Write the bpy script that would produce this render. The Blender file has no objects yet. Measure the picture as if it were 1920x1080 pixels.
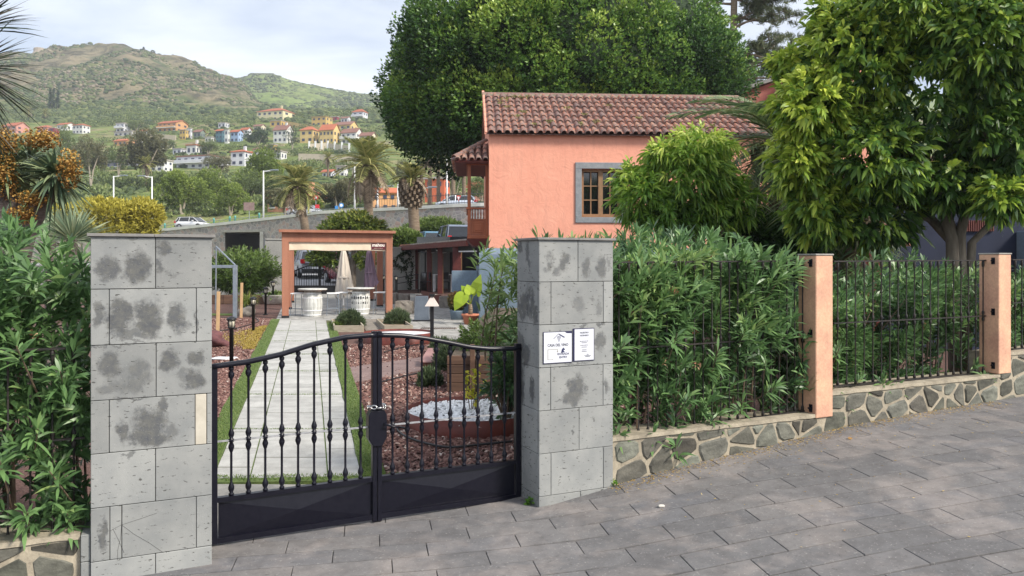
import bpy, bmesh, math, random
import numpy as np
from mathutils import Vector, Matrix, noise as mnoise
R = math.radians
rnd = random.Random(7)
nr = np.random.RandomState(11)
sc = bpy.context.scene
col = sc.collection
F, HZ, ZC = 1450.0, 490.0, 1.75          # focal length in photo pixels, eye level row, eye height

# ---------------------------------------------------------------- camera
cam_d = bpy.data.cameras.new('camera')
cam = bpy.data.objects.new('camera', cam_d); col.objects.link(cam)
cam.location = (0, 0, ZC); cam.rotation_euler = (R(90), 0, 0)
cam_d.sensor_width = 36; cam_d.lens = 36 * F / 1920
cam_d.shift_y = -(540 - HZ) / 1920
cam_d.clip_start = 0.05; cam_d.clip_end = 9000
sc.camera = cam

# ---------------------------------------------------------------- sky, sun, exposure
SUN_EL, SUN_AZ = 40.0, 122.0             # azimuth clockwise from +Y (view direction): right and a little behind
wd = bpy.data.worlds.new('World'); sc.world = wd; wd.use_nodes = True
wn, wl = wd.node_tree.nodes, wd.node_tree.links
wn.clear()
wo = wn.new('ShaderNodeOutputWorld'); wb = wn.new('ShaderNodeBackground')
sky = wn.new('ShaderNodeTexSky'); sky.sky_type = 'NISHITA'; sky.sun_disc = False
sky.sun_elevation = R(SUN_EL); sky.sun_rotation = R(SUN_AZ); sky.air_density = 1.0; sky.dust_density = 0.6; sky.ozone_density = 2.2
wtc = wn.new('ShaderNodeTexCoord'); wmp = wn.new('ShaderNodeMapping'); wmp.inputs['Scale'].default_value = (1.0, 1.0, 3.6)
wmp.inputs['Rotation'].default_value = (0.0, R(14), 0.0)
wno = wn.new('ShaderNodeTexNoise'); wno.inputs['Scale'].default_value = 2.1; wno.inputs['Detail'].default_value = 7; wno.inputs['Roughness'].default_value = 0.55
wno.inputs['Distortion'].default_value = 0.4
wr = wn.new('ShaderNodeValToRGB'); wr.color_ramp.elements[0].position = 0.36; wr.color_ramp.elements[1].position = 0.66
wr.color_ramp.elements[0].color = (0.20, 0.20, 0.20, 1); wr.color_ramp.elements[1].color = (0.97, 0.97, 0.97, 1)
wm = wn.new('ShaderNodeMix'); wm.data_type = 'RGBA'
CLOUD = wm.inputs[7]; CLOUD.default_value = (10.2, 10.6, 11.3, 1)
wl.new(wtc.outputs['Generated'], wmp.inputs['Vector']); wl.new(wmp.outputs['Vector'], wno.inputs['Vector'])
wl.new(wno.outputs['Fac'], wr.inputs['Fac']); wl.new(wr.outputs['Color'], wm.inputs[0])
wl.new(sky.outputs['Color'], wm.inputs[6]); wl.new(wm.outputs[2], wb.inputs['Color'])
wb.inputs['Strength'].default_value = 0.097
wl.new(wb.outputs['Background'], wo.inputs['Surface'])
sd = bpy.data.lights.new('sun', 'SUN'); sd.energy = 3.7; sd.angle = R(12); sd.color = (1.0, 0.93, 0.82)
so = bpy.data.objects.new('sun', sd); col.objects.link(so)
_d = Vector((math.sin(R(SUN_AZ)) * math.cos(R(SUN_EL)), math.cos(R(SUN_AZ)) * math.cos(R(SUN_EL)), math.sin(R(SUN_EL))))
so.rotation_euler = _d.to_track_quat('Z', 'Y').to_euler(); so.location = (8, -6, 12)
sc.view_settings.view_transform = 'Standard'; sc.view_settings.look = 'None'
sc.view_settings.exposure = 0.66; sc.view_settings.gamma = 1.0; sc.view_settings.use_curve_mapping = False
sc.cycles.max_bounces = 6; sc.cycles.transparent_max_bounces = 8; sc.cycles.volume_bounces = 0
sc.cycles.use_denoising = True

# ---------------------------------------------------------------- frames of reference
TH = R(24.5)
A0 = np.array([-2.31, 4.24]); U = np.array([math.cos(TH), math.sin(TH)]); N = np.array([-math.sin(TH), math.cos(TH)])
GS = [-6, -2, 0, .62, 2.0, 2.75, 3.41, 3.96, 4.68, 5.77, 7.03, 8.05, 12, 20]
GZ = [-.10, -.05, -.02, -.01, 0.0, .03, .115, .185, .24, .345, .393, .42, .52, .7]
def zs(s): return float(np.interp(s, GS, GZ))
def st(x, y):
    d = np.array([x, y]) - A0
    return float(d @ U), float(d @ N)
def zstreet(x, y): return zs(st(x, y)[0])
def xy(s, t): p = A0 + s * U + t * N; return float(p[0]), float(p[1])
def S(px, t=0.0):                          # along-fence coordinate of a photo column on the fence line
    r = (px - 960) / F; a = A0 + t * N
    return (r * a[1] - a[0]) / (U[0] - r * U[1])
def SZ(px, py, t=0.0):
    s = S(px, t); Y = xy(s, t)[1]
    return s, ZC - (py - HZ) / F * Y
def W3(px, py, Y): return ((px - 960) / F * Y, Y, ZC - (py - HZ) / F * Y)
def zg(Y): return .0165 * (Y - 6.5)
def G(px, py):
    Y = 2693 / (py - HZ + 23.9)
    return ((px - 960) / F * Y, Y, zg(Y))

# ---------------------------------------------------------------- mesh builder
class MB:
    def __init__(s): s.v = []; s.f = []
    def add(s, vs, fs):
        o = len(s.v); s.v += [tuple(v) for v in vs]; s.f += [tuple(o + i for i in f) for f in fs]; return s
    def box(s, x0, x1, y0, y1, z0, z1):
        v = [(x0,y0,z0),(x1,y0,z0),(x1,y1,z0),(x0,y1,z0),(x0,y0,z1),(x1,y0,z1),(x1,y1,z1),(x0,y1,z1)]
        return s.add(v, [(0,3,2,1),(4,5,6,7),(0,1,5,4),(1,2,6,5),(2,3,7,6),(3,0,4,7)])
    def bbox(s, x0, x1, y0, y1, z0, z1, b=.006):       # box with chamfered edges
        if x1 < x0: x0, x1 = x1, x0
        bm = bmesh.new(); bmesh.ops.create_cube(bm, size=1)
        for v in bm.verts: v.co = ((x0+x1)/2 + v.co.x*(x1-x0), (y0+y1)/2 + v.co.y*(y1-y0), (z0+z1)/2 + v.co.z*(z1-z0))
        bmesh.ops.bevel(bm, geom=bm.edges[:], offset=b, segments=1, affect='EDGES', clamp_overlap=True)
        bm.verts.index_update()
        s.add([v.co[:] for v in bm.verts], [[v.index for v in f.verts] for f in bm.faces]); bm.free(); return s
    def obox(s, c, ax, ay, hz, sx, sy):                # oriented box: centre, unit axes in plan
        ax = Vector(ax); ay = Vector(ay); c = Vector(c); z = Vector((0,0,1))
        v = [c + ax*sx*i + ay*sy*j + z*hz*k for k in (-1,1) for (i,j) in ((-1,-1),(1,-1),(1,1),(-1,1))]
        return s.add(v, [(0,3,2,1),(4,5,6,7),(0,1,5,4),(1,2,6,5),(2,3,7,6),(3,0,4,7)])
    def tube(s, pts, r, n=8, cap=True):
        pts = [Vector(p) for p in pts]
        rs = r if isinstance(r, (list, tuple)) else [r] * len(pts)
        o = len(s.v); prev = None
        for i, p in enumerate(pts):
            d = (pts[min(i+1, len(pts)-1)] - pts[max(i-1, 0)])
            if d.length < 1e-9: d = Vector((0,0,1))
            d.normalize()
            if prev is None:
                a = d.cross(Vector((0,0,1)) if abs(d.z) < .9 else Vector((1,0,0))).normalized()
            else:
                a = (prev - d * prev.dot(d)).normalized()
            prev = a; b = d.cross(a)
            for k in range(n):
                t = 2*math.pi*k/n; s.v.append(tuple(p + (a*math.cos(t) + b*math.sin(t)) * rs[i]))
        for i in range(len(pts)-1):
            for k in range(n):
                s.f.append((o+i*n+k, o+i*n+(k+1)%n, o+(i+1)*n+(k+1)%n, o+(i+1)*n+k))
        if cap:
            s.f.append(tuple(o+k for k in range(n))[::-1]); e = o+(len(pts)-1)*n; s.f.append(tuple(e+k for k in range(n)))
        return s
    def lathe(s, prof, c=(0,0,0), n=12, axis='z'):
        o = len(s.v)
        for (r, z) in prof:
            for k in range(n):
                t = 2*math.pi*k/n; x, y = r*math.cos(t), r*math.sin(t)
                s.v.append((c[0]+x, c[1]+y, c[2]+z) if axis == 'z' else ((c[0]+z, c[1]+x, c[2]+y) if axis == 'x' else (c[0]+x, c[1]+z, c[2]+y)))
        for i in range(len(prof)-1):
            for k in range(n):
                s.f.append((o+i*n+k, o+i*n+(k+1)%n, o+(i+1)*n+(k+1)%n, o+(i+1)*n+k))
        s.f.append(tuple(o+k for k in range(n))[::-1]); e = o+(len(prof)-1)*n; s.f.append(tuple(e+k for k in range(n)))
        return s
    def prism(s, poly, z0, z1):                        # plan polygon extruded; z0/z1 numbers or callables of (x,y)
        n = len(poly); g = lambda z, p: z(p[0], p[1]) if callable(z) else z
        v = [(p[0], p[1], g(z0, p)) for p in poly] + [(p[0], p[1], g(z1, p)) for p in poly]
        return s.add(v, [tuple(range(n))[::-1], tuple(range(n, 2*n))] + [(i, (i+1)%n, n+(i+1)%n, n+i) for i in range(n)])
    def wall(s, poly, y0, y1, bev=0.0):                # polygon in x,z extruded along y (front at y0)
        n = len(poly)
        cx = sum(p[0] for p in poly)/n; cz = sum(p[1] for p in poly)/n
        if bev <= 0:
            v = [(p[0], y0, p[1]) for p in poly] + [(p[0], y1, p[1]) for p in poly]
            return s.add(v, [tuple(range(n)), tuple(range(n, 2*n))[::-1]] + [(i, n+i, n+(i+1)%n, (i+1)%n) for i in range(n)])
        sh = []
        for p in poly:
            d = math.hypot(p[0]-cx, p[1]-cz) or 1; k = max(0, 1 - bev/d); sh.append((cx+(p[0]-cx)*k, cz+(p[1]-cz)*k))
        v = [(p[0], y0, p[1]) for p in sh] + [(p[0], y0+bev*.8, p[1]) for p in poly] + [(p[0], y1, p[1]) for p in poly]
        return s.add(v, [tuple(range(n)), tuple(range(2*n, 3*n))[::-1]] + [(i, n+i, n+(i+1)%n, (i+1)%n) for i in range(n)] + [(n+i, 2*n+i, 2*n+(i+1)%n, n+(i+1)%n) for i in range(n)])
    def blob(s, c, r, sub=2, amp=.2, seed=0, fr=1.3):
        bm = bmesh.new(); bmesh.ops.create_icosphere(bm, subdivisions=sub, radius=1)
        rr = r if isinstance(r, (tuple, list)) else (r, r, r)
        for v in bm.verts:
            k = 1 + amp * mnoise.noise(v.co * fr + Vector((seed*3.1, seed*1.7, seed)))*2
            v.co = Vector((c[0]+v.co.x*rr[0]*k, c[1]+v.co.y*rr[1]*k, c[2]+v.co.z*rr[2]*k))
        bm.verts.index_update()
        s.add([v.co[:] for v in bm.verts], [[v.index for v in f.verts] for f in bm.faces]); bm.free(); return s
    def mesh(s, name, smooth=False):
        me = bpy.data.meshes.new(name); me.from_pydata(s.v, [], s.f); me.update()
        if smooth: me.polygons.foreach_set('use_smooth', [True]*len(me.polygons))
        return me

def link(name, me, m, parent=None, loc=None, rot=None):
    o = bpy.data.objects.new(name, me); col.objects.link(o)
    if m is not None and me is not None:
        if len(me.materials) == 0: me.materials.append(m)
    if loc is not None: o.location = loc
    if rot is not None: o.rotation_euler = rot
    if parent is not None: o.parent = parent
    return o
def obj(name, mb, m, parent=None, smooth=False, world=False):
    """one mesh object; with world=True the vertices are world coordinates even though it has a parent"""
    o = link(name, mb.mesh(name, smooth), m, parent)
    if parent is not None and world:
        o.matrix_parent_inverse = Matrix.LocRotScale(parent.location, parent.rotation_euler, parent.scale).inverted()
    return o
def tag(o, label, cat, group=None):
    o['label'] = label; o['category'] = cat
    if group: o['group'] = group
    return o
def thing(name, label, cat, loc=(0,0,0), rz=0.0, group=None):
    o = bpy.data.objects.new(name, None); col.objects.link(o); o.location = loc; o.rotation_euler = (0,0,rz)
    o.empty_display_size = .2
    return tag(o, label, cat, group)
def struct(name, mb, m, smooth=False):
    o = obj(name, mb, m, None, smooth); o['kind'] = 'structure'; return o
def kids(o): return [c for c in bpy.data.objects if c.parent is o]
def dup(root, loc, rz, label, group=None, tree=None):
    r = root.copy(); col.objects.link(r); r.location = loc; r.rotation_euler = (0,0,rz); r['label'] = label
    if group: r['group'] = group
    for (ch, gs) in tree:
        c = ch.copy(); col.objects.link(c); c.parent = r
        for g in gs: d = g.copy(); col.objects.link(d); d.parent = c
    return r
def family(root):
    k = kids(root); return [(c, kids(c)) for c in k]

# ---------------------------------------------------------------- materials
def nodes(name):
    m = bpy.data.materials.new(name); m.use_nodes = True; nt = m.node_tree
    return m, nt.nodes, nt.links, nt.nodes['Principled BSDF']
def mixc(n, l, fac, a, b, mode='MIX'):
    x = n.new('ShaderNodeMix'); x.data_type = 'RGBA'; x.blend_type = mode
    for i, v in ((0, fac), (6, a), (7, b)):
        if hasattr(v, 'is_linked') or hasattr(v, 'links'): l.new(v, x.inputs[i])
        elif i == 0: x.inputs[0].default_value = v
        else: x.inputs[i].default_value = (*v, 1) if len(v) == 3 else v
    return x.outputs[2]
def ramp(n, l, src, stops):
    r = n.new('ShaderNodeValToRGB'); e = r.color_ramp.elements
    while len(e) < len(stops): e.new(.5)
    for i, (p, c) in enumerate(stops):
        e[i].position = p; e[i].color = (c, c, c, 1) if isinstance(c, (int, float)) else (*c, 1)
    l.new(src, r.inputs['Fac']); return r.outputs['Color']
def tex(n, l, scale, detail=4, rough=.55, coord='Object', sc3=None, dist=0.0):
    tc = n.new('ShaderNodeTexCoord')
    src = tc.outputs[coord]
    if coord == 'World':
        pass
    if sc3:
        mp = n.new('ShaderNodeMapping'); mp.inputs['Scale'].default_value = sc3; l.new(src, mp.inputs['Vector']); src = mp.outputs['Vector']
    t = n.new('ShaderNodeTexNoise'); t.inputs['Scale'].default_value = scale; t.inputs['Detail'].default_value = detail
    t.inputs['Roughness'].default_value = rough; t.inputs['Distortion'].default_value = dist
    l.new(src, t.inputs['Vector']); return t.outputs['Fac']
def bump(n, l, bs, src, strength=.3, dist=.01):
    b = n.new('ShaderNodeBump'); b.inputs['Strength'].default_value = strength; b.inputs['Distance'].default_value = dist
    l.new(src, b.inputs['Height']); l.new(b.outputs['Normal'], bs.inputs['Normal']); return b
def M(name, c1, c2=None, scale=6, rough=.7, bs=.25, bd=.005, lo=.35, hi=.65, rand=0.0, metal=0.0, sc3=None, fine=None, spec=.4, detail=6):
    m, n, l, b = nodes(name)
    b.inputs['Roughness'].default_value = rough; b.inputs['Metallic'].default_value = metal
    b.inputs['Specular IOR Level'].default_value = spec
    c2 = c2 or tuple(x*.8 for x in c1)
    f = tex(n, l, scale, detail, sc3=sc3)
    c = mixc(n, l, ramp(n, l, f, [(lo, 0.0), (hi, 1.0)]), c1, c2)
    if fine:
        f2 = tex(n, l, fine, 3); c = mixc(n, l, ramp(n, l, f2, [(.3, .80), (.7, 1.0)]), (0, 0, 0), c)
    if rand:
        oi = n.new('ShaderNodeObjectInfo'); mr = n.new('ShaderNodeMapRange')
        mr.inputs['To Min'].default_value = 1 - rand; mr.inputs['To Max'].default_value = 1 + rand
        l.new(oi.outputs['Random'], mr.inputs['Value'])
        hs = n.new('ShaderNodeHueSaturation'); l.new(mr.outputs['Result'], hs.inputs['Value']); l.new(c, hs.inputs['Color']); c = hs.outputs['Color']
    l.new(c, b.inputs['Base Color'])
    if bs: bump(n, l, b, f if not fine else f2, bs, bd)
    return m
def leafmat(name, stops, rough=.45, trans=.25, nscale=.0, spec=.35):
    m, n, l, b = nodes(name)
    at = n.new('ShaderNodeAttribute'); at.attribute_name = 'tint'
    c = ramp(n, l, at.outputs['Fac'], stops)
    b.inputs['Roughness'].default_value = rough; b.inputs['Specular IOR Level'].default_value = spec
    l.new(c, b.inputs['Base Color'])
    tr = n.new('ShaderNodeBsdfTranslucent')
    hs = n.new('ShaderNodeHueSaturation'); hs.inputs['Value'].default_value = 1.5; l.new(c, hs.inputs['Color']); l.new(hs.outputs['Color'], tr.inputs['Color'])
    ms = n.new('ShaderNodeMixShader'); ms.inputs[0].default_value = trans
    l.new(b.outputs[0], ms.inputs[1]); l.new(tr.outputs[0], ms.inputs[2])
    l.new(ms.outputs[0], n['Material Output'].inputs['Surface'])
    return m
def flat(name, c, rough=.6, metal=0.0, spec=.4, emit=0.0):
    m, n, l, b = nodes(name); b.inputs['Base Color'].default_value = (*c, 1); b.inputs['Roughness'].default_value = rough
    b.inputs['Metallic'].default_value = metal; b.inputs['Specular IOR Level'].default_value = spec
    return m

# ---------------------------------------------------------------- leaves (vectorised)
def leafmesh(name, P, D, L, W, bend=.3, ns=2, tint=None, nrm=None, fold=0.0):
    """N leaves: base P, direction D, length L, width W; ns inner cross-sections; bends down by bend*L"""
    P = np.asarray(P, float); D = np.asarray(D, float); n = len(P)
    D = D / (np.linalg.norm(D, axis=1, keepdims=True) + 1e-9)
    L = np.broadcast_to(np.asarray(L, float), (n,)); W = np.broadcast_to(np.asarray(W, float), (n,)); bend = np.broadcast_to(np.asarray(bend, float), (n,))
    if nrm is None:
        nrm = nr.normal(size=(n, 3)) * .45 + np.array([0, 0, 1.0])
    sd_ = np.cross(D, nrm); sd_ /= (np.linalg.norm(sd_, axis=1, keepdims=True) + 1e-9)
    k = 2 + 2*ns; V = np.zeros((n, k, 3)); V[:, 0] = P
    prof = {1: [1.0], 2: [.9, .8], 3: [.7, 1.0, .65]}[ns]
    for i in range(ns):
        t = (i+1)/(ns+1)
        c = P + D*(L*t)[:, None]; c[:, 2] -= bend*L*t*t
        w = (W*.5*prof[i])[:, None]
        V[:, 1+2*i] = c - sd_*w; V[:, 2+2*i] = c + sd_*w
        if fold: V[:, 1+2*i, 2] += W*fold*.5; V[:, 2+2*i, 2] += W*fold*.5
    c = P + D*L[:, None]; c[:, 2] -= bend*L; V[:, k-1] = c
    fs = [(0, 2, 1)] ; q = []
    for i in range(ns-1): q.append((1+2*i, 2+2*i, 4+2*i, 3+2*i))
    fs.append((k-3, k-2, k-1))
    me = bpy.data.meshes.new(name)
    off = (np.arange(n)*k)[:, None]
    tri = np.array(fs); quad = np.array(q) if q else np.zeros((0, 4), int)
    loops = []; 
    lt = (off[:, None, :] + tri[None]).reshape(n, -1)
    lq = (off[:, None, :] + quad[None]).reshape(n, -1) if len(quad) else np.zeros((n, 0), int)
    al = np.concatenate([lt, lq], axis=1).reshape(-1)
    sizes = np.tile(np.array([3]*len(tri) + [4]*len(quad)), n)
    starts = np.concatenate([[0], np.cumsum(sizes)[:-1]])
    me.vertices.add(n*k); me.vertices.foreach_set('co', V.reshape(-1).astype(np.float32))
    me.loops.add(len(al)); me.loops.foreach_set('vertex_index', al.astype(np.int32))
    me.polygons.add(len(sizes)); me.polygons.foreach_set('loop_start', starts.astype(np.int32)); me.polygons.foreach_set('loop_total', sizes.astype(np.int32))
    me.update(calc_edges=True)
    if tint is None: tint = nr.rand(n)
    a = me.attributes.new('tint', 'FLOAT', 'POINT'); a.data.foreach_set('value', np.repeat(tint, k).astype(np.float32))
    return me
def unit(v): return v / (np.linalg.norm(v, axis=-1, keepdims=True) + 1e-9)
def sphere(n): return unit(nr.normal(size=(n, 3)))
def kit_whorls(tips, dirs, nl, L, W, spread, bend, back=.0, tint=None, tj=.15, ns=2, name='leaves', jit=.3, fold=0.0, lj=.25):
    """leaves in whorls at shoot tips, set back along the shoot by up to `back`"""
    n = len(tips); T = np.repeat(tips, nl, axis=0); Dr = np.repeat(unit(dirs), nl, axis=0); m = n*nl
    along = nr.rand(m); T = T - Dr*(along*back)[:, None]
    rv = nr.normal(size=(m, 3)); rv -= (rv*Dr).sum(1, keepdims=True)*Dr; rv = unit(rv)
    sp = spread*(.35 + .65*along) if back > 0 else spread*(.6+.4*nr.rand(m))
    D = unit(Dr*np.cos(sp)[:, None] + rv*np.sin(sp)[:, None]) + nr.normal(size=(m, 3))*jit*.3
    nrm = unit(Dr + nr.normal(size=(m, 3))*.25)
    tt = (np.repeat(tint, nl) if tint is not None else nr.rand(m)) + nr.normal(size=m)*tj
    return leafmesh(name, T, D, L*(1-lj+2*lj*nr.rand(m)), W*(1-lj+2*lj*nr.rand(m)), bend*(.5+nr.rand(m)), ns, np.clip(tt, 0, 1), nrm, fold)
# ================================================================ STREET SIDE
# ---- materials
mJoint = M('grout', (.05,.047,.042), (.085,.08,.072), 20, .95)
def paver_mat():
    m, n, l, b = nodes('basalt_paver'); b.inputs['Roughness'].default_value = .78; b.inputs['Specular IOR Level'].default_value = .25
    f = tex(n, l, 2.2, 6, .6, dist=.6); g = tex(n, l, 60, 4, .6); k = tex(n, l, 9, 5, .6); w = tex(n, l, 1.1, 3, .6, sc3=(1,.6,1))
    oi = n.new('ShaderNodeObjectInfo')
    c = ramp(n, l, oi.outputs['Random'], [(0, (.128,.125,.127)), (.35, (.150,.146,.147)), (.7, (.174,.165,.161)), (1, (.138,.138,.146))])
    c = mixc(n, l, ramp(n, l, f, [(.47, 0), (.63, .6)]), c, (.275,.243,.225))
    c = mixc(n, l, ramp(n, l, w, [(.33, .22), (.5, 0)]), c, (.09,.085,.085))
    c = mixc(n, l, ramp(n, l, k, [(.3, .35), (.6, 0)]), c, (.05,.045,.045))
    c = mixc(n, l, ramp(n, l, g, [(.60, 0), (.70, .45)]), c, (.4,.38,.36)); c = mixc(n, l, ramp(n, l, tex(n, l, 34, 5, .75), [(.30, .6), (.42, 0)]), c, (.055,.05,.048))
    l.new(c, b.inputs['Base Color']); bump(n, l, b, g, .35, .003); return m
mPav = paver_mat()
mSoil = M('soil', (.06,.045,.032), (.11,.085,.06), 14, .95, bs=.6, bd=.02)
mConc = M('concrete', (.36,.345,.31), (.25,.24,.22), 5, .85, bs=.3, fine=60)
mMortar = M('sandy_mortar', (.42,.365,.275), (.26,.225,.17), 9, .92, bs=.5, bd=.006, fine=70)
mWallStone = M('fieldstone', (.078,.08,.073), (.165,.168,.152), 7, .75, bs=.6, bd=.008, rand=.42, sc3=(1,1,2.2), fine=45)
_n, _l = mWallStone.node_tree.nodes, mWallStone.node_tree.links; _b = _n['Principled BSDF']; _oi = _n.new('ShaderNodeObjectInfo'); _c = _b.inputs['Base Color'].links[0].from_socket
_t = ramp(_n, _l, _oi.outputs['Random'], [(0, (.62,.50,.44)), (.3, (1.0,1.0,.86)), (.55, (.80,.72,.66)), (.8, (1.15,1.18,1.05)), (1, (.70,.66,.62))]); _l.new(mixc(_n, _l, 1.0, _c, _t, 'MULTIPLY'), _b.inputs['Base Color'])
mIron = M('black_iron', (.0045,.0045,.010), (.008,.008,.014), 30, .32, bs=.12, bd=.002, spec=.28)
mRustIron = M('weathered_iron', (.010,.010,.011), (.030,.022,.018), 25, .55, bs=.3, bd=.002)
mSteel = flat('bright_steel', (.55,.55,.55), .3, 1.0)
mWhitePaint = M('white_paint', (.8,.8,.8), (.68,.68,.68), 8, .5)
mPost = M('salmon_post_paint', (.70,.42,.27), (.58,.32,.22), 5, .85, bs=.4, bd=.004, fine=50)

def pillar_mat(name, stains, side=None, base=((.205,.212,.21), (.275,.278,.268))):
    m, n, l, b = nodes(name); b.inputs['Roughness'].default_value = .82; b.inputs['Specular IOR Level'].default_value = .25
    oi = n.new('ShaderNodeObjectInfo')
    f = tex(n, l, 4, 6, .6)
    c = mixc(n, l, ramp(n, l, f, [(.35, 0), (.65, 1)]), base[0], base[1])
    mr = n.new('ShaderNodeMapRange'); mr.inputs['To Min'].default_value = .88; mr.inputs['To Max'].default_value = 1.12; l.new(oi.outputs['Random'], mr.inputs['Value'])
    hs = n.new('ShaderNodeHueSaturation'); l.new(c, hs.inputs['Color']); l.new(mr.outputs['Result'], hs.inputs['Value']); c = hs.outputs['Color']
    # stains
    tc = n.new('ShaderNodeTexCoord'); nz = n.new('ShaderNodeTexNoise'); nz.inputs['Scale'].default_value = 12; nz.inputs['Detail'].default_value = 8; nz.inputs['Roughness'].default_value = .68
    l.new(tc.outputs['Object'], nz.inputs['Vector'])
    sb = n.new('ShaderNodeVectorMath'); sb.operation = 'SUBTRACT'; l.new(nz.outputs['Color'], sb.inputs[0]); sb.inputs[1].default_value = (.5,.5,.5)
    sc_ = n.new('ShaderNodeVectorMath'); sc_.operation = 'SCALE'; l.new(sb.outputs[0], sc_.inputs[0]); sc_.inputs['Scale'].default_value = .14
    ad = n.new('ShaderNodeVectorMath'); ad.operation = 'ADD'; l.new(tc.outputs['Object'], ad.inputs[0]); l.new(sc_.outputs[0], ad.inputs[1])
    cur = None
    for (cx, cy, cz, rx, ry, rz, k) in stains:
        a = n.new('ShaderNodeVectorMath'); a.operation = 'SUBTRACT'; l.new(ad.outputs[0], a.inputs[0]); a.inputs[1].default_value = (cx, cy, cz)
        q = n.new('ShaderNodeVectorMath'); q.operation = 'DIVIDE'; l.new(a.outputs[0], q.inputs[0]); q.inputs[1].default_value = (rx, ry, rz)
        e = n.new('ShaderNodeVectorMath'); e.operation = 'LENGTH'; l.new(q.outputs[0], e.inputs[0])
        r = n.new('ShaderNodeMapRange'); r.inputs['From Min'].default_value = 1.12; r.inputs['From Max'].default_value = .78; r.inputs['To Max'].default_value = k; l.new(e.outputs['Value'], r.inputs['Value'])
        if cur is None: cur = r.outputs['Result']
        else:
            x = n.new('ShaderNodeMath'); x.operation = 'MAXIMUM'; l.new(cur, x.inputs[0]); l.new(r.outputs['Result'], x.inputs[1]); cur = x.outputs[0]
    f3 = tex(n, l, 22, 5, .7); tone = mixc(n, l, ramp(n, l, f3, [(.3, 0), (.7, 1)]), (.072,.078,.09), (.14,.138,.125))
    c = mixc(n, l, cur, c, tone)
    # pores, stretched along the bed
    p = tex(n, l, 26, 3, .6, sc3=(1,1,2.6)); pr = ramp(n, l, p, [(.33, 1), (.38, 0)])
    c = mixc(n, l, pr, c, (.10,.10,.095))
    p2 = tex(n, l, 150, 2, .5); c = mixc(n, l, ramp(n, l, p2, [(.66, 0), (.78, .5)]), c, (.45,.44,.42))
    l.new(c, b.inputs['Base Color'])
    mx = n.new('ShaderNodeMath'); mx.operation = 'ADD'; inv = ramp(n, l, p, [(.28, 0), (.38, 1)]); l.new(inv, mx.inputs[0])
    m2 = n.new('ShaderNodeMath'); m2.operation = 'MULTIPLY'; l.new(p2, m2.inputs[0]); m2.inputs[1].default_value = .25; l.new(m2.outputs[0], mx.inputs[1])
    bump(n, l, b, mx.outputs[0], .55, .005); return m

# ---- pavement: every paver a piece; the rest of the street behind the camera is one sheet
PA = R(10.5); PU = Vector((math.cos(PA), math.sin(PA))); PN = Vector((-math.sin(PA), math.cos(PA)))
def clip(poly, nx, ny, c):                 # keep nx*x+ny*y <= c
    out = []
    for i in range(len(poly)):
        a, b_ = poly[i], poly[(i+1) % len(poly)]
        da, db = nx*a[0]+ny*a[1]-c, nx*b_[0]+ny*b_[1]-c
        if da <= 0: out.append(a)
        if da*db < 0: k = da/(da-db); out.append((a[0]+(b_[0]-a[0])*k, a[1]+(b_[1]-a[1])*k))
    return out
def area(p): return abs(sum(p[i][0]*p[(i+1)%len(p)][1]-p[(i+1)%len(p)][0]*p[i][1] for i in range(len(p))))/2
pv = MB(); xs = np.linspace(-9, 16, 101); ts = np.linspace(-12, .36, 18)
for t in ts:
    for s_ in xs: x, y = xy(s_, t); pv.v.append((x, y, zs(s_) - .02))
for j in range(len(ts)-1):
    for i in range(len(xs)-1): a = j*len(xs)+i; pv.f.append((a, a+1, a+1+len(xs), a+len(xs)))
pavement = struct('pavement', pv, mJoint)
tiles = []
TL, TW = .56, .215
tlim = .345
for j in range(-22, 40):
    offs = (.5 if j % 2 else 0) + rnd.uniform(-.08, .08)
    for i in range(-22, 26):
        x0, x1 = (i+offs)*TL, (i+offs+1)*TL; y0, y1 = j*TW, (j+1)*TW
        g = .0016 + .001*rnd.random()
        gy = g*2.9; q = [(x0+g, y0+gy), (x1-g, y0+gy), (x1-g, y1-gy), (x0+g, y1-gy)]
        q = [tuple((PU*a + PN*b_) + Vector((0, 3.6)) - Vector((0,0))) for a, b_ in q]
        q = clip(q, N[0], N[1], tlim + float(A0 @ N))
        if len(q) < 3 or area(q) < .004: continue
        cx = sum(p[0] for p in q)/len(q); cy = sum(p[1] for p in q)/len(q)
        s_, t_ = st(cx, cy)
        if cy < .8 or cy > 12 or s_ > 11: continue
        px = 960 + cx/cy*F; py = HZ + (ZC - zstreet(cx, cy))/cy*F
        d = max(0, -60-px, px-1980) + max(0, py-1110)*1.2
        tiles.append((d, q))
tiles.sort(key=lambda a: a[0])
rest = MB()
def pavermesh(mb, q):
    dz = rnd.uniform(-.0009, .0009); tx = rnd.uniform(-.002, .002); ty = rnd.uniform(-.002, .002)
    cx = sum(p[0] for p in q)/len(q); cy = sum(p[1] for p in q)/len(q); n_ = len(q); v = []
    for p in q: v.append((p[0], p[1], zstreet(*p) - .018))
    for p in q: v.append((p[0], p[1], zstreet(*p) - .0025 + dz))
    for p in q:
        d = math.hypot(p[0]-cx, p[1]-cy); k = 1 - .003/d; x, y = cx+(p[0]-cx)*k, cy+(p[1]-cy)*k
        v.append((x, y, zstreet(x, y) + dz + (x-cx)*tx + (y-cy)*ty))
    mb.add(v, [(i, (i+1)%n_, n_+(i+1)%n_, n_+i) for i in range(n_)] + [(n_+i, n_+(i+1)%n_, 2*n_+(i+1)%n_, 2*n_+i) for i in range(n_)] + [tuple(range(2*n_, 3*n_))])
for k, (d, q) in enumerate(tiles):
    if k < 290: mb = MB(); pavermesh(mb, q); obj('paver', mb, mPav, pavement)
    elif k < 1300: pavermesh(rest, q)
o = obj('paver_field', rest, mPav, pavement); o['kind'] = 'stuff'

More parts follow.
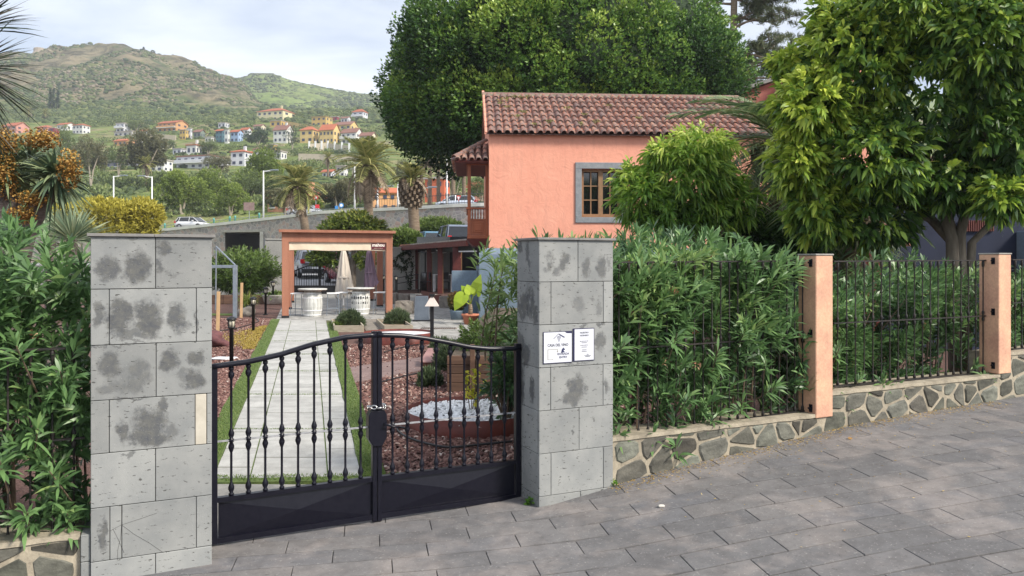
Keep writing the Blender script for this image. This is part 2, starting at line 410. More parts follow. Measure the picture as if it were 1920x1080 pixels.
FR = dict(loc=(float(A0[0]), float(A0[1]), 0), rz=TH)     # fence frame: local x along the fence, y into the garden
# ---- pillars
def pillar(name, label, s0, w, dep, joints, rows, siderows, bot, mt, side_vis, stones_extra=None):
    r = thing(name, label, 'gate pillar', **FR, group=None)
    e = .014; top = joints[0]
    obj('core', MB().box(s0+e, s0+w-e, e, dep-e, bot-.25, top-.002), mJoint, r)
    for i in range(len(joints)):
        zt = joints[i]; zb = joints[i+1] if i+1 < len(joints) else bot - .12
        cuts = [0] + rows[i] + [1]
        for a, b_ in zip(cuts[:-1], cuts[1:]):
            g = .0016; dy = rnd.uniform(-.0015, .0015)
            x0, x1 = s0+a*w+(g if a else 0), s0+b_*w-(g if b_ < 1 else 0)
            mm = mt
            if stones_extra and (i, a) in stones_extra: mm = stones_extra[(i, a)]
            obj('stone_block', MB().bbox(x0, x1, dy, .03, zb+g, zt-g, .0025), mm, r)
        for sx in (0, 1):
            cuts = [0] + siderows[i] + [1]
            for a, b_ in zip(cuts[:-1], cuts[1:]):
                y0, y1 = .0315+a*(dep-.0315)+(g if a else 0), .0315+b_*(dep-.0315)-(g if b_ < 1 else 0); d = rnd.uniform(-.0015, .0015)
                if sx == 0: obj('stone_block', MB().bbox(s0+d, s0+.03, y0, y1, zb+g, zt-g, .0025), mt, r)
                else: obj('stone_block', MB().bbox(s0+w-.03, s0+w-d, y0, y1, zb+g, zt-g, .0025), mt, r)
    obj('rear_facing', MB().box(s0+.031, s0+w-.031, dep-.012, dep, bot-.2, top-.003), mt, r)
    m_ = w*.5
    for a, b_ in ((0, .51), (.512, 1)):
        obj('cap_slab', MB().bbox(s0-.018+a*(w+.036), s0-.018+b_*(w+.036), -.018, dep+.018, top, top+.017, .002), mCap, r)
    return r
mCap = M('slate_cap', (.15,.145,.14), (.22,.21,.20), 12, .8)
def ell(px, py, rx, ry, k=1.0):
    s_, z = SZ(px, py); Y = xy(s_, 0)[1]
    return (s_, 0.0, z, rx/F*Y*1.12, 9.0, ry/F*Y, k)
def L1(x, y, a, b_, k=1): return ell(160+x/3.27, 420+y/3.27, a/3.27, b_/3.27, k)
def L2(x, y, a, b_, k=1): return ell(160+x/3.176, 740+y/3.176, a/3.176, b_/3.176, k)
stL = [L1(130,265,75,95,.95), L1(310,270,80,115), L1(480,150,42,48), L1(455,255,32,58,.9), L1(540,300,60,14,.4), L1(285,90,45,14,.6), L1(640,112,36,16,.35), L1(85,560,38,92,.9),
       L1(210,570,82,155), L1(385,575,90,145), L1(560,580,64,112,.95), L1(300,680,170,35,.8), L1(685,600,14,70,.8), L1(150,870,75,105,.95), L1(310,930,85,110,.7), L1(180,1000,110,50,.6),
       L1(515,840,56,88), L1(680,820,50,66), L1(670,955,66,66), L1(590,930,30,50,.6), L1(130,742,300,7,.7), L2(385,170,95,115), L2(380,255,140,68), L2(215,210,38,75), L2(455,70,25,50,.9), L2(500,230,45,70,.7),
       L2(260,20,110,10,.8), L2(265,362,40,14,.7), L2(110,830,26,115)]
mPL = pillar_mat('grey_tuff_stained', stL)
def R1(x, y, a, b_, k=1): return ell(950+x/4, 430+y/4, a/4, b_/4, k)
def R2(x, y, a, b_, k=1): return ell(950+x/4.154, 700+y/4.154, a/4.154, b_/4.154, k)
stR = [R1(320,255,44,100,.8), R1(435,235,50,105,.9), R1(380,310,60,50,.7), R1(600,290,45,90,.85), R1(710,285,42,100,.85), R1(765,260,14,60,.5), R1(540,560,52,90,.5), R1(690,590,30,70,.5), R1(425,572,42,12,.8),
       R1(640,540,25,12,.6), R1(700,820,50,100,.8), R1(700,705,60,20,.9), R1(590,722,45,14,.8), R1(520,1010,110,12,.6), R2(545,120,92,130,.95), R2(500,200,110,60,.9), R2(400,215,32,16,.9), R2(780,90,26,72,.8), R2(520,455,15,18,.9), R2(690,365,9,13,.8), R2(680,125,26,9,.8)]
def side(px, y, rt, rz, k=1):            # stains on the pillar's left flank: photo column and row
    s0 = 2.746; r = (px-960)/F; t = ((A0[0]+s0*U[0]) - r*(A0[1]+s0*U[1]))/(r*N[1]-N[0]); Y = xy(s0, t)[1]
    return (2.746, t, ZC-(y-HZ)/F*Y, .03, rt, rz, k)
stR2 = [side(975,462,.045,.045,1), side(990,477,.04,.09,.9), side(992,497,.03,.03,.8), side(979,575,.11,.10,1), side(993,568,.09,.12,1), side(1003,588,.05,.08,1), side(976,640,.08,.07,1), side(986,665,.08,.10,1), side(997,730,.05,.11,1), side(979,725,.03,.14,.9)]
stR2 = [(a, b_, c, .02, e, f, k) for (a, b_, c, d, e, f, k) in stR2]
# front stains must not wrap round the corner: limit their depth
stR = [(a, -.03, c, d, .05, f, k) for (a, b_, c, d, e, f, k) in stR]
stL = [(a, -.03, c, d, .06, f, k) for (a, b_, c, d, e, f, k) in stL]
mPL = pillar_mat('grey_tuff_left', stL); mPR = pillar_mat('grey_tuff_right', stR + stR2)
mPatch = M('cream_patch_mortar', (.50,.46,.385), (.40,.365,.30), 12, .9, bs=.4)
pillar('gate_pillar', 'wide grey stone gate pillar with a cream mortar patch, left of the gate', 0, .62, .36,
       [1.887, 1.596, 1.287, .983, .69, .392, .097], [[.52], [.145,.865], [.525], [.145,.855,.955], [.52], [.15,.245,.865], [.52]],
       [[], [.5], [], [.4], [], [.5], []], -.04, mPL, False, {(3, .855): mPatch})
pillar('gate_pillar', 'grey stone gate pillar carrying two white notices, right of the gate', 2.746, .60, .36,
       [1.900, 1.605, 1.306, 1.006, .707, .407, .11], [[.515], [.155,.865], [], [.15,.86], [.53], [.155,.865], [.55]],
       [[], [.5], [], [.62], [], [.72], []], .03, mPR, True)

# ---- gate leaves
def gate_leaf(name, label, s0, s1, pts, zb0, zb1, pt0, pt1, mid0, mid1, hinge_left):
    """bottom zb, top of lower panel pt, middle rail mid: heights at s0 and s1"""
    r = thing(name, label, 'gate', **FR)
    T = .30; li = lambda a, b_, s_: a + (b_-a)*(s_-s0)/(s1-s0)
    tz = lambda s_: float(np.interp(s_, [p[0] for p in pts], [p[1] for p in pts]))
    ss = np.linspace(s0, s1, 26)
    mb = MB()                                             # curved top rail, flat bar 45 x 32 mm
    v = []; f = []
    for s_ in ss:
        z = tz(s_)
        for (dy, dz) in ((-.026,-.03), (.026,-.03), (.026,-.006), (.016,0), (-.016,0), (-.026,-.006)): v.append((s_, T+dy, z+dz))
    k = 6
    for i in range(len(ss)-1):
        for j in range(k): f.append((i*k+j, (i+1)*k+j, (i+1)*k+(j+1)%k, i*k+(j+1)%k))
    f += [tuple(range(k)), tuple(range((len(ss)-1)*k, len(ss)*k))[::-1]]
    obj('top_rail', mb.add(v, f), mIron, r, True)
    hs, ms_ = (s0, s1) if hinge_left else (s1, s0)
    sg = 1 if hinge_left else -1
    obj('hinge_stile', MB().bbox(min(hs, hs+sg*.04), max(hs, hs+sg*.04), T-.022, T+.022, li(zb0, zb1, hs), tz(hs)+(.0 if hinge_left else .02), .003), mIron, r)
    obj('meeting_stile', MB().bbox(min(ms_, ms_-sg*.03), max(ms_, ms_-sg*.03), T-.024, T+.024, li(zb0, zb1, ms_)-.015, tz(ms_)+.01, .003), mIron, r)
    a, b_ = s0+.045, s1-.03
    if not hinge_left: a, b_ = s0+.03, s1-.045
    # lower panel: sheet with two pressed pyramids and frame
    za, zb, zc, zd = li(zb0, zb1, a)+.03, li(zb0, zb1, b_)+.03, li(pt0, pt1, b_)-.03, li(pt0, pt1, a)-.03
    mb = MB(); c = ((a+b_)/2, (za+zb+zc+zd)/4)
    mb.add([(a, T, za), (b_, T, zb), (b_, T, zc), (a, T, zd), (c[0], T-.018, c[1])], [(0,1,4), (1,2,4), (2,3,4), (3,0,4)])
    mb.add([(a, T+.004, za), (b_, T+.004, zb), (b_, T+.004, zc), (a, T+.004, zd)], [(3,2,1,0)])
    obj('kick_panel', mb, mIron, r)
    def bar(nm, z0, z1, h, dy, mm=mIron):
        x0, x1 = s0+.003, s1-.003
        v = [(x, T+y, li(z0, z1, x)+z) for x in (x0, x1) for (y, z) in ((-dy,-h/2), (dy,-h/2), (dy,h/2), (-dy,h/2))]
        obj(nm, MB().add(v, [(0,1,2,3), (7,6,5,4), (0,4,5,1), (1,5,6,2), (2,6,7,3), (3,7,4,0)]), mm, r)
    bar('bottom_rail', zb0+.018, zb1+.018, .034, .018); bar('panel_rail', pt0-.014, pt1-.014, .03, .02)
    bar('middle_rail', mid0, mid1, .009, .009, mGrey)
    nb = 9
    for i in range(nb):
        x = a + (b_-a)*(i+.75)/(nb+.5) if hinge_left else a + (b_-a)*(i+.75)/(nb+.5)
        z0, z1 = li(pt0, pt1, x), tz(x)-.03; zm = li(mid0, mid1, x)
        pr = [(.0075, z0), (.016, z0+.004), (.016, z0+.014), (.010, z0+.02), (.0185, z0+.04), (.0185, z0+.055), (.010, z0+.078), (.0075, z0+.085),
              (.0075, zm-.075), (.0105, zm-.068), (.018, zm-.045), (.018, zm-.035), (.010, zm-.012), (.017, zm-.009), (.017, zm+.009), (.010, zm+.012), (.018, zm+.035), (.018, zm+.045), (.0105, zm+.068), (.0075, zm+.075),
              (.0075, z1-.085), (.010, z1-.078), (.0185, z1-.06), (.0185, z1-.045), (.010, z1-.028), (.016, z1-.02), (.016, z1-.006), (.0075, z1)]
        obj('baluster', MB().lathe(pr, (x, T, 0), 8), mIron, r, True)
    return r
mGrey = M('worn_grey_bar', (.20,.20,.21), (.33,.33,.34), 30, .4)
rp = [SZ(px, py, .3) for px, py in [(394.6,683), (463,674), (526,660), (584,641.7), (646.7,628), (701,623.5), (755,625), (797,630), (838,637.5), (880,646.5), (917.5,650), (972,649)]]
sm = S(706, .3)
def zat(px, py): return SZ(px, py, .3)[1]
ckm = flat('crack_shadow', (.05,.05,.05), .9); pl0 = [o for o in bpy.data.objects if o.name == 'gate_pillar'][0]
for pts in ([(228,984),(262,973),(294,962)], [(228,984),(252,1002),(280,1018),(306,1036)], [(228,984),(226,1010),(221,1030),(220,1050)], [(228,984),(212,992),(206,996)], [(212,992),(222,1012),(232,1035)], [(228,984),(229,960),(229,948)]):
    q = [SZ(*p) for p in pts]; w_ = .0011; lo_ = [(s_, z-w_) for s_, z in q]; up_ = [(s_+w_, z+w_) for s_, z in q][::-1]
    obj('crack', MB().tube([(s_, -.0012, z) for s_, z in q], .0008, 4), ckm, pl0)
gl = gate_leaf('gate_leaf', 'left leaf of the black iron gate, beside the patched pillar', rp[0][0], sm-.002, rp, zat(397,1020), zat(706,972), zat(397,934), zat(706,893), zat(397,829), zat(706,799), True)
gr_ = gate_leaf('gate_leaf', 'right leaf of the black iron gate, beside the pillar with notices', sm+.002, rp[-1][0]+.012, rp, zat(706,972), zat(972,934), zat(706,893), zat(972,861), zat(706,799), zat(972,773), False)
# lock box with chamfered ends, on the meeting stile
zl = zat(706, 802)
poly = [(sm-.062, zl-.065), (sm-.062, zl+.09), (sm-.045, zl+.12), (sm+.045, zl+.12), (sm+.062, zl+.09), (sm+.062, zl-.065), (sm+.03, zl-.12), (sm-.03, zl-.12)]
lk = obj('lock_box', MB().wall(poly, .262, .338, .006), mIron, gr_)
obj('handle', MB().tube([(sm+.045,.262,zl+.03), (sm+.045,.235,zl+.03), (sm+.10,.228,zl+.012), (sm+.13,.228,zl+.005)], .007, 8), mIron, lk, True)
# chain: torus links round the stiles
ch = thing('chain', 'bright steel chain wound round the meeting bars of the gate', 'chain', **FR)
for i in range(9):
    mb = MB(); a = i/9*2*math.pi; cx, cy, cz = sm + .058*math.cos(a), .30 + .05*math.sin(a), zl+.142+.006*math.sin(a*2)
    ring = [Vector((.020*math.cos(q), 0, .012*math.sin(q))) for q in np.linspace(0, 2*math.pi, 11)]
    rot = Matrix.Rotation(a + math.pi/2, 3, 'Z') @ Matrix.Rotation((i % 2)*1.2, 3, 'X')
    mb.tube([rot @ q + Vector((cx, cy, cz)) for q in ring], .0046, 6, False); obj('link', mb, mSteel, ch, True)
# sill of the gate: concrete strip on the ground behind it
# ---- notices
mNavy = flat('navy_backing', (.02,.02,.06), .4); mPaper = M('white_notice', (.60,.61,.66), (.57,.58,.63), 5, .4, bs=0)
mInk = flat('dark_ink', (.03,.035,.09), .5); mInkG = flat('grey_ink', (.05,.055,.08), .5)
mInkO = flat('olive_ink', (.25,.24,.18), .5)
def text(s_, size, x, z, mt, parent, y=-.0082, align='CENTER', sx=1.0):
    cu = bpy.data.curves.new('lettering', 'FONT'); cu.body = s_; cu.size = size; cu.align_x = align; cu.extrude = .0002; cu.offset = size*.022; cu.materials.append(mt)
    t_ = bpy.data.objects.new('tmp', cu); me = bpy.data.meshes.new_from_object(t_); bpy.data.objects.remove(t_)
    o = link('lettering', me, mt, parent, (x, y, z), (R(90), 0, 0)); o.scale = (sx, 1, 1); o['kind'] = 'stuff'
    return o
s0, z0 = SZ(1019, 681); s1, z1 = SZ(1071, 621.5)
nt1 = thing('entrance_notice', 'white notice with roof and grapes emblem, left of the two on the pillar', 'notice', **FR)
obj('backing', MB().box(s0-.005, s1+.004, -.005, -.0019, z0-.006, z1+.004), mNavy, nt1)
w = s1-s0; h = z1-z0
obj('sheet', MB().wall([(s0, z0), (s1, z0), (s1, z1-.012), (s1-.04, z1-.010), (s1-.055, z1), (s0, z1)], -.0075, -.0045), mPaper, nt1)
cx = s0 + w*.50
text('CASA DEL VINO', .0265, cx, z0+h*.535, mInkG, nt1, sx=.86)
text('ENTRADA', .0205, s0+w*.69, z0+h*.245, mInk, nt1); text('ENTRY', .0205, s0+w*.69, z0+h*.135, mInk, nt1)
mb = MB(); ax, az = s0+w*.545, z0+h*.955
mb.wall([(ax-.042, az-.036), (ax-.004, az-.004), (ax-.004, az), (ax-.047, az-.036)], -.0082, -.0074)
mb.wall([(ax-.003, az), (ax+.048, az-.028), (ax+.036, az-.031), (ax-.001, az-.010)], -.0082, -.0074)
for r_, c_ in ((0, 3), (1, 4), (2, 3), (3, 2), (4, 1)):
    for q in range(c_):
        gx, gz = ax-.002 + (q-(c_-1)/2)*.0085, az-.021-r_*.0085
        mb.wall([(gx+.0034*math.cos(t), gz+.0034*math.sin(t)) for t in np.linspace(0, 2*math.pi, 7)[:-1]], -.0082, -.0074)
bx_, bz = s0+w*.69, z0+h*.42                                   # small crescent emblem
mb.wall([(bx_-.017, bz-.022), (bx_-.012, bz), (bx_+.0, bz+.014), (bx_+.017, bz+.0), (bx_+.002, bz-.006), (bx_+.014, bz-.020)], -.0082, -.0074)
obj('emblem', mb, mInk, nt1)['kind'] = 'stuff'
mb = MB(); 
for (a, b_, c, d) in ((.13,.15,.10,.44), (.13,.48,.43,.445), (.475,.49,.36,.44), (.13,.32,.10,.112), (.31,.325,.10,.14)): mb.box(s0+w*a, s0+w*b_, -.0082, -.0074, z0+h*c, z0+h*d)
mb.wall([(s0+w*.45, z0+h*.38), (s0+w*.515, z0+h*.38), (s0+w*.4825, z0+h*.335)], -.0082, -.0074)
obj('arrow', mb, mInkO, nt1)
s2, z2 = SZ(1076.5, 676); s3, z3 = SZ(1112.3, 616)
nt2 = thing('hours_notice', 'narrow white notice with lines of small print, right of the two on the pillar', 'notice', **FR)
obj('backing', MB().box(s2-.012, s3+.006, -.005, -.0019, z2-.006, z3+.006), mNavy, nt2)
obj('sheet', MB().box(s2, s3, -.0075, -.0045, z2, z3), mPaper, nt2)
w = s3-s2; h = z3-z2; cx = (s2+s3)/2
text('NUESTRO', .016, cx, z2+h*.86, mInkG, nt2); text('HORARIO', .016, cx, z2+h*.77, mInkG, nt2)
mb = MB()
for zz, ww in ((.60,.46), (.55,.28), (.47,.40), (.41,.28), (.32,.24), (.27,.26), (.13,.34), (.10,.24), (.17,.10)):
    xc = .5 if zz > .2 else .68
    for q in range(5): mb.box(s2+w*(xc-ww/2+ww*q/5), s2+w*(xc-ww/2+ww*(q+.75)/5), -.0082, -.0074, z2+h*zz, z2+h*(zz+.02))
obj('small_print', mb, mInkG, nt2)

# ---- fieldstone plinth walls with irregular stones
def cellstones(L, z0f, z1f, dx, dz, gap, seed, s_off=0.0, round_=True):
    rr = random.Random(seed); pts = []
    nx = max(1, int(L/dx))
    for i in range(-1, nx+1):
        for j in range(-1, 4):
            pts.append(((i+.5+rr.uniform(-.38, .38))*L/nx, (j+.5+rr.uniform(-.36, .36))*dz + z0f(s_off+(i+.5)*L/nx)))
    out = []
    for a in pts:
        if a[0] < 0 or a[0] > L: continue
        poly = [(0, z0f(s_off)-.03), (L, z0f(s_off+L)-.03), (L, z1f(s_off+L)), (0, z1f(s_off))]
        if L > .5:
            poly = [(x, z0f(s_off+x)-.03) for x in np.linspace(0, L, 5)] + [(x, z1f(s_off+x)) for x in np.linspace(L, 0, 5)]
        poly = [(float(p[0]), float(p[1])) for p in poly]
        for b_ in pts:
            if b_ is a: continue
            nx_, ny_ = b_[0]-a[0], b_[1]-a[1]; d = math.hypot(nx_, ny_)
            if d > dx*3.2: continue
            nx_ /= d; ny_ /= d; c = nx_*(a[0]+b_[0])/2 + ny_*(a[1]+b_[1])/2 - gap
            poly = clip(poly, nx_, ny_, c)
            if len(poly) < 3: break
        if len(poly) < 3 or area(poly) < .0012: continue
        if round_:
            q = []
            for i in range(len(poly)):
                p0, p1 = poly[i], poly[(i+1) % len(poly)]
                q += [(p0[0]*.8+p1[0]*.2, p0[1]*.8+p1[1]*.2), (p0[0]*.2+p1[0]*.8, p0[1]*.2+p1[1]*.8)]
            poly = q
            if len(poly) > 20: poly = poly[::2]
        out.append(poly)
    return out
def plinth(label, sa, sb, za, zb, t0, t1, seed, dx=.25, dz=.175):
    """top heights za, zb at sa and sb"""
    r = thing('plinth_wall', label, 'low wall', loc=FR['loc'], rz=TH)
    top = lambda s_: za + (zb-za)*(s_-sa)/(sb-sa)
    n_ = 12; mb = MB(); v = []
    for i in range(n_+1):
        s_ = sa + (sb-sa)*i/n_
        v += [(s_, t0, zs(s_)-.15), (s_, t0, top(s_)), (s_, t1, top(s_)-.01), (s_, t1, zs(s_)-.15)]
    f = []
    for i in range(n_):
        for j in range(4): f.append((i*4+j, (i+1)*4+j, (i+1)*4+(j+1)%4, i*4+(j+1)%4)[::-1])
    f += [(0,1,2,3)[::-1], tuple(n_*4+j for j in range(4))]
    obj('mortar_bed', mb.add(v, f), mMortar, r)
    for p in cellstones(sb-sa, zs, lambda s_: top(s_)-.028, dx, dz, .0080, seed, sa):
        q = [(sa+x, z) for x, z in p]
        obj('stone', MB().wall(q, t0-rnd.uniform(.004, .015), t0+.01, .016), mWallStone, r)
    # irregular mortar coping
    v = []; f = []; n_ = 30
    for i in range(n_+1):
        s_ = sa + (sb-sa)*i/n_; k = .006*mnoise.noise(Vector((s_*9, seed, 0)))
        v += [(s_, t0-.012+k, top(s_)-.022+k), (s_, t0-.010+k, top(s_)+.006), (s_, t1, top(s_)+.003), (s_, t1, top(s_)-.02)]
    for i in range(n_):
        for j in range(4): f.append((i*4+j, (i+1)*4+j, (i+1)*4+(j+1)%4, i*4+(j+1)%4)[::-1])
    f += [(0,1,2,3)[::-1], tuple(n_*4+j for j in range(4))]
    obj('coping', MB().add(v, f), mMortar, r)
    return r
T0 = .03
zt = lambda px, py: SZ(px, py, T0)[1]
sA = 3.35; sP1 = S(1541, T0); sP2 = S(1874, T0)
plinth('stone plinth wall under the first fence panel, next to the pillar with notices', sA, sP1, zt(1155,821), zt(1541,776), T0, .34, 3)
plinth('stone plinth wall under the second fence panel, between the two salmon posts', sP1+.002, sP2, zt(1541,738), zt(1874,703), T0, .34, 5)
plinth('stone plinth wall running out at the right edge beyond the second salmon post', sP2+.002, 12.0, zt(1874,664), zt(1874,664)+.06, T0, .34, 8)
plinth('low stone plinth wall left of the patched pillar', -3.0, -.055, .24, .245, .06, .34, 12, .24, .17)
r = thing('wall_end_block', 'small grey stone pier between the low wall and the patched pillar', 'stone pier', **FR)
for k in range(3): obj('stone_block', MB().bbox(-.05, -.003, .02, .34, -.2+k*.15, -.2+k*.15+.147, .003), mPL, r)

# ---- salmon posts
def fpost(label, s0, s1, zb, ztop):
    r = thing('fence_post', label, 'fence post', **FR, group='salmon posts of the fence')
    mb = MB().bbox(s0, s1, .012, .012+.20, zb, ztop, .006); obj('shaft', mb, mPost, r)
    obj('cap', MB().bbox(s0-.006, s1+.006, .006, .218, ztop, ztop+.014, .003), mConc, r)
    for z in (ztop-.06, zb+(ztop-zb)*.52, zb+.08):
        b_ = obj('bracket', MB().bbox(s0-.006, s0+.002, .05, .085, z-.035, z+.03, .001), mIron, r)
        obj('bracket_bolt', MB().tube([(s0-.03, .068, z), (s0, .068, z)], .008, 6), mIron, b_)
    return r
fpost('first salmon fence post, between the tall hedge and the second fence panel', S(1530,.012), S(1562,.012), SZ(1530,778,.012)[1]-.03, SZ(1545,479,.012)[1])
fpost('second salmon fence post, near the right edge of the photograph', S(1873,.012), S(1896,.012), SZ(1873,690,.012)[1]-.06, SZ(1880,477,.012)[1])

# ---- iron fence panels
def fence(label, s0, s1, zt0, zt1, zm0, zm1, zb0, zb1, T, sp):
    r = thing('iron_fence', label, 'fence', **FR, group='iron fence panels')
    li = lambda a, b_, s_: a + (b_-a)*(s_-s0)/(s1-s0)
    for nm, a, b_, h in (('top_rail', zt0, zt1, .012), ('middle_rail', zm0, zm1, .010), ('bottom_rail', zb0, zb1, .014)):
        v = [(x, T+y, li(a, b_, x)+z) for x in (s0, s1) for (y, z) in ((-.014,-h/2), (.014,-h/2), (.014,h/2), (-.014,h/2))]
        obj(nm, MB().add(v, [(0,1,2,3), (7,6,5,4), (0,4,5,1), (1,5,6,2), (2,6,7,3), (3,7,4,0)]), mRustIron, r)
    n_ = int((s1-s0)/sp)
    for i in range(n_):
        x = s0 + (s1-s0)*(i+.5)/n_; a, m_, b_ = li(zb0, zb1, x), li(zm0, zm1, x), li(zt0, zt1, x); k = .0058
        pr = [(k, a), (.013, a+.012), (.013, a+.03), (k, a+.05), (k, m_-.055), (.013, m_-.04), (.013, m_-.025), (k+.002, m_-.01), (k+.002, m_+.01), (.013, m_+.025), (.013, m_+.04), (k, m_+.055), (k, b_-.07), (.012, b_-.055), (.013, b_-.03), (.011, b_-.012), (k, b_)]
        obj('bar', MB().lathe(pr, (x, T, 0), 6), mRustIron, r, True)
    return r
TF = .15
z_ = lambda px, py: SZ(px, py, TF)[1]
fence('first iron fence panel, over which the tall hedge leans, right of the gate', 3.36, S(1512,TF), z_(1152,492), z_(1512,489), z_(1152,655), z_(1512,631), z_(1200,808)-.03, z_(1505,770), TF, .086)
fence('second iron fence panel, between the two salmon posts', S(1562,TF)+.0, S(1850,TF), z_(1565,490), z_(1850,488), z_(1565,606), z_(1850,592), z_(1565,724), z_(1850,698), TF, .105)
fence('third iron fence panel, beyond the second salmon post at the right edge', S(1897,TF), 11.5, z_(1897,487), z_(1897,487)+.01, z_(1900,568), z_(1900,568)+.02, z_(1900,655), z_(1900,655)+.05, TF, .105)
def zl_(px, py): return SZ(px, py, .2)[1]
fence('iron fence panel left of the patched pillar, half swallowed by the hedge', -2.9, -.045, zl_(80,652), zl_(150,652), zl_(110,822), zl_(150,821), zl_(60,1006), zl_(150,1000), .2, .105)
# clamp and hinge-like latch on the left fence
# ---- litter on the pavement
peb = obj('pebble', MB().blob((0,0,0), (.022,.015,.012), 2, .18, 3), M('pale_pebble', (.55,.52,.47), (.42,.40,.36), 9, .8)); x, y = xy(3.62,-.28)
Yp = 5.02; peb.location = (W3(1240, 936, 5.15)[0], 5.15, zstreet(W3(1240,936,5.15)[0], 5.15)+.009); tag(peb, 'small pale pebble lying on the pavement below the notices', 'pebble')
mDry = leafmat('dry_leaf', [(0, (.30,.17,.06)), (.5, (.40,.28,.09)), (1, (.50,.38,.16))])
pt = np.array([[W3(1590,802,6.25)[0], 6.25, 0]]); pt[0,2] = zstreet(pt[0,0], pt[0,1])+.008
lf = link('fallen_leaf', leafmesh('fallen_leaf', pt, [[.8,.5,.05]], .06, .03, .1, 2), mDry); tag(lf, 'curled yellow leaf lying at the foot of the plinth wall', 'fallen leaf')
P = []; 
for i in range(2000):
    s_ = rnd.uniform(3.3, 7.6); t_ = T0 - abs(rnd.gauss(0, .10 if i % 9 else .9)); x, y = xy(s_, t_); P.append((x, y, zs(s_)+.003))
P = np.array(P); lt = link('leaf_litter', leafmesh('leaf_litter', P, np.c_[nr.normal(size=(len(P), 2)), np.abs(nr.normal(size=len(P)))*.12], .022, .006, .1, 1), mDry); lt['kind'] = 'stuff'
mWeed = leafmat('weed_leaf', [(0, (.06,.16,.02)), (1, (.18,.35,.04))])
for (s_, t_, nm) in ((2.735, .10, 'bright green weed at the foot of the pillar flank beside the gate'), (3.365, .02, 'green weed in the gap between the pillar with notices and the plinth wall')):
    x, y = xy(s_-.01, t_); P = np.tile([[x, y, zs(s_)+.0]], (60, 1)) + nr.normal(size=(60, 3))*[.012,.012,0]; D = sphere(60); D[:, 2] = abs(D[:, 2])+.5
    o = link('weed', leafmesh('weed', P + D*[.02,.02,.04]*nr.rand(60,1), D, .03, .02, .4, 1), mWeed); tag(o, nm, 'weed')
# ================================================================ GARDEN
mMulch = M('bark_bed', (.085,.043,.036), (.18,.10,.08), 40, .95, bs=.9, bd=.02, fine=90)
mTurf = M('artificial_turf', (.085,.13,.035), (.14,.19,.055), 30, .95, bs=.7, bd=.01, fine=160)
mSlab = M('pale_path_slab', (.46,.455,.43), (.36,.355,.335), 7, .85, bs=.2, fine=70, rand=.09)
mSlab2 = M('terrace_slab', (.42,.41,.385), (.24,.235,.22), 5, .85, bs=.2, fine=60, rand=.08)
mCorten = M('red_rust_steel', (.17,.035,.022), (.10,.022,.016), 6, .55, bs=.2, fine=40)
mWhiteStone = M('white_marble_pebble', (.75,.75,.76), (.6,.6,.62), 30, .5)
mTimber = M('bed_timber', (.40,.35,.27), (.28,.24,.18), 6, .85, bs=.4, sc3=(1,1,6))
mPergola = M('pergola_wood', (.38,.165,.10), (.30,.12,.072), 5, .65, bs=.35, sc3=(1,1,.15), fine=60)
mDarkPl = M('brown_sleeper', (.07,.037,.024), (.12,.068,.044), 5, .8, bs=.5, sc3=(.2,1,4), rand=.3)
mBlack = flat('black_metal', (.012,.012,.014), .45)
mStake = M('pale_stake_wood', (.50,.33,.18), (.42,.27,.14), 6, .8)
mGalv = M('galvanised_steel', (.26,.30,.34), (.20,.23,.27), 10, .45, metal=.3)
mLampGlass = flat('lamp_glass', (.50,.46,.36), .2, spec=.6)
mTerra = M('terracotta', (.50,.19,.11), (.42,.15,.09), 6, .8)
mPinkWood = M('faded_red_board', (.38,.22,.20), (.30,.16,.15), 6, .7)
mWhiteW = M('whitewashed_wood', (.60,.60,.57), (.44,.44,.41), 9, .7, bs=.4, sc3=(3,3,.4))
mCanvas = M('cream_canvas', (.66,.56,.43), (.60,.50,.38), 5, .9, bs=.2)
mMaroon = flat('maroon_print', (.10,.008,.02), .6); mLetterW = flat('white_print', (.75,.70,.62), .6)
mRock = M('garden_rock', (.28,.25,.21), (.17,.15,.13), 9, .9, bs=.7, bd=.02)
mRedRock = M('red_lava_rock', (.15,.06,.06), (.09,.04,.045), 9, .95, bs=.8, bd=.03)
mHose = flat('black_hose', (.02,.02,.022), .5)
mBlueW = M('grey_blue_wall_paint', (.185,.245,.31), (.15,.205,.265), 3, .85, bs=.35, bd=.01, fine=30)

# ---- the garden floor: mulch sheet, turf, slabs
mb = MB(); X = list(np.linspace(-22, 14, 73)); Ys = list(np.linspace(0, 34, 69))
def tgarden(x, y): return st(x, y)[1]
for y in Ys:
    for x in X:
        # map rows between the fence line (t=.33) and Y=38
        s_line = (x - A0[0] - .34*N[0]); yl = A0[1] + .34*N[1] + s_line*math.tan(TH); yy = yl + (38-yl)*(y/34)**1.6
        k = min(1, y/1.5)
        b_ = .012*mnoise.noise(Vector((x*1.3, yy*1.3, 0)))
        mb.v.append((x, yy, zg(yy) - .012 + b_*k))
nx_ = len(X)
for j in range(len(Ys)-1):
    for i in range(nx_-1): a = j*nx_+i; mb.f.append((a, a+1, a+1+nx_, a+nx_))
struct('garden_ground', mb, mMulch, True)
PX = lambda Y, off=0: -1.88 - .2615*(Y-6.5) + off            # centre line of the path
HW = .60
def sheet(poly, th=.03, dz=0.0): return MB().prism(poly, lambda x, y: zg(y)+dz-th, lambda x, y: zg(y)+dz)
Y0p = 6.2
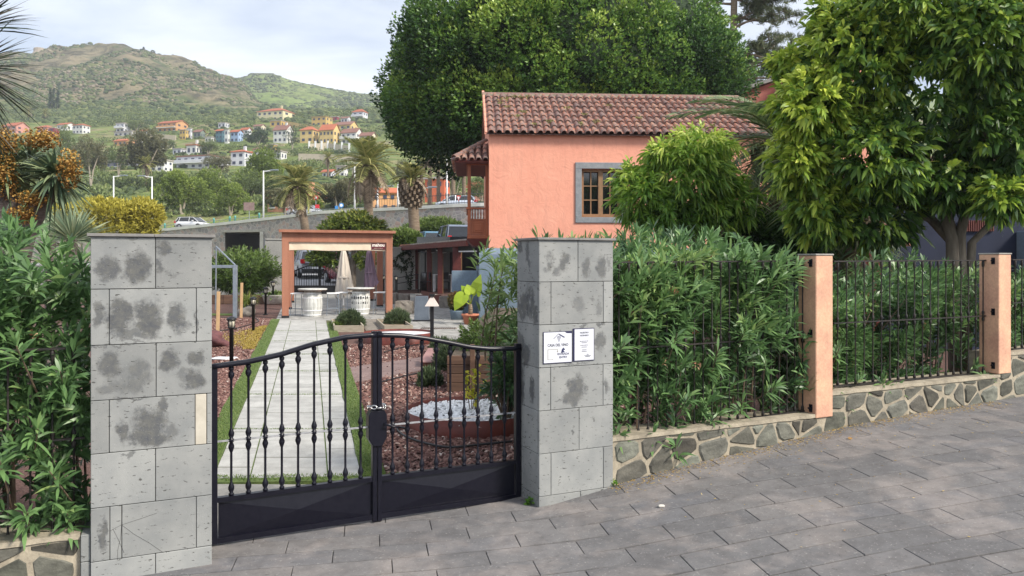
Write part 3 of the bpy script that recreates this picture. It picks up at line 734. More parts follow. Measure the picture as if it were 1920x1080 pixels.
# turf edging (both sides, and under the path joints)
tu = MB(); pts = []
for a, b_, y0, y1 in ((-HW-.22, -HW, Y0p-.05, 20.2), (HW, HW+.20, Y0p-.3, 19.2)):
    ys_ = np.linspace(y0, y1, 26)
    q = [(PX(y, a + .012*math.sin(y*7+a)), y) for y in ys_] + [(PX(y, b_), y) for y in ys_[::-1]]
    n_ = len(ys_)
    for i in range(n_-1): tu.prism([q[i], q[2*n_-1-i], q[2*n_-2-i], q[i+1]][::1], lambda x, y: zg(y)-.01, lambda x, y: zg(y)+.022)
tu.prism([(PX(6.1,-HW), 6.07), (PX(6.1,HW+.9), 6.2), (PX(6.2,HW+.9), 6.33), (PX(6.2,-HW), 6.17)], lambda x, y: zg(y)-.01, lambda x, y: zg(y)+.02)
tu.prism([(PX(y, a), y) for y, a in ((6.2,-HW), (6.2,HW), (20,HW), (20,-HW))], lambda x, y: zg(y)-.02, lambda x, y: zg(y)+.004)
turf = obj('turf_strip', tu, mTurf); turf['kind'] = 'stuff'
# blades on the turf
P = []
for i in range(22000):
    y = 6.2 + 13.5*rnd.random()**1.7; side_ = rnd.random()
    if side_ < .5: x = PX(y, -HW-.21+.2*rnd.random())
    else: x = PX(y, HW+.005+.19*rnd.random())
    P.append((x, y, zg(y)+.02))
for i in range(1800): u_ = rnd.random(); P.append((PX(6.15, -HW+ (2*HW+.9)*u_), 6.1+.16*rnd.random()+.1*u_, zg(6)+.02))
for yy in (7.9, 9.78, 11.63, 13.5, 15.4, 17.3):
    for i in range(500): P.append((PX(yy, rnd.uniform(-HW, HW)), yy+rnd.uniform(-.016,.016), zg(yy)+.006))
P = np.array(P); D = nr.normal(size=P.shape)*.5 + [0,0,1]
mGrassL = leafmat('turf_blade', [(0, (.075,.125,.03)), (.6, (.13,.20,.05)), (1, (.22,.26,.09))], .7)
o = link('turf_blades', leafmesh('turf_blades', P, D, .028, .006, .2, 1), mGrassL); o['kind'] = 'stuff'
# slabs of the path
path = bpy.data.objects.new('path', None); col.objects.link(path); path['kind'] = 'structure'
CW = [(-HW, -.305), (-.30, .325), (.33, HW)]
y = Y0p + .02; row = 0
while y < 19.9:
    big = any(abs(y-q) < .16 for q in (7.9, 9.78, 11.63, 13.5, 15.4, 17.3)); h_ = .305
    for a, b_ in CW:
        g = .004; y0 = y + (.022 if big else .003); y1 = y + h_ - .002
        q = [(PX(y0, a+g), y0), (PX(y0, b_-g), y0), (PX(y1, b_-g), y1), (PX(y1, a+g), y1)]
        dz = rnd.uniform(.010, .016); tl = rnd.uniform(-.004, .004)
        obj('path_slab', MB().prism(q, lambda x, yy: zg(yy)-.01, lambda x, yy: zg(yy)+dz+tl*(yy-y)), mSlab, path)
    y += .309; row += 1
# concrete sill along the gate
sl = MB(); a, b_ = xy(.62, .36), xy(2.75, .36); c, d = xy(2.9, .75), xy(.3, 1.6)
struct('gate_sill', MB().prism([xy(.62,.352), xy(2.745,.352), (PX(6.15, HW+1.0), 6.02), (PX(6.1,-HW-.1), 6.06), xy(.45,.9)], -.08, lambda x, y: .006 + .002*y*0), mConc)
# terrace and slab area right of the path
mb = MB(); terr_ = bpy.data.objects.new('terrace', None); col.objects.link(terr_); terr_['kind'] = 'structure'
def terrace_rect(x0, x1, y0, y1, step, mt, nm='terrace_slab'):
    yy = y0; n_ = 0
    while yy < y1-.02:
        xx = x0 + (yy-y0)*-.2615
        xe = x1 + (yy-y0)*-.2615
        while xx < xe-.05:
            w_ = min(step, xe-xx); g = .005
            q = [(xx+g, yy+g), (xx+w_-g, yy+g+.0), (xx+w_-g-.2615*step, yy+step-g), (xx+g-.2615*step, yy+step-g)]
            dz = rnd.uniform(.012, .017)
            yield q, dz
            xx += step
        yy += step
sl_ = []
for q, dz in terrace_rect(PX(19.9,-HW-.1), PX(19.9, 5.2), 19.9, 31.5, .62, mSlab2): sl_.append((q, dz))
for q, dz in terrace_rect(G(775,638)[0], G(775,638)[0]+1.75, G(775,638)[1], 19.8, .60, mSlab2): sl_.append((q, dz))
sl_.sort(key=lambda a: a[0][0][1]); far = MB()
for k, (q, dz) in enumerate(sl_):
    if q[0][1] < 25.5: obj('terrace_slab', MB().prism(q, lambda x, y: zg(y)-.02, lambda x, y: zg(y)+dz), mSlab2, terr_)
    else: far.prism(q, lambda x, y: zg(y)-.02, lambda x, y: zg(y)+dz)
o = obj('terrace_slab_field', far, mSlab2, terr_); o['kind'] = 'stuff'
obj('terrace_bed', sheet([(PX(19.85,-HW-.1), 19.85), (PX(19.85,5.3), 19.85), (PX(31.5,5.3), 31.5), (PX(31.5,-HW-.1), 31.5)], .04, .006), mConc, terr_)
x_, y_, _z = G(775, 638); obj('terrace_bed', sheet([(x_, y_), (x_+1.8, y_), (x_+1.8-.2615*5, 19.84), (x_-.2615*5, 19.84)], .04, .006), mConc, terr_)
# drain grate
gx, gy, gz = G(823, 617); dr = thing('drain_grate', 'rusty drain grate set in the pale slabs beyond the gate', 'drain grate', (gx, gy, gz+.018))
obj('frame', MB().bbox(-.42, .42, -.16, .16, 0, .006, .002), M('rusty_grate', (.20,.15,.13), (.28,.24,.21), 8, .8), dr)
mb = MB(); [mb.box(-.4+i*.05, -.375+i*.05, -.14, .14, .006, .010) for i in range(16)]; o = obj('slots', mb, mBlack, dr); o['kind'] = 'stuff'
# brown paved band crossing the mulch
a, b_, c, d = G(650, 690), G(812, 668), G(812, 690), G(655, 718)
struct('cross_path', MB().prism([(PX(a[1], HW+.2), a[1]), b_[:2], (c[0]+.1, c[1]), (PX(d[1], HW+.2), d[1])], lambda x, y: zg(y)-.02, lambda x, y: zg(y)+.014), M('brown_slate_band', (.185,.125,.115), (.24,.17,.155), 5, .85, fine=40))
# red-brown path band at the left among mulch (green strip)
x_, y_, z_ = G(408, 590)
o = obj('turf_strip', MB().box(x_-3.2, x_+.45, y_-.2, y_+.2, z_-.01, z_+.02), mTurf); o['kind'] = 'stuff'
# dry golden ground cover beside the path
P = []
for i in range(5200):
    y = rnd.uniform(14.2, 18.4); f_ = 1-abs(y-16.2)/2.4
    x = PX(y, -HW-.25-abs(rnd.gauss(0, .42))*max(.1, f_)); P.append((x, y, zg(y)))
P = np.array(P); o = link('dry_ground_cover', leafmesh('dry_ground_cover', P, nr.normal(size=P.shape)*.6+[0,0,.8], .07, .018, .4, 1), leafmat('dry_cover', [(0, (.22,.17,.03)), (.5, (.36,.26,.06)), (1, (.45,.36,.10))])); o['kind'] = 'stuff'
# bark chips
def chips(name, n, region, mt, size=.03, zoff=0.0):
    V = []; Fc = []; 
    P = region(n); n = len(P)
    base = np.array([(-1,-.5,0),(1,-.4,0),(.8,.5,0),(-.9,.4,0),(-.6,-.3,.45),(.7,-.2,.35),(.5,.3,.4),(-.5,.3,.5)])
    fcs = np.array([(4,5,6,7),(0,1,5,4),(1,2,6,5),(2,3,7,6),(3,0,4,7)])
    S_ = size*(.5+nr.rand(n))[:, None, None]; an = nr.rand(n)*6.283; ti = nr.normal(size=(n, 2))*.35
    B = base[None]*S_ ; ca, sa_ = np.cos(an)[:, None], np.sin(an)[:, None]
    x = B[..., 0]*ca - B[..., 1]*sa_; y = B[..., 0]*sa_ + B[..., 1]*ca; z = B[..., 2] + x*ti[:, :1] + y*ti[:, 1:]
    V = np.stack([x, y, z], -1) + P[:, None, :]
    me = bpy.data.meshes.new(name); me.vertices.add(n*8); me.vertices.foreach_set('co', V.reshape(-1).astype(np.float32))
    L = ((np.arange(n)*8)[:, None, None] + fcs[None]).reshape(-1)
    me.loops.add(len(L)); me.loops.foreach_set('vertex_index', L.astype(np.int32)); me.polygons.add(n*5)
    me.polygons.foreach_set('loop_start', (np.arange(n*5)*4).astype(np.int32)); me.polygons.foreach_set('loop_total', np.full(n*5, 4, np.int32)); me.update(calc_edges=True)
    a = me.attributes.new('tint', 'FLOAT', 'POINT'); a.data.foreach_set('value', np.repeat(nr.rand(n), 8).astype(np.float32))
    o = link(name, me, mt); o['kind'] = 'stuff'; return o
mChip = leafmat('bark_chip', [(0, (.06,.027,.024)), (.35, (.13,.062,.052)), (.75, (.205,.11,.09)), (.93, (.29,.18,.145)), (1, (.50,.42,.37))], .9, .0)
RINGX, RINGY = -.42, 8.3
def reg_right(n):
    P = []
    while len(P) < n:
        y = 5.7 + 9.3*rnd.random()**1.5; x0 = PX(y, HW+.19); x = x0 + rnd.random()*(3.4 if y < 12 else 3.0)
        if st(x, y)[1] < .45 or math.hypot(x-RINGX, y-RINGY) < .72: continue
        P.append((x, y, zg(y)-.004))
    return np.array(P)
def reg_left(n):
    P = []
    while len(P) < n:
        y = 6.6 + 14*rnd.random()**1.5; x0 = PX(y, -HW-.21); x = x0 - rnd.random()**1.2*(3.2 if y < 12 else 4.5)
        if (x/y)*F+960 < 330: continue
        P.append((x, y, zg(y)-.004))
    return np.array(P)
chips('bark_mulch', 26000, reg_right, mChip, .021); chips('bark_mulch', 20000, reg_left, mChip, .023)

# ---- corten ring planters
def ring(label, cx, cy, rad, h_, fill):
    r = thing('ring_planter', label, 'planter', (cx, cy, zg(cy)))
    mb = MB(); n_ = 64; v = []
    for i in range(n_):
        a = 2*math.pi*i/n_; c_, s_ = math.cos(a), math.sin(a)
        v += [(rad*c_, rad*s_, -.03), (rad*c_, rad*s_, h_), ((rad-.012)*c_, (rad-.012)*s_, h_), ((rad-.012)*c_, (rad-.012)*s_, -.03)]
    f = []
    for i in range(n_):
        j = (i+1) % n_
        for k in range(3): f.append((i*4+k, j*4+k, j*4+k+1, i*4+k+1))
    obj('steel_band', mb.add(v, f), mCorten, r, True)
    obj('fill_bed', MB().lathe([(rad-.014, 0), (rad-.014, fill), (rad*.5, fill+.012), (.01, fill+.015)], (0,0,0), 32), mWhiteStone if fill > .04 else mConc, r, True)
    return r
ring('red steel ring planter filled with white pebbles, just behind the gate', RINGX, RINGY, .72, .15, .085)
def reg_peb(n):
    P = []
    for i in range(n):
        a, q = rnd.random()*6.283, .70*math.sqrt(rnd.random()); P.append((RINGX+q*math.cos(a), RINGY+q*math.sin(a), zg(RINGY)+.09+.02*rnd.random()))
    return np.array(P)
mPeb = leafmat('white_pebble', [(0, (.66,.66,.67)), (.3, (.80,.80,.80)), (1, (.86,.86,.86))], .6, .0)
chips('white_pebbles', 2600, reg_peb, mPeb, .021)
x_, y_, z_ = G(738, 648); ring('red steel ring planter half hidden behind the gate rail, farther up the garden', x_, y_+.68, .70, .19, .15)

# ---- generic little plants
def rosemary(name, label, c, r, n, tint, L=.07, cat='shrub', W=.012, up=.6, spread=1.0, mt=None, flat_=1.0):
    t = thing(name, label, cat, c)
    th = sphere(n); th[:, 2] = np.abs(th[:, 2])*.95 - .02
    k = (.55 + .5*nr.rand(n))**.5; lump = np.array([1+.22*mnoise.noise(Vector(q*2.2)+Vector(c)) for q in th])
    P = th*(k*lump)[:, None]*np.array([r, r, r*flat_*1.1]); D = th*spread + [0, 0, up]
    lv = kit_whorls(P, D, 5, L, W, .6, .1, L*.8, tint=nr.rand(n)*.6+.2, name='foliage')
    link('foliage', lv, mt or tint, t)
    mb = MB()
    for i in range(7):
        a = i*.9; q = th[i*7]; mb.tube([(0,0,-.02), (P[i*7][0]*.4, P[i*7][1]*.4, abs(P[i*7][2])*.5), tuple(P[i*7]*.85)], [.012, .008, .004], 5)
    o = obj('stems', mb, mStem, t); o['kind'] = 'stuff'
    return t
mStem = M('brown_stem', (.11,.075,.05), (.17,.12,.085), 14, .9)
mRosem = leafmat('rosemary_leaf', [(0, (.035,.055,.028)), (.5, (.075,.11,.05)), (1, (.16,.20,.10))])
mThyme = leafmat('thyme_leaf', [(0, (.06,.10,.02)), (1, (.16,.22,.05))])
mGrnBr = leafmat('bush_leaf', [(0, (.05,.09,.02)), (.5, (.10,.16,.035)), (1, (.20,.26,.07))])
mCopper = leafmat('coppery_leaf', [(0, (.05,.07,.02)), (.4, (.13,.11,.03)), (.8, (.28,.14,.06)), (1, (.36,.20,.09))])
mYellow = leafmat('yellow_leaf', [(0, (.25,.30,.03)), (.5, (.48,.45,.04)), (1, (.62,.55,.08))])
# ---- two timber-edged beds with a rosemary each
def bed(label, x0, x1, y0, y1, bx):
    r = thing('timber_bed', label, 'planting bed', ((x0+x1)/2, (y0+y1)/2, zg((y0+y1)/2)))
    w_, d_ = (x1-x0)/2, (y1-y0)/2; sh = -.2615
    def brd(xa, ya, xb, yb, th=.03):
        mb = MB(); v = Vector((xb-xa, yb-ya)); l_ = v.length; v.normalize()
        c = ((xa+xb)/2, (ya+yb)/2, .05); mb.obox(c, (v.x, v.y, 0), (-v.y, v.x, 0), .075, l_/2, th/2); obj('board', mb, mTimber, r)
    P4 = [(-w_-sh*-d_*0, -d_), (w_, -d_), (w_+sh*2*d_, d_), (-w_+sh*2*d_, d_)]
    for i in range(4): a, b_ = P4[i], P4[(i+1) % 4]; brd(*a, *b_)
    obj('soil_fill', MB().prism([(p[0]*.97, p[1]*.97) for p in P4], -.02, .06), M('dry_bed_soil', (.24,.18,.12), (.15,.11,.075), 20, .95, bs=.6), r)
    return r
xa, ya, za = G(627, 622); xb, yb, zb = G(681, 622)
bed('left timber-edged bed with the round rosemary, beside the path', xa, xb, ya, ya+2.0, 0)
xc, yc, zc_ = G(721, 622); xd = G(773, 622)[0]
bed('right timber-edged bed with the loose rosemary, near the arrow-topped lamp', xc, xd, yc, yc+2.0, 0)
x_, y_, z_ = G(652, 616); rosemary('rosemary_bush', 'round clipped rosemary bush in the left timber bed beside the path', (x_, y_+.25, z_+.06), .34, 1500, mRosem)
x_, y_, z_ = G(743, 612); rosemary('rosemary_bush', 'loose rosemary bush in the right timber bed', (x_, y_+.2, z_+.05), .31, 800, mRosem, .10, up=1.2)
x_, y_, z_ = G(634, 616); rosemary('thyme_plant', 'small bright thyme tuft at the corner of the left timber bed', (x_, y_, z_+.02), .15, 300, mThyme, .05)
# small path of flat stones between the beds
xs0, ys0, zs0 = G(686, 620); sp_ = bpy.data.objects.new('stepping_path', None); col.objects.link(sp_); sp_['kind'] = 'structure'
for i in range(10):
    y = ys0 + i*.28; x = xs0 - .2615*(y-ys0)
    obj('flat_stone', MB().prism([(x+.0, y), (x+.28, y+.01), (x+.26, y+.26), (x-.03, y+.25)], zg(y)-.02, zg(y)+.022), mRock, sp_)
    obj('flat_stone', MB().prism([(x+.30, y-.02), (x+.52, y-.01), (x+.49, y+.25), (x+.28, y+.23)], zg(y)-.02, zg(y)+.02), mRock, sp_)

# ---- bollard lamps
def bollard(label, loc, h_=.78, proto=[None]):
    if proto[0] is None:
        r = thing('bollard_lamp', label, 'garden lamp', loc, 0, 'black bollard lamps of the garden')
        obj('base_plate', MB().lathe([(.075, 0), (.075, .012), (.04, .018)], n=12), mBlack, r)
        obj('post', MB().lathe([(.033, .012), (.033, .58), (.045, .585), (.06, .60), (.06, .612)], n=12), mBlack, r, True)
        g_ = obj('lantern', MB().lathe([(.046, .612), (.052, .72)], n=10), mLampGlass, r, True)
        mb = MB(); [mb.tube([(.054*math.cos(a), .054*math.sin(a), .61), (.058*math.cos(a), .058*math.sin(a), .725)], .006, 4) for a in np.linspace(0, 6.283, 7)[:-1]]; o = obj('cage_bars', mb, mBlack, g_); o['kind'] = 'stuff'
        obj('cap', MB().lathe([(.078, .722), (.082, .735), (.07, .75), (.03, .775), (.01, .78)], n=12), mBlack, r, True)
        proto[0] = (r, family(r)); return r
    return dup(proto[0][0], loc, rnd.random(), label, tree=proto[0][1])
for px, py, lb in ((434, 685, 'nearest black bollard lamp, beside the left edge of the path'), (475, 621, 'second black bollard lamp from the gate, left of the path'),
                   (498, 590, 'third black bollard lamp from the gate, left of the path'), (512, 570, 'farthest black bollard lamp left of the path, beside the pale planter'),
                   (742.5, 553, 'black bollard lamp right of the pergola, in front of the ivy wall'), (719, 551, 'black bollard lamp behind the right legs of the pergola')):
    bollard(lb, G(px, py))
# ---- stakes, frame, rocks at the left
for px, py, h_, lb in ((408, 626, .92, 'pale wooden stake nearest the gate in the left mulch bed'), (452, 596, .94, 'pale wooden stake beside the potted grass in the left mulch bed')):
    x, y, z = G(px, py); o = obj('wooden_stake', MB().bbox(-.035, .035, -.03, .03, -.05, h_, .006), mStake); o.location = (x, y, z); o.rotation_euler = (0, R(1.2), .2); tag(o, lb, 'stake')
x, y, z = G(441, 596); fr = thing('metal_frame', 'grey metal goal-like frame standing in the left mulch bed', 'metal frame', (x, y, z)); hh = ZC - (497-HZ)/F*y - z
obj('post', MB().bbox(-.05, .05, -.05, .05, 0, hh, .004), mGalv, fr); obj('crossbar', MB().bbox(-2.8, -.05, -.035, .035, hh-.08, hh, .004), mGalv, fr)
obj('post', MB().bbox(-2.9, -2.8, -.05, .05, 0, hh, .004), mGalv, fr); obj('brace', MB().tube([(0, 0, hh), (-1.5, 2.6, hh+.55), (-1.6, 2.8, 0)], .022, 6), mGalv, fr)
def rock(label, c, r, mt, seed, name='rock', amp=.22):
    o = obj(name, MB().blob((0,0,0), r, 3, amp, seed), mt, None, True); o.location = c; return tag(o, label, 'rock')
x, y, z = G(456, 592); rock('rounded tan rock beside the potted grass', (x+.1, y, z+.08), (.26,.2,.17), mRock, 4)
x, y, z = G(405, 650); rock('dark red lava rock by the left pillar, in the mulch', (x-.05, y, z+.1), (.26,.22,.19), mRedRock, 9, amp=.3)
x, y, z = G(420, 672); rock('flat pale stone slab in the mulch under the nearest lamp', (x, y-.1, z+.01), (.22,.14,.03), mWhiteStone, 5)
# potted grass
x, y, z = G(464, 588); pg = thing('potted_grass', 'fountain of yellow-green grass in a dark pot', 'potted plant', (x, y, z))
obj('pot', MB().lathe([(.13,0), (.17,.22), (.18,.24), (.16,.24)], n=16), flat('dark_blue_pot', (.02,.025,.045), .4), pg, True)
P = np.tile([[0, 0, .26]], (420, 1)) + nr.normal(size=(420, 3))*[.03,.03,.03]; D = sphere(420); D[:, 2] = np.abs(D[:, 2])*1.0+.65
link('grass_blades', leafmesh('grass_blades', P, D, .55*(.6+.5*nr.rand(420)), .016, .85*nr.rand(420)+.15, 3), leafmat('grass_blade', [(0, (.12,.20,.03)), (.6, (.28,.34,.07)), (1, (.45,.42,.15))]), pg)
obj('trunk', MB().lathe([(.05,.2), (.06,.28), (.03,.34)], n=8), mStem, pg)
# pale planter with low green plant
x, y, z = G(520, 569); pl = thing('stone_planter', 'whitewashed low planter with green plants by the grey wall', 'planter', (x, y, z))
obj('tub', MB().lathe([(.42,0), (.5,.28), (.52,.3), (.45,.3), (.44,.24)], n=18), M('rough_whitewash', (.62,.60,.55), (.45,.43,.38), 12, .9), pl, True)
P = nr.normal(size=(160, 3))*[.22,.22,.03]+[0,0,.27]; link('plants', leafmesh('plants', P, sphere(160)+[0,0,.8], .2, .09, .3, 2), mGrnBr, pl)
# cables / hoses
def hose(label, pts, r=.011, name='hose'):
    P3 = [Vector(p) for p in pts]; q = []
    for i in range(len(P3)-1):
        p0 = P3[max(i-1, 0)]; p1 = P3[i]; p2 = P3[i+1]; p3 = P3[min(i+2, len(P3)-1)]
        for k in range(6):
            t = k/6; q.append(.5*((2*p1)+(p2-p0)*t+(2*p0-5*p1+4*p2-p3)*t*t+(3*p1-p0-3*p2+p3)*t**3))
    q.append(P3[-1]); q = [Vector((a.x, a.y, zg(a.y)+r+.012)) for a in q]
    return tag(obj(name, MB().tube(q, r, 6), mHose, None, True), label, 'hose')
hose('black garden hose curling on the mulch in front of the ring planter', [G(960,832), G(900,838), G(840,843), G(790,833), G(760,822), G(746,811), G(748,805), G(765,808)])
hose('thin black irrigation pipe crossing the mulch behind the meeting bars', [G(704,722), G(740,712), G(790,700), G(830,690)], .009)
hose('thin black irrigation pipe beyond the brown cross path', [G(720,662), G(760,652), G(800,645)], .009)
hose('black cable looping between the left bollard lamps', [G(398,622), G(430,620), G(460,613), G(485,603), G(470,594), G(480,592)], .012)
# ---- sloped plaque, arrow-topped lamp, grey monolith
x, y, z = G(803, 688); bx = thing('sloped_board', 'pinkish sloped board on a dark red block beyond the gate', 'plinth', (x, y, z), -.05)
obj('block', MB().add([(-.10,-.1,0), (.12,-.1,0), (.12,.3,0), (-.10,.3,0), (-.10,-.1,.08), (.12,-.1,.08), (.12,.3,.2), (-.10,.3,.2)], [(0,3,2,1), (4,5,6,7), (0,1,5,4), (1,2,6,5), (2,3,7,6), (3,0,4,7)]), mCorten, bx)
obj('board', MB().add([(-.11,-.12,.083), (.13,-.12,.083), (.15,.36,.24), (-.06,.36,.24), (-.11,-.12,.10), (.13,-.12,.10), (.15,.36,.257), (-.06,.36,.257)], [(0,3,2,1), (4,5,6,7), (0,1,5,4), (1,2,6,5), (2,3,7,6), (3,0,4,7)]), mPinkWood, bx)
x, y, z = G(810, 651); lp = thing('arrow_lamp', 'dark post lamp with a pale pyramid head like an arrow', 'garden lamp', (x, y, z))
obj('post', MB().bbox(-.033, .033, -.033, .033, 0, .80, .003), mBlack, lp); obj('top_stub', MB().bbox(-.05, .05, -.05, .05, .955, 1.0, .003), mBlack, lp)
obj('pyramid_head', MB().add([(-.125,-.1,.775), (.125,-.1,.775), (.125,.1,.775), (-.125,.1,.775), (-.012,-.012,.97), (.012,-.012,.97), (.012,.012,.97), (-.012,.012,.97)], [(0,3,2,1), (4,5,6,7), (0,1,5,4), (1,2,6,5), (2,3,7,6), (3,0,4,7)]), M('pale_shade', (.60,.53,.48), (.52,.45,.41), 5, .6), lp)
x, y, z = G(791, 603); mo = thing('grey_cabinet', 'grey tapered stone-like cabinet standing on the slabs', 'cabinet', (x, y, z))
obj('body', MB().add([(-.185,-.12,.05), (.185,-.12,.05), (.185,.14,.05), (-.185,.14,.05), (-.15,-.10,.65), (.15,-.10,.65), (.15,.12,.65), (-.15,.12,.65)], [(0,3,2,1), (4,5,6,7), (0,1,5,4), (1,2,6,5), (2,3,7,6), (3,0,4,7)]), M('slate_grey_render', (.13,.155,.19), (.10,.12,.15), 6, .8), mo)
obj('foot', MB().bbox(-.22, .22, -.15, .17, 0, .05, .006), mBlack, mo)
# ---- old stone blocks right of the pergola
def roughblock(a, b_, c, seed):
    bm = bmesh.new(); bmesh.ops.create_cube(bm, size=2); bmesh.ops.subdivide_edges(bm, edges=bm.edges[:], cuts=5, use_grid_fill=True)
    for v in bm.verts:
        p = v.co; m_ = max(abs(p.x), abs(p.y), abs(p.z)); L_ = p.length; q = p*(1 - .10*(L_-1)/.73); k = 1+.10*mnoise.noise(q*2.2+Vector((seed, 0, 0)))+.05*mnoise.noise(q*6); v.co = Vector((q.x*a*k, q.y*b_*k, q.z*c*k))
    bm.verts.index_update(); m_ = MB().add([v.co[:] for v in bm.verts], [[v.index for v in f.verts] for f in bm.faces]); bm.free(); return m_
for k, (px, py, w_, h_, lb) in enumerate(((757, 590, .5, .42, 'mossy rough stone block beside the right rosemary bed'), (752, 566, .55, .3, 'rough stone block farther back beside the pergola leg'))):
    x, y, z = G(px, py); o = obj('stone_block', roughblock(w_/2, .25, h_/2, k+20), mRock, None, False); o.location = (x, y+.2, z+h_*.42); tag(o, lb, 'stone')
# ---- brown sleeper retaining wall
x0, y0, z0 = G(838, 735); x1, y1, z1 = G(935, 735); rw = thing('sleeper_wall', 'brown timber sleeper wall stacked behind the ring planter', 'retaining wall', (x0, y0, z0))
for k in range(4):
    h_ = .118; obj('sleeper', MB().bbox(0, (x1-x0)+.5, 0, .07, k*h_, k*h_+h_-.006, .005), mDarkPl, rw)
obj('sleeper_post', MB().bbox(.30, .36, -.05, 0, 0, .62, .005), mDarkPl, rw)
ys_ = y0+.07
struct('planting_bank', MB().prism([(x0+.02, y0+.07), (x1+.6, y0+.07), (3.0, 9.6), (3, 19), (x0+.3, 19), (x0+.02, 12)], lambda x, y: zg(y)-.05, lambda x, y: zg(y)+.40), mSoil)
x, y, z = RINGX-.02, RINGY+.1, zg(RINGY)+.1
yp = thing('yellow_sapling', 'thin yellow-leaved sapling in the white pebbles', 'sapling', (x, y, z))
mb = MB(); tips = []
for (dx, dy, h_) in ((-.07,0,.42), (.06,.02,.5), (.15,0,.3), (.0,.05,.36)):
    pts = [(dx*.2, dy, 0), (dx*.7, dy, h_*.5), (dx, dy, h_)]; mb.tube(pts, [.006,.005,.003], 5)
    for k in range(14): t = rnd.uniform(.25, 1); tips.append((dx*t, dy, h_*t))
obj('stems', mb, mStem, yp)['kind'] = 'stuff'
tips = np.array(tips); link('foliage', kit_whorls(tips, sphere(len(tips))+[0,0,.5], 3, .055, .028, .8, .2, name='foliage'), mYellow, yp)
obj('label_stake', MB().bbox(.03, .055, .06, .075, 0, .55, .003), mDarkPl, yp)
# low rosemary cushions in the mulch
for px, py, r, lb in ((806, 722, .16, 'small grey-green rosemary cushion in front of the sloped board'), (848, 690, .30, 'tall loose rosemary growing beside the sleeper wall'), (826, 662, .2, 'little rosemary behind the sloped board')):
    x, y, z = G(px, py); rosemary('rosemary_bush', lb, (x, y, z), r, int(700*r/.3)+150, mRosem, .09, up=1.1, flat_=1.3)

# ---- pergola
PGX = []
pr = thing('pergola', 'brown timber pergola over the barrel tables at the end of the path', 'pergola', (G(535,597)[0], 20.6, zg(20.6)))
o = np.array([-6.04, 20.6]); wv = np.array([2.62, .90]); dv = np.array([-.76, 2.95]); H = .77 - (-1.53)
wu = wv/np.linalg.norm(wv); du = dv/np.linalg.norm(dv); wl_ = np.linalg.norm(wv); dl = np.linalg.norm(dv)
def pbar(nm, a, b_, hw, hh, zc):
    a = np.array(a); b_ = np.array(b_); v = b_-a; l_ = np.linalg.norm(v); v = v/l_
    c = (a+b_)/2; mb = MB().obox((c[0], c[1], zc), (v[0], v[1], 0), (-v[1], v[0], 0), hh, l_/2, hw); return obj(nm, mb, mPergola, pr, world=True)
zt_ = ZC + .77
for j in range(3):
    for i in range(2):
        p = o + wv*i + dv*j; zb = zg(p[1])
        obj('post', MB().obox((p[0], p[1], (zb+zt_-.16)/2), (wu[0], wu[1], 0), (-wu[1], wu[0], 0), (zt_-.16-zb)/2, .085, .085), mPergola, pr, world=True)
        obj('post_shoe', MB().obox((p[0], p[1], zb+.03), (wu[0], wu[1], 0), (-wu[1], wu[0], 0), .045, .097, .097), mBlack, pr, world=True)
    pbar('cross_beam', o+dv*j-wu*.09, o+dv*j+wv+wu*.09, .083, .125, zt_-.125+.09*(j > 0)*0)
for i in range(2): pbar('side_beam', o+wv*i+du*.085, o+wv*i+dv*2-du*.0, .07, .11, zt_-.135)
pbar('cap_board', o-wu*.16-du*.12, o+wv+wu*.16-du*.12, .10, .035, zt_+.036)
# rolled canopy valance with print
a, b_ = o-du*.03+wu*.10, o-du*.03+wv-wu*.10
n_ = 12; v = []; f = []
for i in range(n_+1):
    p = a + (b_-a)*i/n_; s_ = .012*math.sin(i*1.7)
    for (k, z) in ((0, zt_-.255), (1, zt_-.47), (2, zt_-.48), (3, zt_-.255)):
        q = p + du*(s_*(k in (1,2)) + (.05 if k >= 2 else 0)); v.append((q[0], q[1], z + (.012*math.sin(i*.9) if k in (1,2) else 0)))
for i in range(n_):
    for k in range(4): f.append((i*4+k, i*4+(k+1)%4, (i+1)*4+(k+1)%4, (i+1)*4+k))
f += [(3,2,1,0), tuple(n_*4+k for k in range(4))]
obj('valance', MB().add(v, f), mCanvas, pr, world=True)
pang = math.atan2(wu[1], wu[0])
pc = o + wv*.5 - du*.02 + wu*(wl_*.5-.30)
sgn = obj('print', MB().obox((pc[0]-du[0]*.03, pc[1]-du[1]*.03, zt_-.36), (wu[0], wu[1], 0), (-wu[1], wu[0], 0), .085, .19, .002), mMaroon, pr, world=True)
def wtext(s_, size, p, ang, z, mt, parent, bold=.0):
    cu = bpy.data.curves.new('lettering', 'FONT'); cu.body = s_; cu.size = size; cu.align_x = 'CENTER'; cu.extrude = .002; cu.offset = bold
    t_ = bpy.data.objects.new('tmp', cu); me = bpy.data.meshes.new_from_object(t_); bpy.data.objects.remove(t_)
    me.transform(Matrix.Translation((p[0], p[1], z)) @ Matrix.Rotation(ang, 4, 'Z') @ Matrix.Rotation(R(90), 4, 'X'))
    q = link('lettering', me, mt, parent); q['kind'] = 'stuff'
    root = parent
    while root.parent: root = root.parent
    q.matrix_parent_inverse = Matrix.LocRotScale(root.location, root.rotation_euler, root.scale).inverted() if parent is root else Matrix()
    return q
q_ = pc - du*.035
wtext('mahou', .125, q_, pang, zt_-.36, mLetterW, pr, .004); wtext('CINCO ESTRELLAS', .03, q_, pang, zt_-.42, mCanvas, pr)
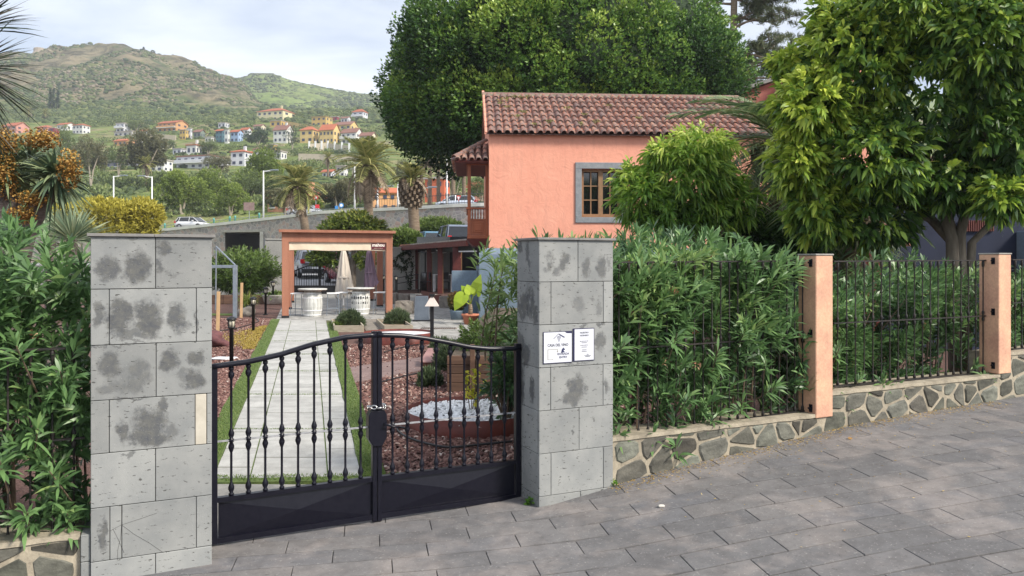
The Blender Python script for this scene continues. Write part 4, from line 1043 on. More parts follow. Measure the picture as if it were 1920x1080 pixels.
# ---- barrel tables with folding stools
def barrel(label, c, marks=False):
    r = thing('barrel_table', label, 'barrel table', c)
    prof = [(.21, 0), (.235, .1), (.262, .28), (.265, .38), (.25, .55), (.215, .70)]
    nst = 16
    for k in range(nst):                                 # staves
        a0, a1 = 2*math.pi*k/nst+.012, 2*math.pi*(k+1)/nst-.012; v = []
        for (rr, z) in prof:
            for a in (a0, (a0+a1)/2, a1): v.append((rr*math.cos(a), rr*math.sin(a), z))
        f = [(i*3+j, i*3+j+1, (i+1)*3+j+1, (i+1)*3+j) for i in range(5) for j in range(2)]
        v += [(x*.93, y*.93, z) for x, y, z in v]
        f += [(i*3+18, i*3, (i+1)*3, (i+1)*3+18) for i in range(5)] + [(i*3+2, i*3+20, (i+1)*3+20, (i+1)*3+2) for i in range(5)]
        obj('stave', MB().add(v, f), mWhiteW, r)
    obj('barrel_core', MB().lathe([(x*.945, z) for x, z in prof], n=16), mDarkPl, r)
    for z, rr in ((.06,.229), (.18,.253), (.52,.257), (.64,.236)): obj('hoop', MB().lathe([(rr, z-.014), (rr+.004, z-.012), (rr+.004, z+.012), (rr, z+.014)], n=20), mWhitePaint, r)
    obj('table_top', MB().lathe([(.38, .735), (.39, .74), (.39, .765), (.38, .77)], n=24), mWhiteW, r)
    obj('top_frame', MB().bbox(-.30, .30, -.30, .30, .70, .735, .004), mDarkPl, r)
    if marks:
        mb = MB()
        for row in (0, 1):
            for k in range(9):
                a = -2.6 + k*.25 + .02*rnd.random(); rr = .258; z = .50 - row*.14; h_ = rnd.uniform(.05, .1)
                mb.obox((rr*math.cos(a), rr*math.sin(a), z), (-math.sin(a), math.cos(a), 0), (math.cos(a), math.sin(a), 0), h_/2, rnd.uniform(.006, .02), .006)
        obj('stencil', mb, mBlack, r)['kind'] = 'stuff'
    return r
b1 = G(586, 594); b2 = G(676, 591)
barrel('white barrel table under the left half of the pergola', b1); barrel('white barrel table with black stencilling, near the purple parasol', b2, True)
mRed = flat('red_seat', (.35,.02,.03), .5)
def stool(label, c, rz, proto=[None]):
    if proto[0] is None:
        r = thing('high_stool', label, 'bar stool', c, rz, 'white high stools at the barrels')
        obj('seat', MB().bbox(-.17, .17, -.17, .17, .60, .63, .008), mWhitePaint, r)
        for sx in (-1, 1):
            for sy in (-1, 1): obj('leg', MB().tube([(sx*.17, sy*.17, 0), (sx*.14, sy*.14, .60)], .008, 6), mGalv, r)
        obj('footrest', MB().tube([(-.16,-.16,.2), (.16,-.16,.2), (.16,.16,.2), (-.16,.16,.2), (-.16,-.16,.2)], .006, 5), mGalv, r)
        proto[0] = (r, family(r)); return r
    return dup(proto[0][0], c, rz, label, tree=proto[0][1])
for b_, dx, dy, lb in ((b1, -.42, .15, 'white high stool left of the plain barrel table'), (b1, .50, .25, 'white high stool right of the plain barrel table'), (b2, -.48, .1, 'white high stool left of the stencilled barrel table'), (b2, .52, .2, 'white high stool right of the stencilled barrel, by the pergola leg')):
    x, y = b_[0]+dx, b_[1]+dy; stool(lb, (x, y, zg(y)+.012), rnd.uniform(-.3, .3))
# ---- closed parasols
def parasol(label, px, py_t, py_b, px_b, Y, c1, c2, w_):
    x = (px-960)/F*Y; zt2 = ZC-(py_t-HZ)/F*Y; zb2 = ZC-(py_b-HZ)/F*Y; g = zg(Y)
    r = thing('parasol', label, 'parasol', (x, Y, g)); mt = M('cloth_'+label.split()[0], c1, c2, 4, .95, bs=.25, bd=.03, sc3=(3,3,.4))
    obj('pole', MB().tube([(0,0,0), (0,0,zt2-g+.06)], .022, 8), mWhitePaint, r); obj('foot', MB().lathe([(.26, 0), (.26, .05), (.05, .08), (.03,.2)], n=16), mConc, r)
    mb = MB(); n_ = 32; rows = 9; sh = (px_b-px)/F*Y; h_ = zt2-zb2
    for j in range(rows+1):
        t = j/rows
        for i in range(n_):
            a = 2*math.pi*i/n_; fold = 1 + .26*math.cos(a*8 + .6*math.sin(t*3)) + .10*math.sin(a*3+t*2)
            rr = (.035 + w_*(t**.75))*fold; z = zt2-g - h_*t + (.07*math.cos(a*8)*t + .13*math.sin(a+.8) if j == rows else 0)
            mb.v.append((rr*math.cos(a)+sh*t*t, rr*math.sin(a)*.8, z))
    for j in range(rows):
        for i in range(n_): mb.f.append((j*n_+i, (j+1)*n_+i, (j+1)*n_+(i+1)%n_, j*n_+(i+1)%n_))
    mb.f.append(tuple(range(n_))); obj('canopy', mb, mt, r, True)
    obj('tie_strap', MB().lathe([(.05+w_*.62, zt2-g-h_*.62), (.06+w_*.62, zt2-g-h_*.65)], (sh*.4,0,0), 12), mt, r)
    return r
parasol('cream closed parasol between the two barrel tables', 644, 466, 550, 645, 22.6, (.62,.56,.48), (.50,.45,.39), .20)
parasol('purple closed parasol beside the right legs of the pergola', 692, 466, 537, 696, 23.0, (.23,.16,.21), (.17,.12,.16), .15)
# ================================================================ BUILDINGS OF THE GARDEN
mSalmon = M('salmon_plaster', (.75,.35,.245), (.68,.295,.205), 1.1, .9, bs=.0, lo=.3, hi=.7)
_n, _l = mSalmon.node_tree.nodes, mSalmon.node_tree.links; _b = _n['Principled BSDF']
_f = tex(_n, _l, 3.2, 5, .6, dist=1.5); _g = tex(_n, _l, 11, 3, .5)
_c = _b.inputs['Base Color'].links[0].from_socket
_c = mixc(_n, _l, ramp(_n, _l, _g, [(.3, .10), (.7, 0)]), _c, (.42,.17,.11)); _k = ramp(_n, _l, tex(_n, _l, 1.7, 8, .7, dist=2.2), [(.488, 0), (.497, .35), (.506, 0)])
_c = mixc(_n, _l, _k, _c, (.50,.24,.17)); _c = mixc(_n, _l, ramp(_n, _l, tex(_n, _l, 2.2, 6, .65, sc3=(2.5,2.5,.28)), [(.50, 0), (.72, .30)]), _c, (.40,.20,.15)); _l.new(_c, _b.inputs['Base Color']); bump(_n, _l, _b, _f, .55, .03)
mSalmonD = M('salmon_plaster_side', (.50,.19,.15), (.42,.15,.12), 2, .88, bs=.5, bd=.015, fine=24)
def tile_mat():
    m, n, l, b = nodes('clay_roof_tile'); b.inputs['Roughness'].default_value = .85; b.inputs['Specular IOR Level'].default_value = .2
    oi = n.new('ShaderNodeObjectInfo')
    c = ramp(n, l, oi.outputs['Random'], [(0, (.19,.09,.075)), (.3, (.33,.13,.085)), (.6, (.46,.18,.11)), (.85, (.56,.28,.18)), (1, (.26,.15,.13))])
    f = tex(n, l, 9, 6, .7); c = mixc(n, l, ramp(n, l, f, [(.39, 0), (.53, .86)]), c, (.15,.118,.112))
    g = tex(n, l, 31, 4, .6); c = mixc(n, l, ramp(n, l, g, [(.58, 0), (.68, .5)]), c, (.42,.38,.28))
    l.new(c, b.inputs['Base Color']); bump(n, l, b, f, .5, .008); return m
mTile = tile_mat()
mBluStone = M('grey_window_stone', (.20,.215,.23), (.27,.28,.29), 8, .8, bs=.4, fine=60)
mFrameW = M('window_frame_wood', (.26,.15,.075), (.20,.115,.055), 12, .6)
mGlass = flat('dark_window_glass', (.012,.014,.016), .06, spec=.8)
mBalc = M('balcony_wood', (.30,.085,.03), (.22,.055,.02), 6, .45, bs=.3, sc3=(1,1,.3))
mOxred = M('oxblood_wood', (.14,.035,.028), (.10,.022,.02), 7, .55)
mNavyWall = M('dark_blue_wall', (.014,.02,.045), (.010,.015,.035), 3, .8)
mWhiteWall = M('white_rendered_wall', (.62,.62,.57), (.50,.50,.46), 1.6, .9, bs=.3, fine=30)
mGreyWall = M('grey_block_wall', (.29,.29,.275), (.22,.22,.21), 1.2, .9, bs=.3, fine=20)
house = thing('salmon_house', 'salmon plastered house with clay tile roof and grey window surround, behind the pillar with notices', 'house', (-.608, 20.5, 0), R(3.3))
LN, DP, EZ, RZ_ = 7.7, 6.2, 5.13, 6.80
wx0, wx1, wz0, wz1 = 2.47, 3.53, 2.93, 4.22
mb = MB()
def q4(a, b_, c, d): mb.add([a, b_, c, d], [(0,1,2,3)])
e = .30
for (x0, x1, z0, z1) in ((0, wx0, 0, EZ), (wx1, LN, 0, EZ), (wx0, wx1, 0, wz0), (wx0, wx1, wz1, EZ)):
    q4((x0,0,z0), (x1,0,z0), (x1,0,z1), (x0,0,z1))
for (a, b_) in (((wx0,wz0),(wx0,wz1)), ((wx0,wz1),(wx1,wz1)), ((wx1,wz1),(wx1,wz0)), ((wx1,wz0),(wx0,wz0))):
    q4((a[0],0,a[1]), (b_[0],0,b_[1]), (b_[0],e,b_[1]), (a[0],e,a[1]))
mb.add([(0,0,0), (0,DP,0), (0,DP,EZ), (0,DP/2,RZ_-.03), (0,0,EZ)], [(0,4,3,2,1)]); mb.add([(LN,0,0), (LN,DP,0), (LN,DP,EZ), (LN,DP/2,RZ_-.03), (LN,0,EZ)], [(0,1,2,3,4)])
q4((0,DP,0), (0,DP,EZ), (LN,DP,EZ), (LN,DP,0))
obj('wall', mb, mSalmon, house)
# window with stone surround, two casements of six panes
wn_ = obj('window', MB().box(wx0, wx1, .22, .24, wz0, wz1), mGlass, house)
sw = .17
for (x0, x1, z0, z1) in ((wx0-sw, wx1+sw, wz1+.002, wz1+.17), (wx0-sw, wx1+sw, wz0-.15, wz0-.002), (wx0-sw, wx0-.001, wz0, wz1), (wx1+.001, wx1+sw, wz0, wz1)):
    obj('surround_stone', MB().bbox(x0, x1, -.04, .06, z0, z1, .006), mBluStone, wn_)
def fr_box(x0, x1, z0, z1, y0=.12, y1=.19): obj('sash_bar', MB().box(x0, x1, y0, y1, z0, z1), mFrameW, wn_)
fr_box(wx0+.01, wx0+.07, wz0+.01, wz1-.01, .10); fr_box(wx1-.07, wx1-.01, wz0+.01, wz1-.01, .10); fr_box(wx0+.071, wx1-.071, wz1-.07, wz1-.01, .101); fr_box(wx0+.071, wx1-.071, wz0+.01, wz0+.09, .101)
mid = (wx0+wx1)/2; fr_box(mid-.06, mid+.06, wz0+.091, wz1-.071, .102)
for a, b_ in ((wx0+.071, mid-.061), (mid+.061, wx1-.071)):
    fr_box((a+b_)/2-.014, (a+b_)/2+.014, wz0+.092, wz1-.072, .13)
    for k in (1, 2): z = wz0+.09 + (wz1-wz0-.16)*k/3; fr_box(a, (a+b_)/2-.015, z-.013, z+.013, .131); fr_box((a+b_)/2+.015, b_, z-.013, z+.013, .131)
# roof
roof = obj('roof', MB().add([(-.10,-.16,EZ-.04), (LN+.1,-.16,EZ-.04), (LN+.1,DP/2,RZ_), (-.10,DP/2,RZ_), (-.1,DP+.16,EZ-.04), (LN+.1,DP+.16,EZ-.04)], [(0,1,2,3), (3,2,5,4)]), mTile, house)
def tile_mesh(name, r0, r1, L_, n_=6, th=.014):
    """half-cone cover tile along local -Y (downslope), convex up"""
    mb = MB(); v = []
    for (y, r) in ((0, r1), (-L_, r0)):
        for k in range(n_+1):
            a = math.pi*k/n_; v.append((r*math.cos(a), y, r*math.sin(a)))
    for k in range(n_+1):
        a = math.pi*k/n_; v.append(((r0-th)*math.cos(a), -L_, (r0-th)*math.sin(a)))
    f = [(k, n_+1+k, n_+2+k, k+1)[::-1] for k in range(n_)] + [(n_+1+k, 2*n_+2+k, 2*n_+3+k, n_+2+k)[::-1] for k in range(n_)]
    mb.add(v, f); me = mb.mesh(name, False); me.materials.append(mTile); return me
tme = tile_mesh('roof_tile', .084, .066, .50)
slope = math.atan2(RZ_-EZ+.04, DP/2+.16); sl_len = math.hypot(RZ_-EZ+.04, DP/2+.16)
NC, NR_ = 37, 8; sp = (LN+.16)/NC; cov = sl_len/NR_
for c_ in range(NC):
    for r_ in range(NR_):
        o = link('roof_tile', tme, None, roof)
        d = (r_+1)*cov + .02                      # distance of the upper end from the eave
        y = -.19 + d*math.cos(slope); z = EZ-.05 + d*math.sin(slope)
        o.location = (-.05 + (c_+.5)*sp + rnd.uniform(-.006,.006), y-.0, z+.03+rnd.uniform(0,.008)); o.rotation_euler = (slope - .045, 0, rnd.uniform(-.03,.03))
mb = MB()                                          # channel tiles, joined
for c_ in range(NC+1):
    x = -.05 + c_*sp
    for r_ in range(NR_):
        d0, d1 = r_*cov, (r_+1)*cov+.03; v = []
        for (d, r, up) in ((d0, .072, .0), (d1, .058, -.0)):
            for k in range(5):
                a = math.pi + math.pi*k/4; v.append((x + r*math.cos(a), -.17 + d*math.cos(slope) , EZ-.04 + .075 + d*math.sin(slope) + r*math.sin(a)*.6 + (.012 if d == d0 else 0)))
        mb.add(v, [(k, k+1, 6+k, 5+k) for k in range(4)])
o = obj('channel_tiles', mb, mTile, roof); o['kind'] = 'stuff'
rme = tile_mesh('ridge_tile', .115, .10, .47)
for i in range(18):
    o = link('ridge_tile', rme, None, roof); o.location = (-.10 + .44*(i+1), DP/2, RZ_+.01); o.rotation_euler = (0, 0, R(90)); o.rotation_euler = (R(1.5), 0, R(-90)+math.pi*0)
mb = MB().box(-.1, LN+.1, DP/2-.13, DP/2+.13, RZ_-.06, RZ_+.035); obj('ridge_mortar', mb, mMortar, roof)
vm = MB()
for i in range(9):
    d = i*cov*.98; vm.obox((-.09, -.15 + (d+.2)*math.cos(slope), EZ+.0 + (d+.2)*math.sin(slope)), (1,0,0), (0,math.cos(slope),math.sin(slope)), .03, .035, .21)
obj('verge_mortar', vm, mSalmon, roof)
P = []
for (c_, r_) in ((2,6),(3,6.4),(4,6.8),(5,6.7),(6,6.8),(2,5.2),(3,4.4),(5,3.4),(11,4.3),(13,3),(8,1.6),(12,1.2),(6,.9),(20,2.4),(24,.5),(14,1.7),(17,5),(29,1.1),(4,2.5)):
    for k in range(26): d = (r_+.2*rnd.random())*cov; P.append((-.05+(c_+rnd.gauss(0,.25))*sp, -.16+d*math.cos(slope), EZ+.08+d*math.sin(slope)))
P = np.array(P); o = link('roof_weeds', leafmesh('roof_weeds', P, sphere(len(P))+[0,-.3,.7], .10, .035, .3, 1), leafmat('roof_weed', [(0, (.14,.15,.05)), (.6, (.30,.29,.11)), (1, (.42,.38,.2))]), roof); o['kind'] = 'stuff'
# grey-blue plinth storey projecting in front and on the flank
obj('plinth', MB().add([(-.27,-.80,-.1), (LN+.3,-.80,-.1), (LN+.3,-.003,-.1), (-.27,-.003,-.1), (-.27,-.80,1.93), (LN+.3,-.80,1.93), (LN+.3,-.003,2.10), (-.05,-.003,2.10), (-.27,-.2,1.97)],
    [(0,1,5,4), (4,5,6,7,8), (1,2,6,5), (0,4,8,3), (8,7,3), (3,7,6,2)]), mBlueW, house)
obj('plinth', MB().box(-.27, -.003, -.002, DP, -.1, 1.6), mBlueW, house)
# balcony on the left gable
bal = obj('balcony', MB().bbox(-.58, -.002, .45, 3.2, 2.36, 2.46, .01), mBalc, house)
def bw(nm, x0, x1, y0, y1, z0, z1, b_=.006, mt=None): return obj(nm, MB().bbox(x0, x1, y0, y1, z0, z1, b_), mt or mBalc, bal)
obj('bracket', MB().add([(-.60,.42,2.36), (-.003,.42,2.36), (-.003,3.2,2.36), (-.60,3.2,2.36), (-.42,.55,2.18), (-.003,.55,2.18), (-.003,3.1,2.18), (-.42,3.1,2.18)], [(0,1,2,3), (7,6,5,4), (0,4,5,1), (1,5,6,2), (2,6,7,3), (3,7,4,0)]), mOxred, bal)
for y in (.46, 1.35, 2.25, 3.1): bw('balcony_post', -.57, -.48, y, y+.09, 2.461, 4.36)
bw('balcony_post', -.085, -.003, .46, .55, 2.461, 4.36)
bw('handrail', -.60, -.003, .44, .57, 3.16, 3.21); bw('handrail', -.60, -.47, .572, 3.2, 3.16, 3.21)
bw('lower_rail', -.479, -.086, .48, .53, 2.86, 2.90); bw('lower_rail', -.55, -.50, .56, 3.1, 2.86, 2.90)
bw('panel', -.479, -.086, .485, .515, 2.465, 2.859); bw('panel', -.54, -.51, .56, 3.1, 2.465, 2.859)
bw('panel_moulding', -.42, -.145, .468, .484, 2.53, 2.80, .012); bw('panel_moulding', -.37, -.195, .455, .467, 2.58, 2.75, .008)
for k in range(5): obj('balcony_baluster', MB().lathe([(.012,2.90), (.02,2.93), (.012,2.97), (.022,3.03), (.012,3.09), (.012,3.16)], (-.44+k*.077,.505,0), 8), mBalc, bal, True)
for k in range(22): obj('balcony_baluster', MB().lathe([(.012,2.90), (.02,2.93), (.012,2.97), (.022,3.03), (.012,3.09), (.012,3.16)], (-.525,.62+k*.11,0), 6), mBalc, bal, True)
bw('lintel', -.60, -.003, .43, .56, 4.361, 4.46); bw('lintel', -.60, -.47, .562, 3.2, 4.361, 4.46)
# balcony roof: hipped towards the viewer
ap = (-.003, 1.15, 5.06); e0 = (-.92, .10, 4.42); e1 = (-.003, .10, 4.42); e2 = (-.92, 3.5, 4.42); ap2 = (-.003, 3.5, 5.06)
br = obj('balcony_roof', MB().add([e0, e1, ap, e2, ap2, (e0[0]+.02,e0[1]+.02,4.38), (e1[0],e1[1]+.02,4.38), (e2[0]+.02,e2[1],4.38), (-.003,3.5,4.38)], [(0,1,2), (0,2,4,3), (0,5,6,1), (0,3,7,5), (5,7,8,6)]), mOxred, house)
sf = math.atan2(ap[2]-e1[2], ap[1]-e1[1]); tl2 = tile_mesh('roof_tile', .078, .064, .36)
for k in range(5):
    x = -.09 - k*.185; full = (1 + x/.92); n_ = max(1, int(round(full*3.6)))
    for r_ in range(n_):
        d = (r_+1)*.33; o = link('roof_tile', tl2, None, br); o.location = (x, .06+d*math.cos(sf), 4.44+d*math.sin(sf)); o.rotation_euler = (sf-.05, 0, rnd.uniform(-.04,.04))
ss2 = math.atan2(ap[2]-e0[2], .92)
for k in range(14):
    y = .35 + k*.2; full = min(1, (y-.1)/1.05); n_ = max(1, int(round(full*3.3)))
    for r_ in range(n_):
        d = (r_+1)*.34; o = link('roof_tile', tl2, None, br); o.location = (-.95+d*math.cos(ss2), y, 4.44+d*math.sin(ss2)); o.rotation_mode = 'ZYX'
        o.rotation_euler = Matrix.Rotation(-R(90), 3, 'Z').to_euler(); o.matrix_local = Matrix.Translation(o.location) @ Matrix.Rotation(R(-90), 4, 'Z') @ Matrix.Rotation(ss2-.05, 4, 'X')
hd = Vector(ap) - Vector(e0); hl = hd.length; hz = math.atan2(hd.y, hd.x) - R(90); hx = math.asin(hd.z/hl)
for i in range(4):
    o = link('hip_tile', rme, None, br); p = Vector(e0) + hd*((i+1)/4.2); o.matrix_local = Matrix.Translation(p + Vector((0,0,.08))) @ Matrix.Rotation(hz, 4, 'Z') @ Matrix.Rotation(hx, 4, 'X') @ Matrix.Scale(.8, 4)
# low grey-blue side wall
bwl = obj('blue_side_wall', MB().bbox(-1.62, -.93, 20.75, 20.95, -.05, 1.5, .01), mBlueW); tag(bwl, 'low grey-blue wall left of the salmon house, behind the elephant ear', 'wall')
# ---- outdoor bar shelter
bar = thing('bar_shelter', 'open bar shelter with flat roof and dark red posts, left of the salmon house', 'shelter', (-3.4, 33, zg(33)))
bp = [(779.6, 35.5), (805, 33.7), (825.4, 31.9), (857, 29.8)]
for k, (px, Y) in enumerate(bp):
    x = (px-960)/F*Y; zt2 = ZC + (490-460)/F*Y; z0 = zg(Y); w_ = .10 if k < 3 else .16
    obj('shelter_post', MB().obox((x, Y, (z0+zt2)/2), (1,0,0), (0,1,0), (zt2-z0)/2, w_, w_), mOxred, bar, world=True)
    obj('post_rim', MB().obox((x+w_+.015, Y-.02, (z0+zt2)/2), (1,0,0), (0,1,0), (zt2-z0)/2, .015, .02), mFrameW, bar, world=True)
def rq(px, py, Y): return W3(px, py, Y)
R0, R1_, R2_, R3_ = rq(750, 459, 35.2), rq(876, 447.5, 28.5), rq(884, 449, 34), rq(770, 457.5, 39.0)
mRoofP = M('old_roof_panel', (.42,.38,.33), (.27,.22,.19), 4, .8, bs=.4)
v = [R0, R1_, R2_, R3_]; v = v + [(a[0], a[1], a[2]-.05) for a in v]
obj('roof_sheet', MB().add(v, [(0,1,2,3), (7,6,5,4), (0,4,5,1), (1,5,6,2), (2,6,7,3), (3,7,4,0)]), mRoofP, bar, world=True)
def beam(nm, a, b_, w_, h_, mt):
    a, b_ = Vector(a), Vector(b_); d = b_-a; dx = Vector((d.x, d.y, 0)).normalized(); n_ = Vector((-dx.y, dx.x, 0)); v = []
    for p in (a, b_):
        for (i, j) in ((-1,-1), (1,-1), (1,1), (-1,1)): v.append(tuple(p + n_*i*w_ + Vector((0,0,j*h_))))
    return obj(nm, MB().add(v, [(0,1,2,3), (7,6,5,4), (0,4,5,1), (1,5,6,2), (2,6,7,3), (3,7,4,0)]), mt, bar, world=True)
beam('front_fascia', (R0[0],R0[1]-.03,R0[2]-.15), (R1_[0],R1_[1]-.03,R1_[2]-.17), .05, .10, mOxred)
beam('gutter_pipe', rq(752, 460, 35.0), rq(832, 457, 31.2), .05, .035, mPergola)
for k in range(3):
    a, b_ = bp[k], bp[k+1]; pa = W3(a[0]+5, 468, a[1]); pb = W3(b_[0]-6, 466, b_[1])
    beam('rolled_blind', (pa[0],pa[1]+.1,pa[2]), (pb[0],pb[1]+.1,pb[2]), .06, .13, mNavy if k == 5 else mBlack)
    pa = W3(a[0]+5, 473.5, a[1]); pb = W3(b_[0]-6, 469.5 if k else 470.5, b_[1]); beam('blind_bar', (pa[0],pa[1]+.0,pa[2]), (pb[0],pb[1]+.0,pb[2]), .03, .025, mWhitePaint)
pa, pb = W3(861, 471.5, 29.6), W3(893, 471, 28.4); beam('blind_bar', pa, pb, .03, .025, mWhitePaint); pa, pb = W3(861, 467, 29.7), W3(893, 466, 28.5); beam('rolled_blind', pa, pb, .06, .11, mBlack)
obj('back_wall', MB().prism([(-4.5, 36.6), (-2.9, 36.1), (-2.9, 36.3), (-4.5, 36.8)], .3, 2.9), mGreyWall, bar, world=True)
obj('back_wall', MB().prism([(-2.9, 36.1), (.2, 35.1), (.2, 35.3), (-2.9, 36.3)], .3, 2.9), M('shelter_dark_wall', (.06,.06,.065), (.04,.04,.045), 4, .9), bar, world=True)
# counter, heater, table, chairs, ramp, rail
x, y, z = W3(802, 545, 34.5)[0], 34.4, zg(34.4)
ht = thing('patio_heater', 'dark patio heater standing under the bar shelter', 'heater', (x-.1, y, z)); obj('base', MB().lathe([(.22,0), (.22,.75), (.2,.8), (.04,.82)], n=16), M('dark_chrome', (.10,.10,.10), (.16,.16,.16), 9, .3, metal=.6), ht, True); obj('stem', MB().tube([(0,0,.8), (0,0,1.7)], .03, 8), mBlack, ht); obj('hood', MB().lathe([(.05,1.65), (.28,1.7), (.1,1.8)], n=14), mGalv, ht, True)
x = (830-960)/F*33.2; tb = thing('white_table', 'white slatted table under the bar shelter', 'table', (x, 33.4, zg(33.4)))
for k in range(5): obj('slat', MB().bbox(-.42, .42, -.32+k*.13, -.21+k*.13, .72, .745, .004), mWhitePaint, tb)
for sx in (-.38, .38):
    for sy in (-.28, .26): obj('leg', MB().bbox(sx-.03, sx+.03, sy-.03, sy+.03, 0, .72, .004), mWhitePaint, tb)
for dx, lb in ((-.72, 'dark chair left of the white table under the shelter'), (.10, 'dark chair in front of the white table under the shelter')):
    ca = thing('dark_chair', lb, 'chair', (x+dx, 33.0, zg(33)), 1.5 if dx < 0 else 0); obj('seat', MB().bbox(-.2,.2,-.2,.2,.43,.46,.01), mBlack, ca); obj('backrest', MB().bbox(-.2,.2,-.21,-.18,.55,.85,.01), mBlack, ca)
    for sx in (-.18,.18):
        for sy in (-.18,.18): obj('leg', MB().tube([(sx,sy,0), (sx,sy,.43)], .014, 6), mBlack, ca)
hr = thing('handrail', 'black two-bar handrail beside the ivy wall', 'handrail', (-4.6, 32, zg(32)))
a = np.array(G(748, 553)); b_ = np.array([W3(784, 530, 32.5)[0], 32.5, zg(32.5)]); a = np.array([W3(745,550,31.5)[0], 31.5, zg(31.5)])
for h_ in (.55, .78): obj('rail', MB().tube([(a[0],a[1],a[2]+h_-.12), (b_[0],b_[1],b_[2]+h_)], .02, 6), mBlack, hr, world=True)
for p, hh in ((a, .66), (b_, .78)): obj('rail_post', MB().tube([tuple(p), (p[0],p[1],p[2]+hh)], .022, 6), mBlack, hr, world=True)
rp_ = thing('red_ramp', 'dark red timber ramp sides leading to the bar shelter', 'ramp', (-3.6, 28, zg(28)))
for (p0, h0, p1, h1, Y0_, Y1_) in (((780,553),(781,571),(827,553),(827,573),27.5,24.5), ((790,545),(790,552),(812,549),(812,558),29,27)):
    A_, B_, C_, D_ = W3(*p0, Y0_), W3(*h0, Y0_), W3(*p1, Y1_), W3(*h1, Y1_)
    t_ = .05; v = [A_, C_, (C_[0],C_[1]+t_,C_[2]), (A_[0],A_[1]+t_,A_[2]), B_, D_, (D_[0],D_[1]+t_,D_[2]), (B_[0],B_[1]+t_,B_[2])]
    obj('side_board', MB().add(v, [(3,2,1,0), (4,5,6,7), (0,1,5,4), (1,2,6,5), (2,3,7,6), (3,0,4,7)]), mCorten, rp_, world=True)
# stone kerb blocks at the ramp
for px, py, Y, w_, lb in ((840, 575, 24.3, .5, 'rough stone block at the low end of the red ramp'), (731, 569, 26, .5, 'grey stone block beside the black handrail')):
    x, _, _z = W3(px, py, Y); o = obj('stone_block', roughblock(w_*.55, .25, .2, int(px)), mRock); o.location = (x, Y, zg(Y)+.17); tag(o, lb, 'stone')
# ---- white wall with ivy, grey walls, rear gate
def wallseg(name, label, a, b_, z1, th, mt, z0=None):
    a = np.array(a, float); b_ = np.array(b_, float); d = (b_-a)/np.linalg.norm(b_-a); n_ = np.array([-d[1], d[0]])*th
    z0 = z0 if z0 is not None else min(zg(a[1]), zg(b_[1]))-.1
    r = thing(name, label, 'wall', (float(a[0]), float(a[1]), 0)); obj('wall_face', MB().prism([tuple(a), tuple(b_), tuple(b_+n_), tuple(a+n_)], z0, z1), mt, r, world=True)
    obj('wall_coping', MB().prism([tuple(a-n_*.15), tuple(b_-n_*.15), tuple(b_+n_*1.15), tuple(a+n_*1.15)], z1+.001, z1+.06), mt, r, world=True); return r
Yw = 33.2; xa_, xb_ = W3(667, 0, Yw)[0], W3(788, 0, Yw+2.4)[0]
wallseg('white_wall', 'white garden wall with climbing ivy, behind the pergola', (xa_, Yw), (xb_, Yw+2.4), ZC+.58, .2, mWhiteWall)
wallseg('grey_wall', 'plain grey concrete wall at the left of the pergola', (W3(497,0,30)[0], 30), (W3(536,0,30.4)[0], 30.4), ZC+.83, .25, mGreyWall)
wallseg('grey_wall', 'grey garden wall behind the big round shrub at the left', (-26, 31.5), (W3(496,0,30.2)[0]-.02, 30.2), 1.55, .2, mGreyWall)
# ivy
iv = thing('ivy', 'thin ivy climbing over the white wall right of the pergola', 'climbing plant', (W3(765,0,34)[0], 34.4, zg(34)))
def ivpt(px, py): 
    k = (px-667)/(788-667); Y = Yw + 2.4*k - .05; return W3(px, py, Y)
lines = [[(770,548),(768,535),(764,520),(760,505),(763,490),(770,478),(764,470),(757,474),(748,480),(742,490)], [(760,505),(752,500),(744,498),(738,490)], [(768,535),(772,515),(775,500),(770,490)], [(757,474),(752,482),(757,492)]]
P = []
for ln in lines:
    p3 = [ivpt(*p) for p in ln]; obj('vine_stem', MB().tube(p3, .012, 5), mStem, iv, world=True)
    for i in range(len(p3)-1):
        for k in range(26): t = rnd.random(); P.append([p3[i][j]+(p3[i+1][j]-p3[i][j])*t + rnd.gauss(0, .06)*(j != 1) for j in range(3)])
P = np.array(P); P[:, 1] -= .03; D = sphere(len(P))*[1,.2,1] + [0,-.5,-.2]
mIvy = leafmat('ivy_leaf', [(0, (.015,.03,.012)), (1, (.05,.08,.03))])
lv = link('foliage', leafmesh('foliage', P, D, .11, .08, .2, 1), mIvy, iv); lv.matrix_parent_inverse = Matrix.Translation(iv.location).inverted()
# wall lamp of the ivy wall
# rear gate
Yg = 31.4; gx0, gx1 = W3(549,0,Yg)[0], W3(652,0,Yg+.2)[0]; zg_ = zg(Yg)
rg = thing('rear_gate', 'black arched iron gate at the far end of the path, seen under the pergola', 'gate', ((gx0+gx1)/2, Yg, zg_))
wd_ = gx1-gx0; x0, x1 = -wd_/2, wd_/2; ztop = lambda x: ZC-zg_ - .42 + .30*math.cos(min(1, abs(x)/(wd_/2))*math.pi/2)
obj('kick_panel', MB().box(x0, x1, -.015, .015, .02, .36), mBlack, rg)
obj('top_rail', MB().tube([(x, 0, ztop(x)) for x in np.linspace(x0, x1, 15)], .028, 6), mBlack, rg)
obj('stile', MB().bbox(-.045, .045, -.03, .03, 0, ztop(0)+.02, .004), mBlack, rg); obj('stile', MB().bbox(x0, x0+.05, -.03, .03, 0, ztop(x0), .004), mBlack, rg); obj('stile', MB().bbox(x1-.05, x1, -.03, .03, 0, ztop(x1), .004), mBlack, rg)
obj('lock_box', MB().bbox(-.08, .08, -.04, .04, .7, 1.0, .01), mBlack, rg)
for k in range(22):
    x = x0 + wd_*(k+.7)/22.4
    if abs(x) > .06: obj('bar', MB().tube([(x, 0, .36), (x, 0, ztop(x))], .011, 5), mBlack, rg)
